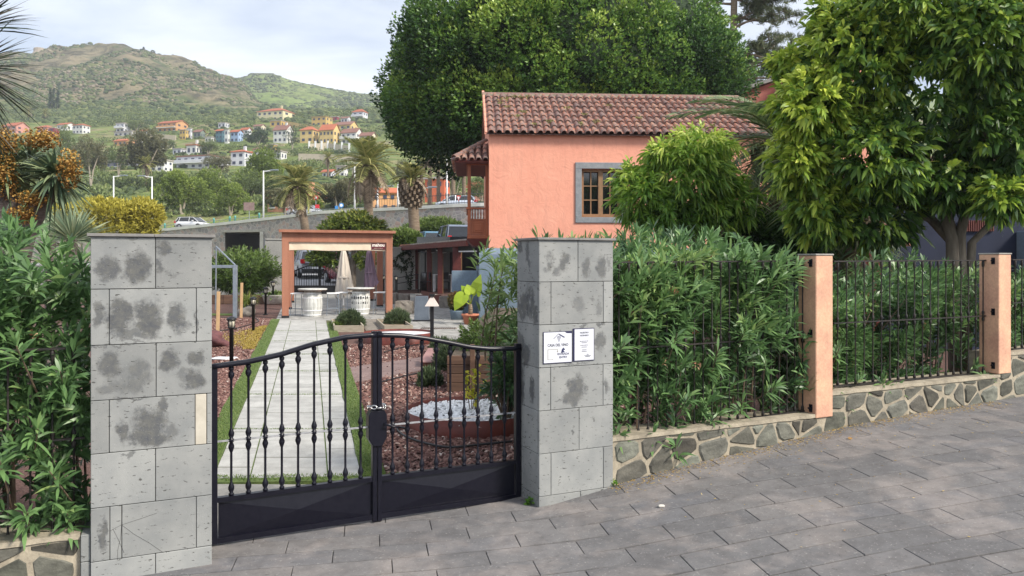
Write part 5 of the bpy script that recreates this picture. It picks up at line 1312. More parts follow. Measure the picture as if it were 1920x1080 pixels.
# ---- the right-hand buildings behind the trees
an = thing('blue_annexe', 'dark blue low building in the shade behind the right-hand trees', 'building', (6.5, 14.2, 0))
obj('wall', MB().box(-1.9, 9, 0, 4, -.2, 2.75), mNavyWall, an)
obj('door', MB().wall([(-.08+.34*math.cos(a), 1.6+.34*math.sin(a)) for a in np.linspace(0, math.pi, 9)] + [(-.42, .2), (.26, .2)], -.04, -.003), M('oxblood_door', (.16,.02,.02), (.12,.015,.015), 5, .6), an)
mb = MB()
for k in range(16): mb.box(1.7+k*.04, 1.72+k*.04, -.05, -.01, 2.3, 2.5)
o = obj('shutter_slats', mb, M('red_shutter', (.12,.03,.022), (.10,.025,.02), 6, .6), an); o['kind'] = 'stuff'
obj('post', MB().bbox(4.0, 4.2, -.9, -.7, -.2, 2.7, .01), mOxred, an); obj('post', MB().bbox(2.75, 3.7, -.35, -.01, -.2, 2.3, .01), mBlueW, an)
rf = obj('roof', MB().add([(-3.0,-1.3,2.0), (.2,-1.3,2.0), (.2,-.01,2.55), (-3.0,-.01,2.55)], [(0,1,2,3)]), mTile, an)
sl3 = math.atan2(.55, 1.29)
for c_ in range(17):
    for r_ in range(4): o = link('roof_tile', tl2, None, rf); d = (r_+1)*.345; o.location = (-2.9+c_*.19, -1.32+d*math.cos(sl3), 2.04+d*math.sin(sl3)); o.rotation_euler = (sl3-.05, 0, 0)
obj('upper_wall', MB().box(1.0, 9, .3, 4, 2.755, 3.6), mNavyWall, an); obj('roof_slab', MB().box(.9, 9.1, .2, 4.1, 3.601, 3.7), mTile, an)
pk = thing('pink_house', 'pink gabled house mostly hidden behind the right-hand trees', 'house', (8.6, 31, 0))
q0, q1 = W3(1338, 186, 31), W3(1392, 163, 31)
gz = ZC+(HZ-150)/F*31
obj('wall', MB().wall([(q0[0]-8.6+.1, 0), (8, 0), (8, gz-3.2), (q1[0]-8.6+1.5, gz), (q0[0]-8.6+.1, q0[2]-.1)], 0, 6), mSalmonD, pk)
obj('verge', MB().wall([(q0[0]-8.6-.2, q0[2]-.12), (q1[0]-8.6+1.5, gz+.02), (q1[0]-8.6+1.5, gz+.16), (q0[0]-8.6-.2, q0[2]+.02)], -.25, 6.2), mGreyWall, pk)
th_ = thing('salmon_tower', 'salmon upper storey showing through the right-hand tree', 'house', (12.2, 29, 0)); obj('wall', MB().box(-.6, 1.2, 0, 5, 0, ZC+(HZ-92)/F*29), mSalmon, th_); obj('roof', MB().add([(-.8,-.3,9.72), (1.4,-.3,9.72), (1.4,5.3,9.72), (-.8,5.3,9.72), (0,2.5,10.1), (.6,2.5,10.1)], [(0,1,5,4), (1,2,5), (2,3,4,5), (3,0,4), (3,2,1,0)]), mTile, th_)

# ================================================================ CARS
mTyre = flat('tyre', (.015,.015,.015), .9); mRim = flat('rim', (.35,.35,.37), .4, .6); mRedL = flat('tail_lamp', (.45,.01,.015), .2); mHead = flat('head_lamp', (.6,.62,.65), .1); mPlate = flat('number_plate', (.7,.7,.68), .4); mTrim = flat('black_trim', (.02,.02,.02), .6)
def car(label, loc, rz, colr, L_=4.0, W_=1.72, H_=1.5, hatch=True, name='parked_car', cat='car'):
    r = thing(name, label, cat, loc, rz); mt = flat('car_paint_'+label.split()[0], colr, .25, .3, .6)
    h = L_/2; w_ = W_/2
    # side outline stations: x, sill z, belt z, half width
    stn = [(-h, .42, .82, w_*.84), (-h+.10, .30, .92, w_*.93), (-h+.5, .24, .96, w_), (-.3, .22, .94, w_), (h*.45, .22, .92, w_), (h-.45, .24, .80, w_*.97), (h-.12, .30, .70, w_*.88), (h, .40, .60, w_*.74)]
    v = []; f = []; k = 8
    for (x, a, b_, hw) in stn:
        m_ = (a+b_)/2
        v += [(x,-hw*.90,a), (x,-hw,m_-.05), (x,-hw*.985,m_+.12), (x,-hw*.93,b_), (x,hw*.93,b_), (x,hw*.985,m_+.12), (x,hw,m_-.05), (x,hw*.90,a)]
    for i in range(len(stn)-1):
        for j in range(k): f.append((i*k+j, (i+1)*k+j, (i+1)*k+(j+1)%k, i*k+(j+1)%k)[::-1])
    f += [tuple(range(k)), tuple((len(stn)-1)*k+j for j in range(k))[::-1]]
    body = obj('body', MB().add(v, f), mt, r, True)
    rr = -h+.12 if hatch else -h+.6                     # cabin
    cb = [(rr, .93, w_*.90), (rr+.32, H_-.10, w_*.74), (rr+.55, H_, w_*.72), (.25, H_, w_*.74), (.55, H_-.08, w_*.76), (h*.62, .92, w_*.88)]
    lo_ = [(rr+.0, .9), (rr+.3, .9), (rr+.55, .9), (.25, .9), (.6, .9), (h*.62, .9)]
    v = []; f = []
    for (x, z, hw), (xl, zl2) in zip(cb, lo_): v += [(xl,-w_*.93,zl2), (x,-hw,z), (x,hw,z), (xl,w_*.93,zl2)]
    for i in range(5):
        for j in range(3): f.append((i*4+j, i*4+j+1, (i+1)*4+j+1, (i+1)*4+j))
    obj('cabin_glass', MB().add(v, f), mGlass, r)
    obj('roof', MB().add([(rr+.30,-w_*.75,H_-.11), (rr+.55,-w_*.74,H_+.012), (.27,-w_*.76,H_+.012), (.27,w_*.76,H_+.012), (rr+.55,w_*.74,H_+.012), (rr+.30,w_*.75,H_-.11)], [(0,5,4,1)[::-1], (1,4,3,2)[::-1]]), mt, r)
    for s_ in (-1, 1):
        for (xa, za, ya, xb, zb, yb) in ((rr+.01,.92,.925,rr+.33,H_-.08,.76), (rr+.50,.92,.945,rr+.62,H_,.745), (.0,.92,.945,.0,H_,.755), (h*.62,.91,.92,.50,H_-.05,.78), (rr+.33,H_-.04,.76,.5,H_-.05,.78)):
            obj('pillar', MB().tube([(xa,s_*w_*ya,za), (xb,s_*w_*yb,zb)], .035, 6), mt, body)
    for x in (-h+.72, h-.78):
        for s_ in (-1, 1):
            wh = obj('wheel', MB().lathe([(.20,-.10), (.31,-.10), (.32,-.06), (.32,.06), (.31,.10), (.20,.10)], (x, s_*(w_-.10), .32), 18, 'y'), mTyre, r, True)
            obj('rim', MB().lathe([(.05,-.02), (.19,-.02), (.20,.02)], (x, s_*(w_+.01), .32), 12, 'y'), mRim, wh)
            obj('wheel_arch', MB().tube([(x+.37*math.cos(a), s_*(w_-.005), .30+.37*math.sin(a)) for a in np.linspace(.1, math.pi-.1, 9)], .02, 5), mTrim, r)
    for s_ in (-1, 1):
        obj('tail_lamp', MB().bbox(-h-.015, -h+.22, s_*w_*.66, s_*w_*.93, .78, 1.02, .02), mRedL, r); obj('headlight', MB().bbox(h-.25, h-.03, s_*w_*.5, s_*w_*.82, .58, .72, .03), mHead, r)
        obj('wing_mirror', MB().bbox(.55, .68, s_*w_*.96, s_*(w_*.96+.16), .95, 1.08, .02), mt, r)
    obj('bumper', MB().bbox(-h-.05, -h+.08, -w_*.86, w_*.86, .30, .50, .03), mTrim, r); obj('bumper', MB().bbox(h-.12, h+.02, -w_*.7, w_*.7, .28, .42, .03), mTrim, r)
    obj('number_plate', MB().bbox(-h-.058, -h-.05, -.26, .26, .50, .61, .002), mPlate, r)
    return r
zr = lambda Y: .41 + .04*(Y-31.5)                        # ramp street behind the rear gate
car('silver hatchback parked beyond the rear gate, seen from behind', (W3(574,0,42)[0], 43, zr(42.5)), R(112), (.42,.43,.46), 3.9, 1.70, 1.53)
car('dark red car beyond the rear gate, beside the cream parasol', (W3(640,0,37)[0]+.25, 37.8, zr(37.8)), R(-62), (.24,.012,.03), 4.0, 1.72, 1.55)
TZ = 2.3
car('light blue car parked behind the bar shelter roof', (W3(800,0,52)[0], 53, TZ), R(112), (.10,.22,.32), 3.9, 1.68, 1.45)
car('grey utility car parked right of the light blue one, behind the shelter roof', (W3(846,0,48)[0], 49.5, TZ), R(108), (.18,.21,.27), 4.2, 1.78, 1.72)
car('dark blue car parked beside the balcony posts', (W3(880,0,52)[0], 54, TZ), R(112), (.03,.06,.16), 4.2, 1.75, 1.75)
car('silver car half hidden behind the tree branches beyond the rear gate', (W3(612,0,50)[0], 51, zr(51)), R(105), (.5,.5,.52), 4.0, 1.7, 1.5)
struct('rear_street', MB().prism([(-30, 31.7), (-6.6, 31.7), (-6.0, 62), (-40, 62)], lambda x, y: zr(y)-.4, lambda x, y: zr(y)), M('pale_asphalt', (.33,.33,.33), (.26,.26,.265), 2, .9, fine=40))
struct('parking_terrace', MB().prism([(-9.5, 45.5), (14, 45.5), (16, 74), (-11, 74)], -1, TZ), M('terrace_asphalt', (.20,.20,.20), (.15,.15,.155), 2, .9))
# ================================================================ VEGETATION
mBark = M('grey_bark', (.19,.16,.13), (.11,.09,.07), 8, .9, bs=.8, bd=.02, sc3=(3,3,.6))
mBarkD = M('dragon_bark', (.17,.135,.12), (.10,.08,.075), 5, .9, bs=.9, bd=.02, sc3=(1,1,7))
mPalmBark = M('palm_bark', (.26,.20,.14), (.13,.09,.06), 4, .9, bs=.9, bd=.04, sc3=(1,1,8))
mOle = leafmat('oleander_leaf', [(0, (.03,.065,.03)), (.35, (.07,.14,.052)), (.75, (.14,.25,.085)), (1, (.28,.38,.13))], .42, .22, spec=.5)
mOleB = leafmat('oleander_pale_leaf', [(0, (.06,.10,.035)), (.4, (.14,.22,.07)), (.8, (.25,.34,.12)), (1, (.32,.38,.14))], .5, .25)
mFlow = leafmat('faded_flower', [(0, (.30,.12,.06)), (.5, (.55,.28,.17)), (1, (.65,.45,.30))], .8)
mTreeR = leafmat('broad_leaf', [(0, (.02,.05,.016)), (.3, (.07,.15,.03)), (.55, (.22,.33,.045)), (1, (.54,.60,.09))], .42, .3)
mTreeM = leafmat('bright_lance_leaf', [(0, (.035,.085,.016)), (.35, (.10,.21,.03)), (.7, (.24,.37,.05)), (1, (.48,.54,.11))], .42, .3)
mFicus = leafmat('ficus_leaf', [(0, (.016,.04,.014)), (.35, (.045,.11,.024)), (.65, (.14,.25,.04)), (1, (.38,.48,.09))], .4, .2)
mPalmL = leafmat('palm_leaflet', [(0, (.05,.09,.045)), (.5, (.11,.17,.07)), (1, (.24,.27,.12))], .45, .2)
mPalmY = leafmat('far_palm_leaflet', [(0, (.09,.11,.03)), (.5, (.24,.26,.08)), (1, (.46,.42,.17))], .5, .2)
mDryP = leafmat('dry_palm_leaflet', [(0, (.20,.15,.10)), (1, (.38,.30,.22))], .8, .1)
mDrag = leafmat('dragon_leaf', [(0, (.04,.07,.045)), (.5, (.10,.15,.085)), (1, (.26,.30,.14))], .45, .15)
mDragD = leafmat('dark_dragon_leaf', [(0, (.012,.018,.012)), (.6, (.04,.06,.03)), (1, (.12,.10,.09))], .45, .1)
mFruit = leafmat('ochre_fruit', [(0, (.13,.06,.014)), (.5, (.28,.145,.03)), (1, (.44,.28,.07))], .7, .0)
mPine = leafmat('pine_needle', [(0, (.05,.07,.03)), (1, (.17,.20,.10))], .6, .2)

POSTS = [S(1546,.1), S(1884,.1), 3.15]
def wl_pt(s_, t_, z): x, y = xy(s_, t_); return (x, y, z)
def oleander(label, s0, s1, t0, t1, topf, z0, n, mt, L=.145, W=.023, front=.6, nfl=10, nstem=40, low=0.25, gname='oleander_hedge'):
    root = wl_pt((s0+s1)/2, (t0+t1)/2, z0); r = thing(gname, label, 'hedge', root, 0, 'oleander hedges behind the fence')
    inv = Matrix.Translation(root).inverted()
    T = []; Dd = []; st_ = MB(); tin = []
    for i in range(n):
        s_ = rnd.uniform(s0, s1); t_ = t0 + (t1-t0)*rnd.random()**1.9
        ft = min(1, (t_-t0)/(t1-t0)); zt3 = topf(s_) - .35*(1-ft)**2*(topf(s_)-z0)*.35
        u_ = rnd.random()**.75; z = z0 + .05 + (zt3-z0-.05)*u_ + .07*mnoise.noise(Vector((s_*3, t_*3, 1)))
        if u_ < low and rnd.random() < .62: continue
        k = mnoise.noise(Vector((s_*2.6, t_*2, z*2.6)))
        if k < -.20 and u_ < .88: continue
        t_ += max(0, .30 - .75*mnoise.noise(Vector((s_*1.9+5, 0, z*2.2))) - .18*(front-.6)*5)*.55*(1-ft)
        if t_ < .42 and any(abs(s_-q) < .22 for q in POSTS): continue
        x, y = xy(s_, t_); T.append((x, y, z))
        out = -N*(.75*(1-ft)) ; lean = nr.normal(size=3)*.42
        Dd.append((out[0]+lean[0], out[1]+lean[1], .55+.5*u_+lean[2]*.4)); tin.append(.30 + .42*k + .26*u_ + .25*(1-ft) - .17)  # tint paints in highlights at top and front, shade deep inside the hedge
    T = np.array(T); Dd = unit(np.array(Dd))
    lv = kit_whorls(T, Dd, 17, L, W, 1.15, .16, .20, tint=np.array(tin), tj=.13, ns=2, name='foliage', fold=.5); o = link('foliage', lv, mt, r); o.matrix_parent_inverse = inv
    for i in range(0, len(T), max(1, len(T)//nstem)):
        p = Vector(T[i]); d = Vector(Dd[i]); b_ = Vector((p.x - d.x*.5, p.y - d.y*.2 + .1, z0-.02)); st_.tube([b_, p - d*.35 + Vector((0,0,-.1)), p - d*.02], [.010,.007,.003], 5)
    o = obj('stems', st_, mStem, r, world=True); o['kind'] = 'stuff'
    if nfl:
        idx = [i for i in nr.permutation(len(T)) if (T[i]-np.array([*xy(st(T[i][0], T[i][1])[0], t0), T[i][2]])) @ np.array([*N, 0]) < .5][:nfl]
        P = np.repeat(T[idx] + Dd[idx]*.03, 16, axis=0) + nr.normal(size=(len(idx)*16, 3))*.012
        o = link('faded_flowers', leafmesh('faded_flowers', P, sphere(len(P))+[0,0,.3], .032, .018, .5, 2), mFlow, r); o.matrix_parent_inverse = inv; o['kind'] = 'stuff'
    return r
def topline(pts, t_):                       # photo outline -> height over s
    q = sorted((S(px, t_), ZC-(py-HZ)/F*xy(S(px, t_), t_)[1]) for px, py in pts)
    return lambda s_: float(np.interp(s_, [a for a, b_ in q], [b_ for a, b_ in q]))
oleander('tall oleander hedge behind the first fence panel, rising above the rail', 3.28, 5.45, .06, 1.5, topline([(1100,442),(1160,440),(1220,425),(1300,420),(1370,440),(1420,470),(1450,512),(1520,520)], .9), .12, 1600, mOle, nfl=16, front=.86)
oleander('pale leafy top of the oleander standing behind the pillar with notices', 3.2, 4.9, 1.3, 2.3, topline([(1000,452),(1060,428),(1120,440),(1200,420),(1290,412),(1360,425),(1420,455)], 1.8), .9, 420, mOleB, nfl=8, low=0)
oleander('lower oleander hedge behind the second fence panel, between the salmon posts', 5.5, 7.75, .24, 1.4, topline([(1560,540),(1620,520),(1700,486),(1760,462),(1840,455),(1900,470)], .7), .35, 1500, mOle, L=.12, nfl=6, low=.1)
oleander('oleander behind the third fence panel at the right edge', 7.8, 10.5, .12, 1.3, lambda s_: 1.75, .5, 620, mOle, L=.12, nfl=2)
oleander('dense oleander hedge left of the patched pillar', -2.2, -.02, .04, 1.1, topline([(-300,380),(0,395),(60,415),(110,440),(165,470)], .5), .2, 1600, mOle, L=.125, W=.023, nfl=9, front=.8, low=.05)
# sprigs poking out through the bars towards the street, at the foot of the fence
def sprigs(label, pts):
    root = wl_pt(*pts[0]); r = thing('oleander_sprigs', label, 'shrub', root, 0, 'oleander sprigs'); inv = Matrix.Translation(root).inverted()
    T = np.array([wl_pt(*p) for p in pts]); D = unit(np.array([[-N[0]*.5+rnd.gauss(0,.3), -N[1]*.5, .75] for p in pts]))
    lv = kit_whorls(T, D, 20, .135, .023, 1.3, .25, .13, tint=np.full(len(T), .6), name='foliage', fold=.5); o = link('foliage', lv, mOle, r); o.matrix_parent_inverse = inv
    mb = MB(); [mb.tube([tuple(T[i]-D[i]*.35+[0,.1,-.05]), tuple(T[i])], [.006,.003], 5) for i in range(len(T))]; o = obj('stems', mb, mStem, r, world=True); o['kind'] = 'stuff'
sprigs('bright oleander sprigs hanging over the first plinth wall', [(3.42,.08,.47), (3.72,.04,.44), (3.9,.0,.36), (4.35,.05,.55), (4.6,.06,.62), (3.55,.1,.6), (4.05,.02,.72), (4.95,.06,.72), (3.45,.0,1.15), (3.9,-.02,1.2), (4.3,0,1.05), (4.6,.02,1.2), (4.8,.02,.95)])
sprigs('oleander sprigs at the foot of the second fence panel', [(5.62,.1,.62), (5.75,.08,.52), (5.95,.08,.72), (6.2,.08,.66), (6.4,.1,.6), (7.5,.1,.75), (5.7,.1,1.0), (7.62,.1,.62)])
sprigs('oleander sprigs pushing through the left fence beside the patched pillar', [(-.12,.08,.36), (-.3,.04,.4), (-.25,.02,.85), (-.42,.0,.7), (-.15,.05,1.15), (-.5,.02,1.0), (-.55,.05,.45), (-.35,.02,1.3), (-.6,.0,1.35), (-.2,.02,.62)])

def inner_oleander(name, label, c, rx, rz, n, mt, L, W, cat='shrub', nl=14, lean=(0,0)):
    r = thing(name, label, cat, c)
    th = sphere(n); k = (.35+.65*nr.rand(n))**.6; lump = np.array([1+.25*mnoise.noise(Vector(q*1.9)+Vector(c)) for q in th])
    P = th*(k*lump)[:, None]*[rx, rx*.85, rz]; P[:, 2] += rz; P[:, 2] = np.maximum(P[:, 2], .03)
    D = unit(th*.9 + [lean[0], lean[1], .55]); tin = .35+.3*k*th[:, 2]+nr.normal(size=n)*.1
    link('foliage', kit_whorls(P, D, nl, L, W, 1.1, .15, L*1.5, tint=tin, name='foliage', fold=.4), mt, r)
    mb = MB(); [mb.tube([(P[i][0]*.1, P[i][1]*.1, -.02), tuple(P[i]*[.5,.5,.5]), tuple(P[i])], [.014,.009,.003], 5) for i in range(0, n, max(1, n//12))]
    o = obj('stems', mb, mStem, r); o['kind'] = 'stuff'; return r
x, y, z = W3(998, 660, 8.6); inner_oleander('oleander_bush', 'green oleander bush inside the garden, leaning beside the pillar with notices', (x, 8.9, zg(8.9)+.25), .36, .46, 150, mOle, .15, .024, lean=(-.35,-.3))
x, y, z = W3(900, 640, 11); inner_oleander('round_shrub', 'low bright green shrub on the bank behind the sleeper wall', (x, 11.2, zg(11)+.25), .38, .30, 220, mGrnBr, .07, .018)
x, y, z = W3(945, 700, 7.6); inner_oleander('oleander_bush', 'drooping oleander tuft hanging over the ring planter', (x+.02, 7.95, zg(8)+.12), .26, .40, 90, mOle, .14, .022, lean=(-.3,-.3))
# big rounded shrub at the left
x, y, z = W3(452, 556, 27.3); bs_ = inner_oleander('round_shrub', 'big rounded green shrub by the grey wall, left of the pergola', (x, 27.3, zg(27.3)+.15), 1.42, .88, 1300, mGrnBr, .17, .035, nl=9)
x0, _, _ = W3(380, 0, 26); x1, _, _ = W3(497, 0, 26.4); bb = thing('board_edging', 'red-brown board edging under the big rounded shrub', 'edging', (x0, 26, zg(26)))
for k in range(3): obj('board', MB().bbox(k*.72, k*.72+.71, -.02, .03, 0, .30, .004), mDarkPl, bb)
# coppery shrub in a blue pot, elephant ear in terracotta
x, y, z = W3(857, 592, 20.1); cs_ = inner_oleander('coppery_shrub', 'round coppery green shrub in a blue pot beside the elephant ear', (x, 20.1, zg(20.1)+.22), .25, .27, 420, mCopper, .055, .026)
obj('pot', MB().lathe([(.15,-.22), (.19,0), (.2,.03), (.17,.03)], n=16), mBlueW, cs_, True)
x, y, z = G(882, 608); ee = thing('elephant_ear', 'elephant ear plant with big lime leaves in a terracotta pot', 'potted plant', (x, y-.1, z))
obj('pot', MB().lathe([(.14,0), (.19,.21), (.215,.215), (.22,.26), (.19,.26), (.17,.22)], n=20), mTerra, ee, True)
obj('trunk', MB().tube([(0,0,.2), (.01,0,.36), (0,0,.50)], [.06,.055,.045], 10), mPalmBark, ee, True)
mEar = leafmat('elephant_ear_leaf', [(0, (.30,.42,.03)), (1, (.50,.58,.08))], .35, .45); mEarS = flat('ear_stalk', (.35,.42,.07), .5)
def ear(c, nrm, up, sz, tint):
    nv = Vector(nrm).normalized(); u_ = Vector(up); u_ = (u_ - nv*u_.dot(nv)).normalized(); w_ = u_.cross(nv)
    out = [(0,-1.05), (.22,-.75), (.48,-.35), (.60,.0), (.60,.32), (.46,.56), (.26,.66), (.10,.60), (0,.40)]
    pts = out + [(-a, b_) for a, b_ in out[-2:0:-1]]
    v = [tuple(Vector(c) + w_*a*sz + u_*b_*sz + nv*(.20*abs(a)**1.3 - .15*b_*b_)*sz) for a, b_ in pts]; n_ = len(v)
    v += [tuple(Vector(c) + u_*b_*sz - nv*(.15*b_*b_)*sz) for b_ in (-.7,-.2,.3)]
    f = []
    for i in range(n_):
        b_ = (pts[i][1]+pts[(i+1)%n_][1])/2; m_ = n_ + (0 if b_ < -.45 else 1 if b_ < .1 else 2); f.append((i, (i+1)%n_, m_))
    f += [(2, 3, n_+1)][:0]
    me = bpy.data.meshes.new('leaf'); me.from_pydata(v, [], f); me.update(); a = me.attributes.new('tint', 'FLOAT', 'POINT'); a.data.foreach_set('value', [tint]*len(v))
    bm = bmesh.new(); bm.from_mesh(me); bmesh.ops.holes_fill(bm, edges=bm.edges); bmesh.ops.triangulate(bm, faces=bm.faces); bm.to_mesh(me); bm.free()
    return link('leaf', me, mEar, ee)
for c, nv, up, sz, tn in (((-.22,-.12,.62), (-.2,-1,.45), (.5,0,1), .30, .3), ((-.02,.02,.84), (-.1,-.8,.7), (.3,.2,-1), .22, .6), ((.17,-.02,.90), (-.75,-.9,.1), (-.2,0,-1), .33, .5), ((-.1,.12,.80), (.1,-1,.3), (.6,0,-.8), .2, .1)):
    l_ = ear(c, nv, up, sz, tn); obj('stalk', MB().tube([(0,0,.48), (c[0]*.5, c[1]*.5, .48+(c[2]-.48)*.6), c], [.016,.012,.006], 6), mEarS, ee, True)

# ---- trees
def limbs(root, specs, mt=None, name='limb'):
    for pts, r0, r1 in specs:
        n_ = len(pts); obj(name, MB().tube(pts, list(np.linspace(r0, r1, n_)), 9), mt or mBark, root, True, world=True)
def crown_shell(centers, per, spread_up, inner=.55, squash=None):
    """tips on lumpy ellipsoids; centers = [(x,y,z,rx,ry,rz,weight,tint)]"""
    T = []; D = []; tn = []
    for (cx, cy, cz, rx, ry, rz, w_, ti) in centers:
        n_ = int(per*w_); th = sphere(n_); k = inner + (1-inner)*nr.rand(n_)**.45
        lump = np.array([1+.20*mnoise.noise(Vector(q*2.6)+Vector((cx,cy,cz))) for q in th])
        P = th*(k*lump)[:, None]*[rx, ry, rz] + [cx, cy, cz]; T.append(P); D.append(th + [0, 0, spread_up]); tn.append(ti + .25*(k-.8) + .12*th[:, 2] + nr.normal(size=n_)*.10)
    return np.concatenate(T), np.concatenate(D), np.concatenate(tn)
def E(px, py, Y, rpx, rpy, ryf=.8, w=1.0, t=.4):
    x, y, z = W3(px, py, Y); return (x, y, z, rpx/F*Y, rpx/F*Y*ryf, rpy/F*Y, w, t)
# right-hand tree
YR = 9.3
rt = thing('broadleaf_tree', 'large broad-leaved tree with several stems, filling the upper right', 'tree', (W3(1790,470,YR)[0], YR, .35))
b0 = Vector(W3(1792, 475, YR)); b0.z = .3
def wp(px, py, dy=0): return W3(px, py, YR+dy)
limbs(rt, [([tuple(b0), wp(1785,450), wp(1770,400), wp(1735,350,.2), wp(1690,290,.4)], .085, .035), ([tuple(b0+Vector((.1,0,0))), wp(1800,440), wp(1812,390), wp(1832,330,-.1), wp(1850,240,-.2)], .07, .035),
           ([tuple(b0+Vector((.15,.05,0))), wp(1822,455), wp(1858,420), wp(1893,385), wp(1940,320)], .055, .03), ([wp(1785,450), wp(1745,410,.3), wp(1690,385,.5), wp(1620,340,.6)], .07, .03), ([wp(1790,445,.1), wp(1750,330,-.2), wp(1640,200,-.3), wp(1520,150,-.3)], .06, .02)])
cen = [E(1740,130,YR,230,190,.8,2.6,.30), E(1600,120,YR-.3,120,110,.8,1.0,.55), E(1520,200,YR-.4,75,75,.9,.6,.66), E(1500,300,YR-.2,68,75,.9,.55,.62), E(1540,390,YR-.1,70,70,.9,.5,.48), E(1640,400,YR,95,75,.8,.6,.30),  # left lobes get a yellower tint, painting in the sunlit side of the crown
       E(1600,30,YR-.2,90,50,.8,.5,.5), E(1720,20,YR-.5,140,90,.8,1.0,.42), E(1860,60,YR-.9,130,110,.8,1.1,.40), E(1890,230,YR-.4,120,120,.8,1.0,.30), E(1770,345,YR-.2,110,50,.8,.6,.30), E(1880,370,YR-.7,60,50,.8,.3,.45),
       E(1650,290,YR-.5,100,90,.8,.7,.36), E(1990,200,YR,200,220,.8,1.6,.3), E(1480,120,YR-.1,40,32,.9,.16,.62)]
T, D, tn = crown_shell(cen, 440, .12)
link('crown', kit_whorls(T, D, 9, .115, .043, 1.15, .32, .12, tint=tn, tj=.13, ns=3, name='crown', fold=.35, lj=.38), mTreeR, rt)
# mid-right tree with narrow drooping leaves
YM = 11.2
mt_ = thing('lance_leaf_tree', 'small bright green tree with drooping narrow leaves in front of the house window', 'tree', (W3(1300,440,YM)[0], YM, .4))
bM_ = Vector(W3(1305, 440, YM)); bM_.z = .3
limbs(mt_, [([tuple(bM_), W3(1300,420,YM), W3(1270,360,YM), W3(1230,320,YM)], .07, .02), ([tuple(bM_), W3(1310,400,YM), W3(1330,340,YM), W3(1340,280,YM)], .06, .02)])
cen = [E(1290,335,YM,95,78,.85,2.0,.50), E(1210,375,YM-.2,60,55,.9,.7,.5), E(1180,330,YM-.1,35,30,.9,.25,.68), E(1310,275,YM-.1,75,38,.9,.8,.70), E(1380,380,YM,50,50,.9,.5,.42), E(1245,290,YM-.2,40,28,.9,.3,.72), E(1250,410,YM-.2,70,35,.9,.5,.34), E(1330,400,YM,60,40,.9,.5,.34)]
T, D, tn = crown_shell(cen, 230, -.1)
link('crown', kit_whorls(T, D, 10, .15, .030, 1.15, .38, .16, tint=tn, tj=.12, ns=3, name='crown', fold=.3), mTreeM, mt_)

# ---- palms
def frond_mesh(name, L_, leaf_l, leaf_w, droop, n_=34, v_=.5, stiff=.25):
    """one frond along +X starting at the origin, arching down"""
    t = np.linspace(.12, 1, n_); sx = L_*(t - .16*droop*t**2); sz = L_*(.28*t - (.28+.55*droop)*t**2.0)
    P = []; D = []; LL = []
    for i, tt in enumerate(t):
        dx = np.gradient(sx)[i]; dz = np.gradient(sz)[i]; q = np.array([dx, 0, dz]); q /= np.linalg.norm(q)
        l_ = leaf_l*math.sin(math.pi*(.16+.78*tt))**.6
        for sgn in (-1, 1):
            P.append((sx[i], 0, sz[i])); D.append(q*.62 + np.array([0, sgn*.8, v_*.45]) + nr.normal(size=3)*.05); LL.append(l_*rnd.uniform(.9,1.1))
    n0 = len(P)
    me = leafmesh(name, P, D, np.array(LL), leaf_w, stiff, 2, nrm=np.tile([0.,0.,1.], (n0, 1)) + nr.normal(size=(n0,3))*.2)
    # rachis
    bm = bmesh.new(); bm.from_mesh(me); lay = bm.verts.layers.float['tint']; tt2 = np.linspace(0, 1, 9); prev = None
    for q in tt2:
        x = L_*(q - .16*droop*q*q); z = L_*(.28*q - (.28+.55*droop)*q*q); w_ = leaf_w*.9*(1.25-q); ring_ = []
        for (a, b_) in ((-1,0), (0,.6), (1,0), (0,-.6)):
            v = bm.verts.new((x, a*w_, z+b_*w_)); v[lay] = .9; ring_.append(v)
        if prev:
            for k in range(4): bm.faces.new((prev[k], ring_[k], ring_[(k+1)%4], prev[(k+1)%4]))
        prev = ring_
    bm.to_mesh(me); bm.free(); return me
def palm(label, base, hgt, fr, nf, leaf_l, leaf_w, mt, r0=.25, r1=.2, pine=0.0, dry=0, lo=-60, hi=80, lean=(0,0), n_=30, name='palm_tree', dr=(.6,.95,1.3), pw=.85):
    r = thing(name, label, 'palm tree', base); H_ = hgt
    tp = Vector((lean[0], lean[1], H_))
    pts = [(0,0,-.3), (lean[0]*.3, lean[1]*.3, H_*.35), (lean[0]*.7, lean[1]*.7, H_*.7), tuple(tp)]
    obj('trunk', MB().tube(pts, [r0, r0*.88, r1, r1], 12), mPalmBark, r, True)
    if pine:
        mb = MB()
        for i in range(90):
            a = i*2.4; q = i/90; z = H_ - pine*(1-q); rr = r1*(1.15 + 1.1*math.sin(math.pi*min(1, q*.62+.12))); mb.obox((tp.x+rr*math.cos(a), tp.y+rr*math.sin(a), z), (math.cos(a), math.sin(a), 0), (-math.sin(a), math.cos(a), 0), r1*.28, r1*.34, r1*.2)
        o = obj('leaf_bases', mb, mPalmBark, r); o['kind'] = 'stuff'; obj('trunk_head', MB().lathe([(r1, H_-pine), (r1*1.9, H_-pine*.5), (r1*1.6, H_)], (tp.x, tp.y, 0), 12), mPalmBark, r, True)
    ms_ = [frond_mesh('frond', fr, leaf_l, leaf_w, d, n_) for d in dr]
    for i in range(nf):
        q = (i+.5)/nf; el = hi - (hi-lo)*q**pw; o = link('frond', ms_[i % 3], mt if i < nf-dry else mDryP, r, tuple(tp), (0, -R(el), i*2.39996+rnd.uniform(-.2,.2)))
        o.rotation_mode = 'XYZ'; o.scale = (1, 1, 1) if q > .2 else (.85, .85, .85)
        if i >= nf-dry: 
            o.data = o.data.copy(); o.data.materials.clear(); o.data.materials.append(mDryP)
    return r
for m_ in (): pass
YP = 12.2; x, y, z = W3(1462, 268, YP)
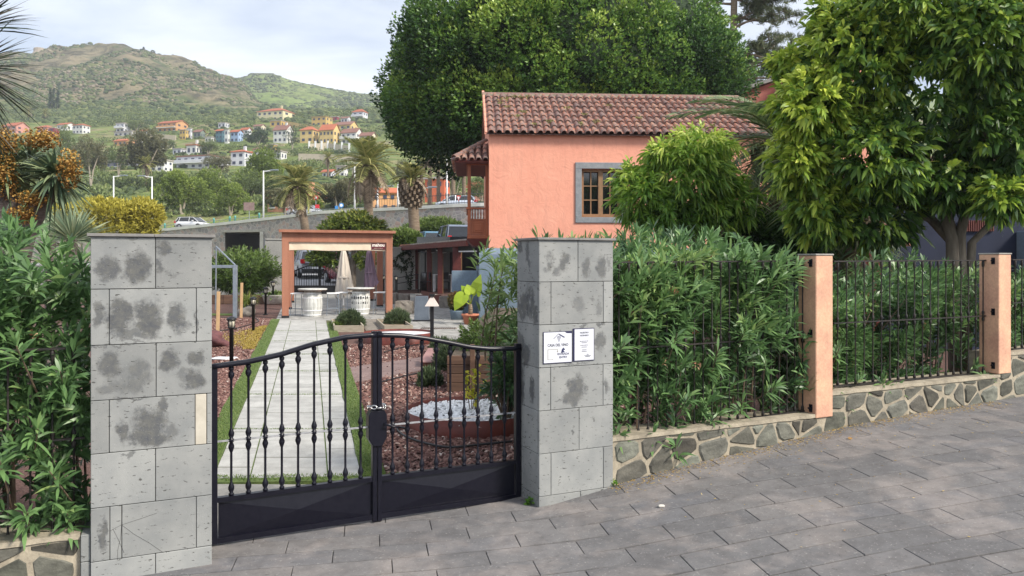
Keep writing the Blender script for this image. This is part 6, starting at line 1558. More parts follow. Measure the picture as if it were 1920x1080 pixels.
palm('feathery palm with blue-green fronds between the two right-hand trees', (x, YP, .2), z-.2, 1.85, 44, .50, .028, mPalmL, .2, .17, .5, 3, -62, 74, n_=40)
YP2 = 11.6; x, y, z = W3(1600, 408, YP2)
palm('low dark palm under the large right-hand tree', (x, YP2, .2), z-.2, 1.05, 20, .34, .018, mPalmL, .16, .14, .3, 2, -60, 60, n_=30)

# ---- giant ficus behind the house
YF = 33.5
fc = thing('ficus_tree', 'enormous dense dark green ficus towering behind the salmon house', 'tree', (W3(1050,0,YF)[0], YF, .4))
limbs(fc, [([(2.0, YF, .3), (1.9, YF, 2.5), (.5, YF, 5), (-1.5, YF, 8)], .8, .3), ([(2.4, YF, .3), (2.5, YF, 3), (4, YF, 6), (6, YF, 9)], .7, .3), ([(2.2, YF, 2), (2, YF+.5, 6), (1.5, YF, 11)], .6, .2)])
cx, _, cz = W3(1055, 225, YF); RX, RY, RZU, RZD = 8.6, 6.0, 7.1, 1.9
mb = MB().blob((cx, YF, cz+1.7), (RX*.80, RY*.8, 4.6), 4, .09, 2, 2.2); core_ = obj('inner_foliage', mb, M('shaded_inner_leaves', (.012,.025,.010), (.02,.04,.014), 3, .9, bs=.8, bd=.2), fc, True, world=True)  # near-black core paints shade into the gaps between leaf clumps
T = []; D = []; tn = []; ncl = 250
for i in range(ncl):
    th = sphere(1)[0]
    if th[1] > .35: th[1] = -th[1]
    up = th[2] > 0; p = np.array([cx + th[0]*RX*.88, YF + th[1]*RY*.88, cz + th[2]*(RZU if up else RZD)*.90])
    lm = 1 + .14*mnoise.noise(Vector(p*.35)); p = np.array([cx, YF, cz]) + (p-[cx, YF, cz])*lm
    r_ = rnd.uniform(.6, 1.35); n_ = int(300*r_**2) + 25; q = sphere(n_); q[:, 2] = q[:, 2]*1.0 + .15
    lump = np.array([1+.28*mnoise.noise(Vector(v_*2.4)+Vector(p)) for v_ in q]); k = ((.70+.30*nr.rand(n_)**.5)*lump)[:, None]; T.append(p + q*k*r_*[.80,.80,1.15]); D.append(q + th*.6 + [0, 0, .5])
    base_t = .33 + .10*rnd.gauss(0, 1) + .26*mnoise.noise(Vector(p*.22)) + (.14 if -1.5 < p[0] < 6 else 0); tn.append(base_t + .34*q[:, 2]*k[:, 0] + nr.normal(size=n_)*.08)  # mid-crown and clump tops tinted lighter, as if lit; the flanks stay dark
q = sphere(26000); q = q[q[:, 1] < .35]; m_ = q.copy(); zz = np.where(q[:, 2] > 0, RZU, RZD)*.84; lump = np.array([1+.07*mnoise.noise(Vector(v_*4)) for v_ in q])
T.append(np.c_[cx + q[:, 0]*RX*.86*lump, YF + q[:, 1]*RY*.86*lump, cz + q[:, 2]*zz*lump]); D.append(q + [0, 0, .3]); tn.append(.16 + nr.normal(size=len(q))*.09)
T = np.concatenate(T); D = np.concatenate(D); tn = np.clip(np.concatenate(tn), 0, 1)
print('ficus tips', len(T))
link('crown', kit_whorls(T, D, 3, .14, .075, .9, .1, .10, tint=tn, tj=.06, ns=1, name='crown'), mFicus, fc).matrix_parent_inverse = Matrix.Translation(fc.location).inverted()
for o in (rt, mt_):
    for c_ in kids(o):
        if c_.name.startswith('crown'): c_.matrix_parent_inverse = Matrix.Translation(o.location).inverted()
# ---- pine
YN = 46; pn = thing('pine_tree', 'tall thin pine with open branches, right of the giant ficus', 'tree', (W3(1376,0,YN)[0], YN, .5))
x0 = W3(1376,0,YN)[0]; limbs(pn, [([(x0, YN, .3), (x0+.1, YN, 8), (x0-.05, YN, 14), (x0+.1, YN, 21)], .32, .16)], mPalmBark)
T = []; mbr = MB()
for i in range(46):
    z = rnd.uniform(11.8, 21); a = rnd.uniform(-.7, .7) if i % 3 else rnd.uniform(0, 6.28); L_ = rnd.uniform(1.5, 5.2)*(1 if abs(a) < .8 else .6); p = [Vector((x0, YN, z))]; d = Vector((math.cos(a), math.sin(a), rnd.uniform(-.1, .35)))
    for k in range(4): p.append(p[-1] + d*L_/4 + Vector((0, 0, rnd.uniform(-.2, .25)))*L_/5); d = (d + Vector((0, rnd.uniform(-.3,.3), rnd.uniform(-.25,.3)))).normalized()
    mbr.tube(p, [.10,.07,.05,.035,.02], 5)
    for k in range(2, 5):
        for q in range(9): e_ = p[k] + Vector((rnd.gauss(0,.42), rnd.gauss(0,.4), rnd.gauss(.1,.22))); T.append(tuple(e_)); mbr.tube([p[k], e_], [.02,.01], 4)
o = obj('branches', mbr, mPalmBark, pn, world=True); o['kind'] = 'stuff'
T = np.array(T); lv = link('needles', kit_whorls(T, sphere(len(T))+[0,0,.5], 46, .34, .034, 1.3, .1, .2, name='needles', ns=1), mPine, pn); lv.matrix_parent_inverse = Matrix.Translation(pn.location).inverted()
# extra right-edge background branches behind: second ficus-like mass
# ---- dragon trees at the left
def rosette(root, c, n_, L_, W_, mt, up=.35, droop=.35, name='leaf_rosette', bias=(0,0,0)):
    D = sphere(n_) + [bias[0], bias[1], up+bias[2]]; P = np.tile(c, (n_, 1)) + unit(D)*.04
    dr = droop*(.4+nr.rand(n_)); Ls = L_*(.65+.5*nr.rand(n_)); me = leafmesh(name, P, D, Ls, W_, dr, 3, fold=.3); o = link(name, me, mt, root); o.matrix_parent_inverse = Matrix.Translation(root.location).inverted(); return o
YD = 8.6
dt = thing('dragon_tree', 'dragon tree with thick trunks and ochre fruit clusters at the left edge', 'tree', (W3(10,0,YD)[0], YD, 0))
limbs(dt, [([W3(20,560,YD)[:2]+(-.1,), W3(18,480,YD), W3(12,400,YD), W3(8,350,YD)], .20, .13), ([W3(25,520,YD), W3(45,440,YD), W3(70,395,YD), W3(100,345,YD)], .14, .09), ([W3(10,480,YD), W3(-40,400,YD), W3(-70,330,YD)], .15, .1)], mBarkD)
for px, py, n_, L_ in ((10,325,170,.42), (105,330,190,.40), (-70,315,110,.46), (55,300,120,.36), (98,345,50,.42)): rosette(dt, W3(px, py, YD+rnd.uniform(-.2,.2)), n_, L_, .032, mDrag, .35 if n_ != 60 else -.6, .35, bias=(.1,-.15,0))
for k, (px, py, rx, ry, n_) in enumerate(((8,268,24,30,800), (75,262,38,22,900), (12,330,20,46,800), (130,318,20,40,900), (60,372,30,16,500), (40,402,26,18,500), (-30,260,40,40,700))):
    c = np.array(W3(px, py, YD-.25)); q = sphere(n_)*(nr.rand(n_)**.5)[:, None]*[rx/F*YD, .16, ry/F*YD]; st0 = W3(px*.5+30, py+30, YD)
    o = FR_ = link('fruit_cluster', leafmesh('fruit_cluster', c+q, sphere(n_), .026, .024, 0, 1, tint=np.clip(.5+.4*q[:, 2]/(ry/F*YD)+nr.normal(size=n_)*.2, 0, 1)), mFruit, dt); o.matrix_parent_inverse = Matrix.Translation(dt.location).inverted()
    FR_['kind'] = 'stuff'; mb = MB()
    for i in range(26): mb.tube([tuple(c + [0,.1,-.05]), tuple(c+q[i*9])], .004, 4)
    o = obj('fruit_stalks', mb, M('ochre_stalk', (.34,.19,.05), None, 9, .8) if k == 0 else bpy.data.materials['ochre_stalk'], dt, world=True); o['kind'] = 'stuff'
dt2 = thing('dragon_tree', 'dark spiky leaf rosette entering the frame at the upper left', 'tree', (W3(-120,0,5.6)[0], 5.6, 0))
limbs(dt2, [([W3(-150,0,5.6)[:2]+(0,), W3(-130,400,5.6), W3(-95,200,5.6), W3(-70,120,5.6)], .16, .07)], mBarkD)
for (px, py, n_, up, bi) in ((-60,130,150,-.15,(.9,-.1,-.15)), (-55,60,70,.5,(.6,0,.6)), (-60,190,60,-.5,(.7,0,0))): rosette(dt2, W3(px, py, 5.6), n_, .48, .012, mDragD, up, .18, bias=bi)
for k, (px, py, Y, n_, lb) in enumerate(((135,440,10.5,260,'spiky grey-green rosette plant just behind the patched pillar'), (95,440,11.5,200,'second spiky rosette plant, left of the first, behind the hedge top'))):
    x, y, z = W3(px, py+12, Y); ag = thing('spiky_rosette', lb, 'succulent', (x, y, zg(Y))); rosette(ag, (x, y, z), n_, .52, .022, leafmat('agave_leaf%d' % k, [(0, (.10,.15,.10)), (.6, (.24,.30,.19)), (1, (.42,.45,.27))]), .75, .1)
    obj('stem', MB().tube([(0,0,-.05), (0,0,z-zg(Y)+.02)], [.09,.07], 8), mBarkD, ag)
# ---- generic small-leaf trees (near ones unique)
def leafytree(name, label, base, cen, n_, mt, L_, W_, nl=6, tr=.1, group=None, cat='tree', bend=.1, spread=.9, up=.3, back=None, trunk=True, world_c=True):
    r = thing(name, label, cat, base, 0, group); T, D, tn = crown_shell(cen, n_, up, .5)
    o = link('crown', kit_whorls(T, D, nl, L_, W_, spread, bend, back or L_*.6, tint=tn, tj=.1, ns=1, name='crown'), mt, r); o.matrix_parent_inverse = Matrix.Translation(base).inverted()
    if trunk:
        for k, c in enumerate(cen[:3]): obj('trunk' if k == 0 else 'limb', MB().tube([(0,0,-.3), ((c[0]-base[0])*.3, (c[1]-base[1])*.3, (c[2]-base[2])*.5), (c[0]-base[0], c[1]-base[1], c[2]-base[2])], [tr, tr*.7, tr*.3], 8), mBark, r, True)
    return r
mAcac = leafmat('yellow_green_leaf', [(0, (.16,.15,.02)), (.45, (.34,.30,.045)), (.8, (.46,.41,.07)), (1, (.58,.52,.12))], .6, .25)
Ya = 37; x, y, z = W3(210, 0, Ya)
leafytree('acacia_tree', 'spreading yellow-green tree behind the patched pillar top', (x, Ya, .5), [E(200,402,Ya,68,30,.9,1.4,.5), E(135,412,Ya,42,28,.9,.8,.45), E(268,405,Ya,38,34,.9,.8,.5), E(200,432,Ya,95,16,.8,.8,.35)], 900, mAcac, .22, .07, 5, .2, up=.6)
mMag = leafmat('glossy_leaf', [(0, (.04,.07,.02)), (.5, (.12,.17,.035)), (.85, (.26,.28,.06)), (1, (.42,.32,.10))], .3, .15)
Ym = 31.2; x, y, z = W3(661, 0, Ym)
mg = leafytree('magnolia_tree', 'round glossy-leaved tree rising behind the pergola canopy', (x, Ym, zg(Ym)), [E(665,425,Ym,52,30,.9,1.3,.5), E(640,440,Ym,45,30,.9,.8,.4), E(600,482,Ym,24,14,.9,.35,.45), E(685,484,Ym,22,16,.9,.3,.5), E(700,432,Ym,26,20,.9,.4,.5), E(625,485,Ym,20,14,.9,.25,.4)], 420, mMag, .2, .075, 6, .16)
for k, (px, py, Y, rx, ry, n_, mt, lb) in enumerate(((752,448,46.2,36,18,900,mGrnBr,'yellow-green shrub left of the parked cars behind the shelter'), (815,428,56,55,20,1200,mGrnBr,'mass of fresh green shrubs below the stone road wall, behind the parked cars'), (575,478,56,60,10,800,mThyme,'bright green bank of shrubs beyond the rear street'))):
    x, y, z = W3(px, py+ry, Y); leafytree('shrub', lb, (x, Y, z-.3), [E(px, py, Y, rx, ry, .6, 1, .6), E(px-rx*.5, py+ry*.3, Y, rx*.5, ry*.8, .6, .5, .6), E(px+rx*.6, py+ry*.2, Y, rx*.5, ry*.8, .6, .5, .6)], n_, mt, .28, .07, 6, .05, cat='shrub', up=.8)
# shaded under-storey behind the right hedge
x, y, z = W3(1500, 470, 11); leafytree('shrub', 'dark undergrowth behind the first salmon post', (x, 11.5, .3), [E(1490,470,11.5,70,45,.6,1,.15), E(1420,440,11.5,60,40,.6,1,.2)], 500, mFicus, .14, .04, 7, .03, cat='shrub')
# ================================================================ BACKGROUND: road on its stone wall, valley, hillside village, hills, haze
def lerp(xs, ys, x): return float(np.interp(x, xs, ys))
WL = [(-2600,100,4.6), (-400,98,4.9), (300,92,5.30), (600,82,6.78), (880,75,7.08), (1500,72,7.3), (3200,72,7.5)]   # photo column, distance, height of the wall top
def wallpt(px): 
    Y = lerp([a[0] for a in WL], [a[1] for a in WL], px); z = lerp([a[0] for a in WL], [a[2] for a in WL], px); return np.array([(px-960)/F*Y, Y, z])
# ---- stone retaining wall
def rubble():
    m, n, l, b = nodes('rubble_wall'); b.inputs['Roughness'].default_value = .9
    tc = n.new('ShaderNodeTexCoord'); v = n.new('ShaderNodeTexVoronoi'); v.inputs['Scale'].default_value = 2.1; l.new(tc.outputs['Object'], v.inputs['Vector'])
    v2 = n.new('ShaderNodeTexVoronoi'); v2.feature = 'DISTANCE_TO_EDGE'; v2.inputs['Scale'].default_value = 2.1; l.new(tc.outputs['Object'], v2.inputs['Vector'])
    sx = n.new('ShaderNodeSeparateColor'); l.new(v.outputs['Color'], sx.inputs[0])
    c = ramp(n, l, sx.outputs[0], [(0, (.19,.175,.175)), (.5, (.29,.26,.245)), (.8, (.34,.24,.205)), (1, (.23,.22,.235))])
    c = mixc(n, l, ramp(n, l, v2.outputs['Distance'], [(.02, 1), (.07, 0)]), c, (.36,.34,.31)); l.new(c, b.inputs['Base Color'])
    bump(n, l, b, v2.outputs['Distance'], .8, .06); return m
mRub = rubble(); mPaleCp = M('pale_coping', (.58,.57,.53), (.48,.47,.44), 1, .9)
rwl = thing('stone_retaining_wall', 'long rubble stone wall carrying the road, crossing behind the garden', 'retaining wall', (0, 80, 0))
cols_ = list(range(-2600, 3201, 50)); OPN = (422, 494)
mb = MB(); cp = MB()
def wallpanel(pa, pb, z0, z1a, z1b):
    a, b_ = wallpt(pa), wallpt(pb); mb.add([(a[0],a[1],z0), (b_[0],b_[1],z0), (b_[0],b_[1],z1b), (a[0],a[1],z1a)], [(0,1,2,3)])
edges = sorted(set(cols_) | {*OPN})
for pa, pb in zip(edges[:-1], edges[1:]):
    a, b_ = wallpt(pa), wallpt(pb)
    if pa >= OPN[0] and pb <= OPN[1]:
        zt3 = ZC + (HZ-436)/F*a[1]; wallpanel(pa, pb, zt3, a[2], b_[2])
    else: wallpanel(pa, pb, 0, a[2], b_[2])
    v = []
    for p in (a, b_): v += [(p[0],p[1]-.12,p[2]), (p[0],p[1]-.12,p[2]+.32), (p[0],p[1]+.35,p[2]+.32), (p[0],p[1]+.35,p[2])]
    cp.add(v, [(0,4,5,1), (1,5,6,2), (2,6,7,3), (3,7,4,0)])
obj('wall_face', mb, mRub, rwl, world=True); obj('wall_coping', cp, mPaleCp, rwl, world=True)
a, b_ = wallpt(OPN[0]), wallpt(OPN[1]); zt3 = ZC + (HZ-436)/F*a[1]
obj('underpass', MB().add([(a[0],a[1],0), (a[0]-1.5,a[1]+9,0), (b_[0]-1.5,b_[1]+9,0), (b_[0],b_[1],0), (a[0],a[1],zt3), (a[0]-1.5,a[1]+9,zt3), (b_[0]-1.5,b_[1]+9,zt3), (b_[0],b_[1],zt3)], [(0,4,5,1), (1,5,6,2), (2,6,7,3), (4,7,6,5), (0,1,2,3)]), flat('dark_concrete', (.15,.13,.125), .9), rwl, world=True)
obj('underpass_lintel', MB().add([(a[0]-.4,a[1]-.2,zt3-.0), (b_[0]+.4,b_[1]-.2,zt3), (b_[0]+.4,b_[1]-.2,zt3+.28), (a[0]-.4,a[1]-.2,zt3+.28), (a[0]-.4,a[1]+.1,zt3+.28), (b_[0]+.4,b_[1]+.1,zt3+.28)], [(0,1,2,3), (3,2,5,4)]), mConc, rwl, world=True)
obj('underpass_pier', MB().add([(b_[0]-.35,b_[1]-.2,0), (b_[0]+.05,b_[1]-.2,0), (b_[0]+.05,b_[1]-.2,zt3), (b_[0]-.35,b_[1]-.2,zt3), (b_[0]-.35,b_[1]+.3,0), (b_[0]-.35,b_[1]+.3,zt3)], [(0,1,2,3), (4,0,3,5)]), mGreyWall, rwl, world=True)
# ---- road and pavement on top
mRoad = M('far_asphalt', (.17,.17,.17), (.13,.13,.135), .8, .9); rd = MB(); kb = MB()
for pa, pb in zip(cols_[:-1], cols_[1:]):
    a, b_ = wallpt(pa), wallpt(pb)
    rd.add([(a[0],a[1]+.3,a[2]-.05), (b_[0],b_[1]+.3,b_[2]-.05), (b_[0],b_[1]+14,b_[2]+.15), (a[0],a[1]+14,a[2]+.15)], [(0,1,2,3)])
    kb.add([(a[0],a[1]+.36,a[2]+.10), (b_[0],b_[1]+.36,b_[2]+.10), (b_[0],b_[1]+2.0,b_[2]+.12), (a[0],a[1]+2.0,a[2]+.12), (a[0],a[1]+2.0,a[2]-.03), (b_[0],b_[1]+2.0,b_[2]-.03)], [(0,1,2,3), (3,2,5,4)])
struct('road', rd, mRoad, True); struct('roadside_pavement', kb, mConc)
def onroad(px, off): 
    p = wallpt(px); Y = p[1]+off; return ((px-960)/F*Y, Y, p[2] + .1*off/10)
rail = thing('road_railing', 'pale metal railing along the far side of the road above the stone wall', 'railing', (0, 100, 0)); mRail = flat('railing_grey', (.22,.25,.24), .6); fr2 = MB(); ft = MB()
for px in range(-300, 1000, 9):
    p = onroad(px, 9.5); ft.box(p[0]-.025, p[0]+.025, p[1]-.025, p[1]+.025, p[2], p[2]+1.0)
for px in range(-300, 1000, 50):
    a, b_ = onroad(px, 9.5), onroad(px+50, 9.5)
    for h_ in (.12, 1.0): fr2.tube([(a[0],a[1],a[2]+h_), (b_[0],b_[1],b_[2]+h_)], .035, 4, False)
obj('rails', fr2, mRail, rail, world=True)['kind'] = 'stuff'; obj('uprights', ft, mRail, rail, world=True)['kind'] = 'stuff'
rail2 = thing('road_railing', 'dark railing on top of the stone wall behind the bar shelter, left of the balcony', 'railing', (-10, 76, 0)); fr2 = MB(); ft = MB()
for px in range(696, 1240, 5):
    p = onroad(px, .15); ft.box(p[0]-.015, p[0]+.015, p[1]-.015, p[1]+.015, p[2]+.3, p[2]+1.25)
for px in range(696, 1236, 45):
    a, b_ = onroad(px, .15), onroad(px+45, .15)
    for h_ in (.42, 1.25): fr2.tube([(a[0],a[1],a[2]+h_), (b_[0],b_[1],b_[2]+h_)], .03, 4, False)
mDkR = flat('railing_dark', (.05,.05,.05), .6); obj('rails', fr2, mDkR, rail2, world=True)['kind'] = 'stuff'; obj('uprights', ft, mDkR, rail2, world=True)['kind'] = 'stuff'
mTeal = flat('teal_post', (.10,.30,.26), .5)
for k, (px, lb) in enumerate(((309,'teal bollard on the road, left of the white car'), (401,'teal bollard just right of the white car on the road'), (431,'first of two teal bollards close together on the road'), (441,'second of two teal bollards close together on the road'), (486,'teal bollard at the foot of the tall street lamp above the underpass'))):
    x, y, z = onroad(px, 1.2); o = obj('road_bollard', MB().lathe([(.09,0), (.10,.7), (.13,.74), (.13,.85), (.07,.95), (.02,1.0)], n=10), mTeal, None, True); o.location = (x, y, z); tag(o, lb, 'bollard', 'teal road bollards')
# cars on the road
x, y, z = onroad(362, 4.5); car('white hatchback driving on the road above the stone wall', (x, y, z), R(-14), (.72,.72,.72), 4.1, 1.75, 1.5, name='moving_car')
x, y, z = onroad(575, 4.5); car('pale car passing behind the nearest palm trunk on the road', (x, y, z), R(-10), (.55,.56,.58), 4.1, 1.75, 1.45, name='moving_car')
x, y, z = onroad(856, 5.0); car('light blue-white car on the road left of the balcony', (x, y, z), R(175), (.55,.60,.68), 4.3, 1.75, 1.45, name='moving_car')
# street lamps
def lampost(label, px, py_top, off=2.2, side_=1, proto=[None]):
    x, y, z = onroad(px, off); h_ = ZC + (HZ-py_top)/F*y - z
    r = thing('street_lamp', label, 'street lamp', (x, y, z), 0, 'street lamps along the road')
    obj('pole', MB().tube([(0,0,0), (0,0,h_)], [.11,.07], 8), mWhitePaint, r, True); obj('arm', MB().tube([(0,0,h_-.1), (side_*1.2,0,h_+.05)], .06, 6), mWhitePaint, r); obj('lamp_head', MB().bbox(side_*.8, side_*1.7, -.16, .16, h_-.0, h_+.14, .03), mGalv, r)
for px, py, sd, lb in ((213,330,1,'street lamp farthest left, rising over the yellow-green tree'), (285,331,-1,'street lamp second from the left, its arm pointing left'), (494,320,1,'street lamp beside the brown road sign'), (665,305,1,'street lamp between the nearest palm and the second palm'), (838,296,1,'street lamp beside the balcony, its arm over the trees'), (708,350,1,'pole left of the orange house'), (746,345,1,'slim pole before the white gabled house'), (788,352,1,'pole right of the third palm')): lampost(lb, px, py, side_=sd)
# signs
def sign(label, px, py, w_, h_, mt, off=1.5, shape='box', border=None):
    x, y, z = onroad(px, off); zc2 = ZC + (HZ-py)/F*y; w2, h2 = w_/F*y/2, h_/F*y/2
    r = thing('road_sign', label, 'road sign', (x, y, z)); obj('pole', MB().tube([(0,.05,0), (0,.05,zc2-z+h2*.6)], .05, 6), mRail, r)
    c = zc2-z
    if shape == 'box': pl_ = [(-w2,c-h2), (w2,c-h2), (w2,c+h2), (-w2,c+h2)]
    elif shape == 'disc': pl_ = [(w2*math.cos(a), c+h2*math.sin(a)) for a in np.linspace(0, 2*math.pi, 17)[:-1]]
    elif shape == 'tri': pl_ = [(0,c-h2), (w2,c+h2), (-w2,c+h2)]
    else: pl_ = [(-w2,c), (-w2*.6,c+h2), (w2,c+h2), (w2,c-h2), (-w2*.6,c-h2)]
    obj('plate', MB().wall(pl_, -.03, .0), mt, r)
    if border: q = [(a*.62, c+(b_-c)*.62) for a, b_ in pl_]; obj('inset', MB().wall(q, -.036, -.031), border, r)
mRS = flat('sign_red', (.55,.03,.04), .5); mBS = flat('sign_blue', (.05,.25,.60), .5); mWS = flat('sign_white', (.75,.75,.75), .5); mBrS = M('sign_back', (.20,.13,.12), (.26,.18,.17), 4, .6)
sign('brown rectangular sign back on the road, left of the tall lamp', 467, 387, 20, 15, mBrS); sign('red and white no-entry sign near the nearest palm', 592, 371, 9, 9, mRS, 3, 'disc', mWS); sign('red sign plate low beside the no-entry sign', 595, 387, 8, 7, mRS, 2.5)
sign('blue round sign right of the nearest palm', 640, 385, 9, 9, mBS, 1.5, 'disc', mWS); sign('small blue sign left of the round one', 631, 389, 6, 6, mBS, 2.5); sign('white arrow-shaped sign before the white gabled house', 768, 386, 20, 11, mWS, 1.0, 'arrow', mBS)
sign('red and white triangular yield sign left of the balcony', 860, 372, 9, 11, mRS, 3, 'tri', mWS)

# ---- valley and hillside terrain (height given per bearing and distance)
SK1 = [(-1800,170),(-700,120),(-300,104),(0,100),(61,100),(90,97),(122,94),(183,91),(236,93),(262,101),(285,109),(338,121),(387,136),(432,149),(460,168),(481,192),(520,215),(620,240),(900,262),(3200,270)]
SK2 = [(-1800,240),(200,200),(400,158),(432,149),(460,144),(469,139),(513,139),(550,152),(611,165),(650,171),(689,177),(900,196),(1200,190),(1500,180),(1800,175),(2400,150),(3200,120)]
DY = [95, 112, 140, 200, 260, 320, 390, 450]; 
def terr_y(px, Y):
    r_ = wallpt(px); yr_ = HZ - (r_[2]-ZC)/r_[1]*F
    base = [yr_+1, yr_-6, 372, 333, 296, 262, 228, 206]
    k = min(1, max(0, (px-700)/600)); base = [b_ + k*(20 if i > 2 else 0) for i, b_ in enumerate(base)]
    s1 = lerp([a for a, _ in SK1], [b_ for _, b_ in SK1], px)
    xs_ = DY + [560, 660, 720, 900]; b2 = [min(b_, 400) if i > 2 else b_ for i, b_ in enumerate(base)]
    t1 = min(s1, 206) if s1 < 206 else s1
    e = b2 + [206 + (s1-206)*.52 if s1 < 206 else 214 + (s1-206)*.5, s1 + (6 if s1 < 190 else 4), s1, s1 + 60]
    return lerp(xs_, e, Y)
def hz_(px, Y, y): return ZC + (HZ-y)/F*Y
mb = MB(); PXS = np.unique(np.concatenate([np.arange(-1800, 0, 40), np.arange(0, 720, 5), np.arange(720, 1500, 30), np.arange(1500, 3201, 60)])); YS = np.concatenate([np.arange(95, 460, 9), np.arange(460, 730, 6), np.arange(730, 900, 30)])
for Y in YS:
    for px in PXS:
        x = (px-960)/F*Y; z = hz_(px, Y, terr_y(px, Y)); k = min(1, max(0, (Y-430)/90))*(1 if Y < 700 else .4)
        # erosion gullies and crags on the cliff
        q = Vector((x*.012, Y*.012, 0)); z += k*(9*mnoise.fractal(q*1.5+Vector((3,0,0)), 1.0, 2.0, 4) + 3.0*abs(mnoise.noise(Vector((x*.05+Y*.02, Y*.03, 2)))))
        z += .8*mnoise.noise(Vector((x*.05, Y*.05, 5)))*(Y > 112)
        mb.v.append((x, Y, z))
nx_ = len(PXS)
for j in range(len(YS)-1):
    for i in range(nx_-1): a = j*nx_+i; mb.f.append((a, a+1, a+1+nx_, a+nx_))
def hill_mat(name, rocky):
    m, n, l, b = nodes(name); b.inputs['Roughness'].default_value = .95; b.inputs['Specular IOR Level'].default_value = .1
    ge = n.new('ShaderNodeNewGeometry'); 
    def nz(scale, det=5, sc3=(1,1,1), dist=0.0):
        mp = n.new('ShaderNodeMapping'); mp.inputs['Scale'].default_value = sc3; l.new(ge.outputs['Position'], mp.inputs['Vector'])
        t = n.new('ShaderNodeTexNoise'); t.inputs['Scale'].default_value = scale; t.inputs['Detail'].default_value = det; t.inputs['Roughness'].default_value = .62; t.inputs['Distortion'].default_value = dist; l.new(mp.outputs[0], t.inputs['Vector']); return t.outputs['Fac']
    a = nz(.012, 6); f = nz(.09, 6, (1,.6,1.2), .5); g = nz(.35, 4)
    green = mixc(n, l, ramp(n, l, f, [(.38, 0), (.62, 1)]), (.09,.12,.04), (.24,.30,.08))
    dry = mixc(n, l, ramp(n, l, g, [(.35, 0), (.65, 1)]), (.13,.10,.06), (.30,.25,.15))
    rock = mixc(n, l, ramp(n, l, f, [(.40, 0), (.60, 1)]), (.07,.06,.04), (.235,.195,.125))
    if rocky:
        sp_ = n.new('ShaderNodeSeparateXYZ'); l.new(ge.outputs['Position'], sp_.inputs[0])
        mr = n.new('ShaderNodeMapRange'); mr.inputs['From Min'].default_value = 440; mr.inputs['From Max'].default_value = 500; l.new(sp_.outputs['Y'], mr.inputs['Value'])
        rk = n.new('ShaderNodeMath'); rk.operation = 'MULTIPLY'; l.new(ramp(n, l, a, [(.30, 0), (.47, .9)]), rk.inputs[0]); l.new(mr.outputs[0], rk.inputs[1])
        c = mixc(n, l, ramp(n, l, f, [(.50, 0), (.62, 1)]), green, dry); c = mixc(n, l, rk.outputs[0], c, rock)
        k2 = nz(.045, 5); c = mixc(n, l, ramp(n, l, k2, [(.56, 0), (.64, .8)]), c, (.07,.10,.035))
    else:
        c = mixc(n, l, ramp(n, l, f, [(.56, 0), (.70, .6)]), green, dry); c = mixc(n, l, ramp(n, l, a, [(.35, 0), (.7, .5)]), c, (.21,.31,.07))
    l.new(c, b.inputs['Base Color']); bump(n, l, b, f, 1.0, 4.0); return m
struct('hillside', mb, hill_mat('hill_rock_and_scrub', True), True)
mb = MB(); PX2 = np.concatenate([np.arange(-1800, 300, 60), np.arange(300, 720, 8), np.arange(720, 3201, 50)]); YS2 = np.concatenate([np.arange(560, 1000, 22), np.arange(1000, 1300, 60)])
for Y in YS2:
    for px in PX2:
        s2 = lerp([a for a, _ in SK2], [b_ for _, b_ in SK2], px); y = lerp([560, 700, 960, 1000, 1300], [262, 212+(s2-150)*.2, s2+1.5, s2, s2+60], Y); x = (px-960)/F*Y
        z = hz_(px, Y, y); z += (4 if Y < 940 else 1.5)*mnoise.fractal(Vector((x*.015, Y*.015, 9)), 1.0, 2.0, 3); mb.v.append((x, Y, z))
nx_ = len(PX2)
for j in range(len(YS2)-1):
    for i in range(nx_-1): a = j*nx_+i; mb.f.append((a, a+1, a+1+nx_, a+nx_))
struct('far_hill', mb, hill_mat('hill_green', False), True)
struct('ground', MB().add([(-3000,-400,-8), (3000,-400,-8), (3000,1500,-8), (-3000,1500,-8)], [(0,1,2,3)]), mSoil)
struct('valley_floor', MB().prism([(-160, 32), (-30.2, 32), (-40.2, 62), (-80, 99), (-260, 99)], -.6, .5), M('rough_grass', (.13,.19,.05), (.22,.21,.09), .4, .95))
struct('valley_floor', MB().prism([(-40.3, 62.1), (-9, 62.1), (-9, 76), (-40, 92), (-80, 98.8)], -.5, 1.45), bpy.data.materials['rough_grass'])
def onhill(px, y):            # first distance at which the slope reaches photo row y
    lo, hi = 112, 445
    for _ in range(30):
        m_ = (lo+hi)/2
        if terr_y(px, m_) > y: lo = m_
        else: hi = m_
    return (lo+hi)/2
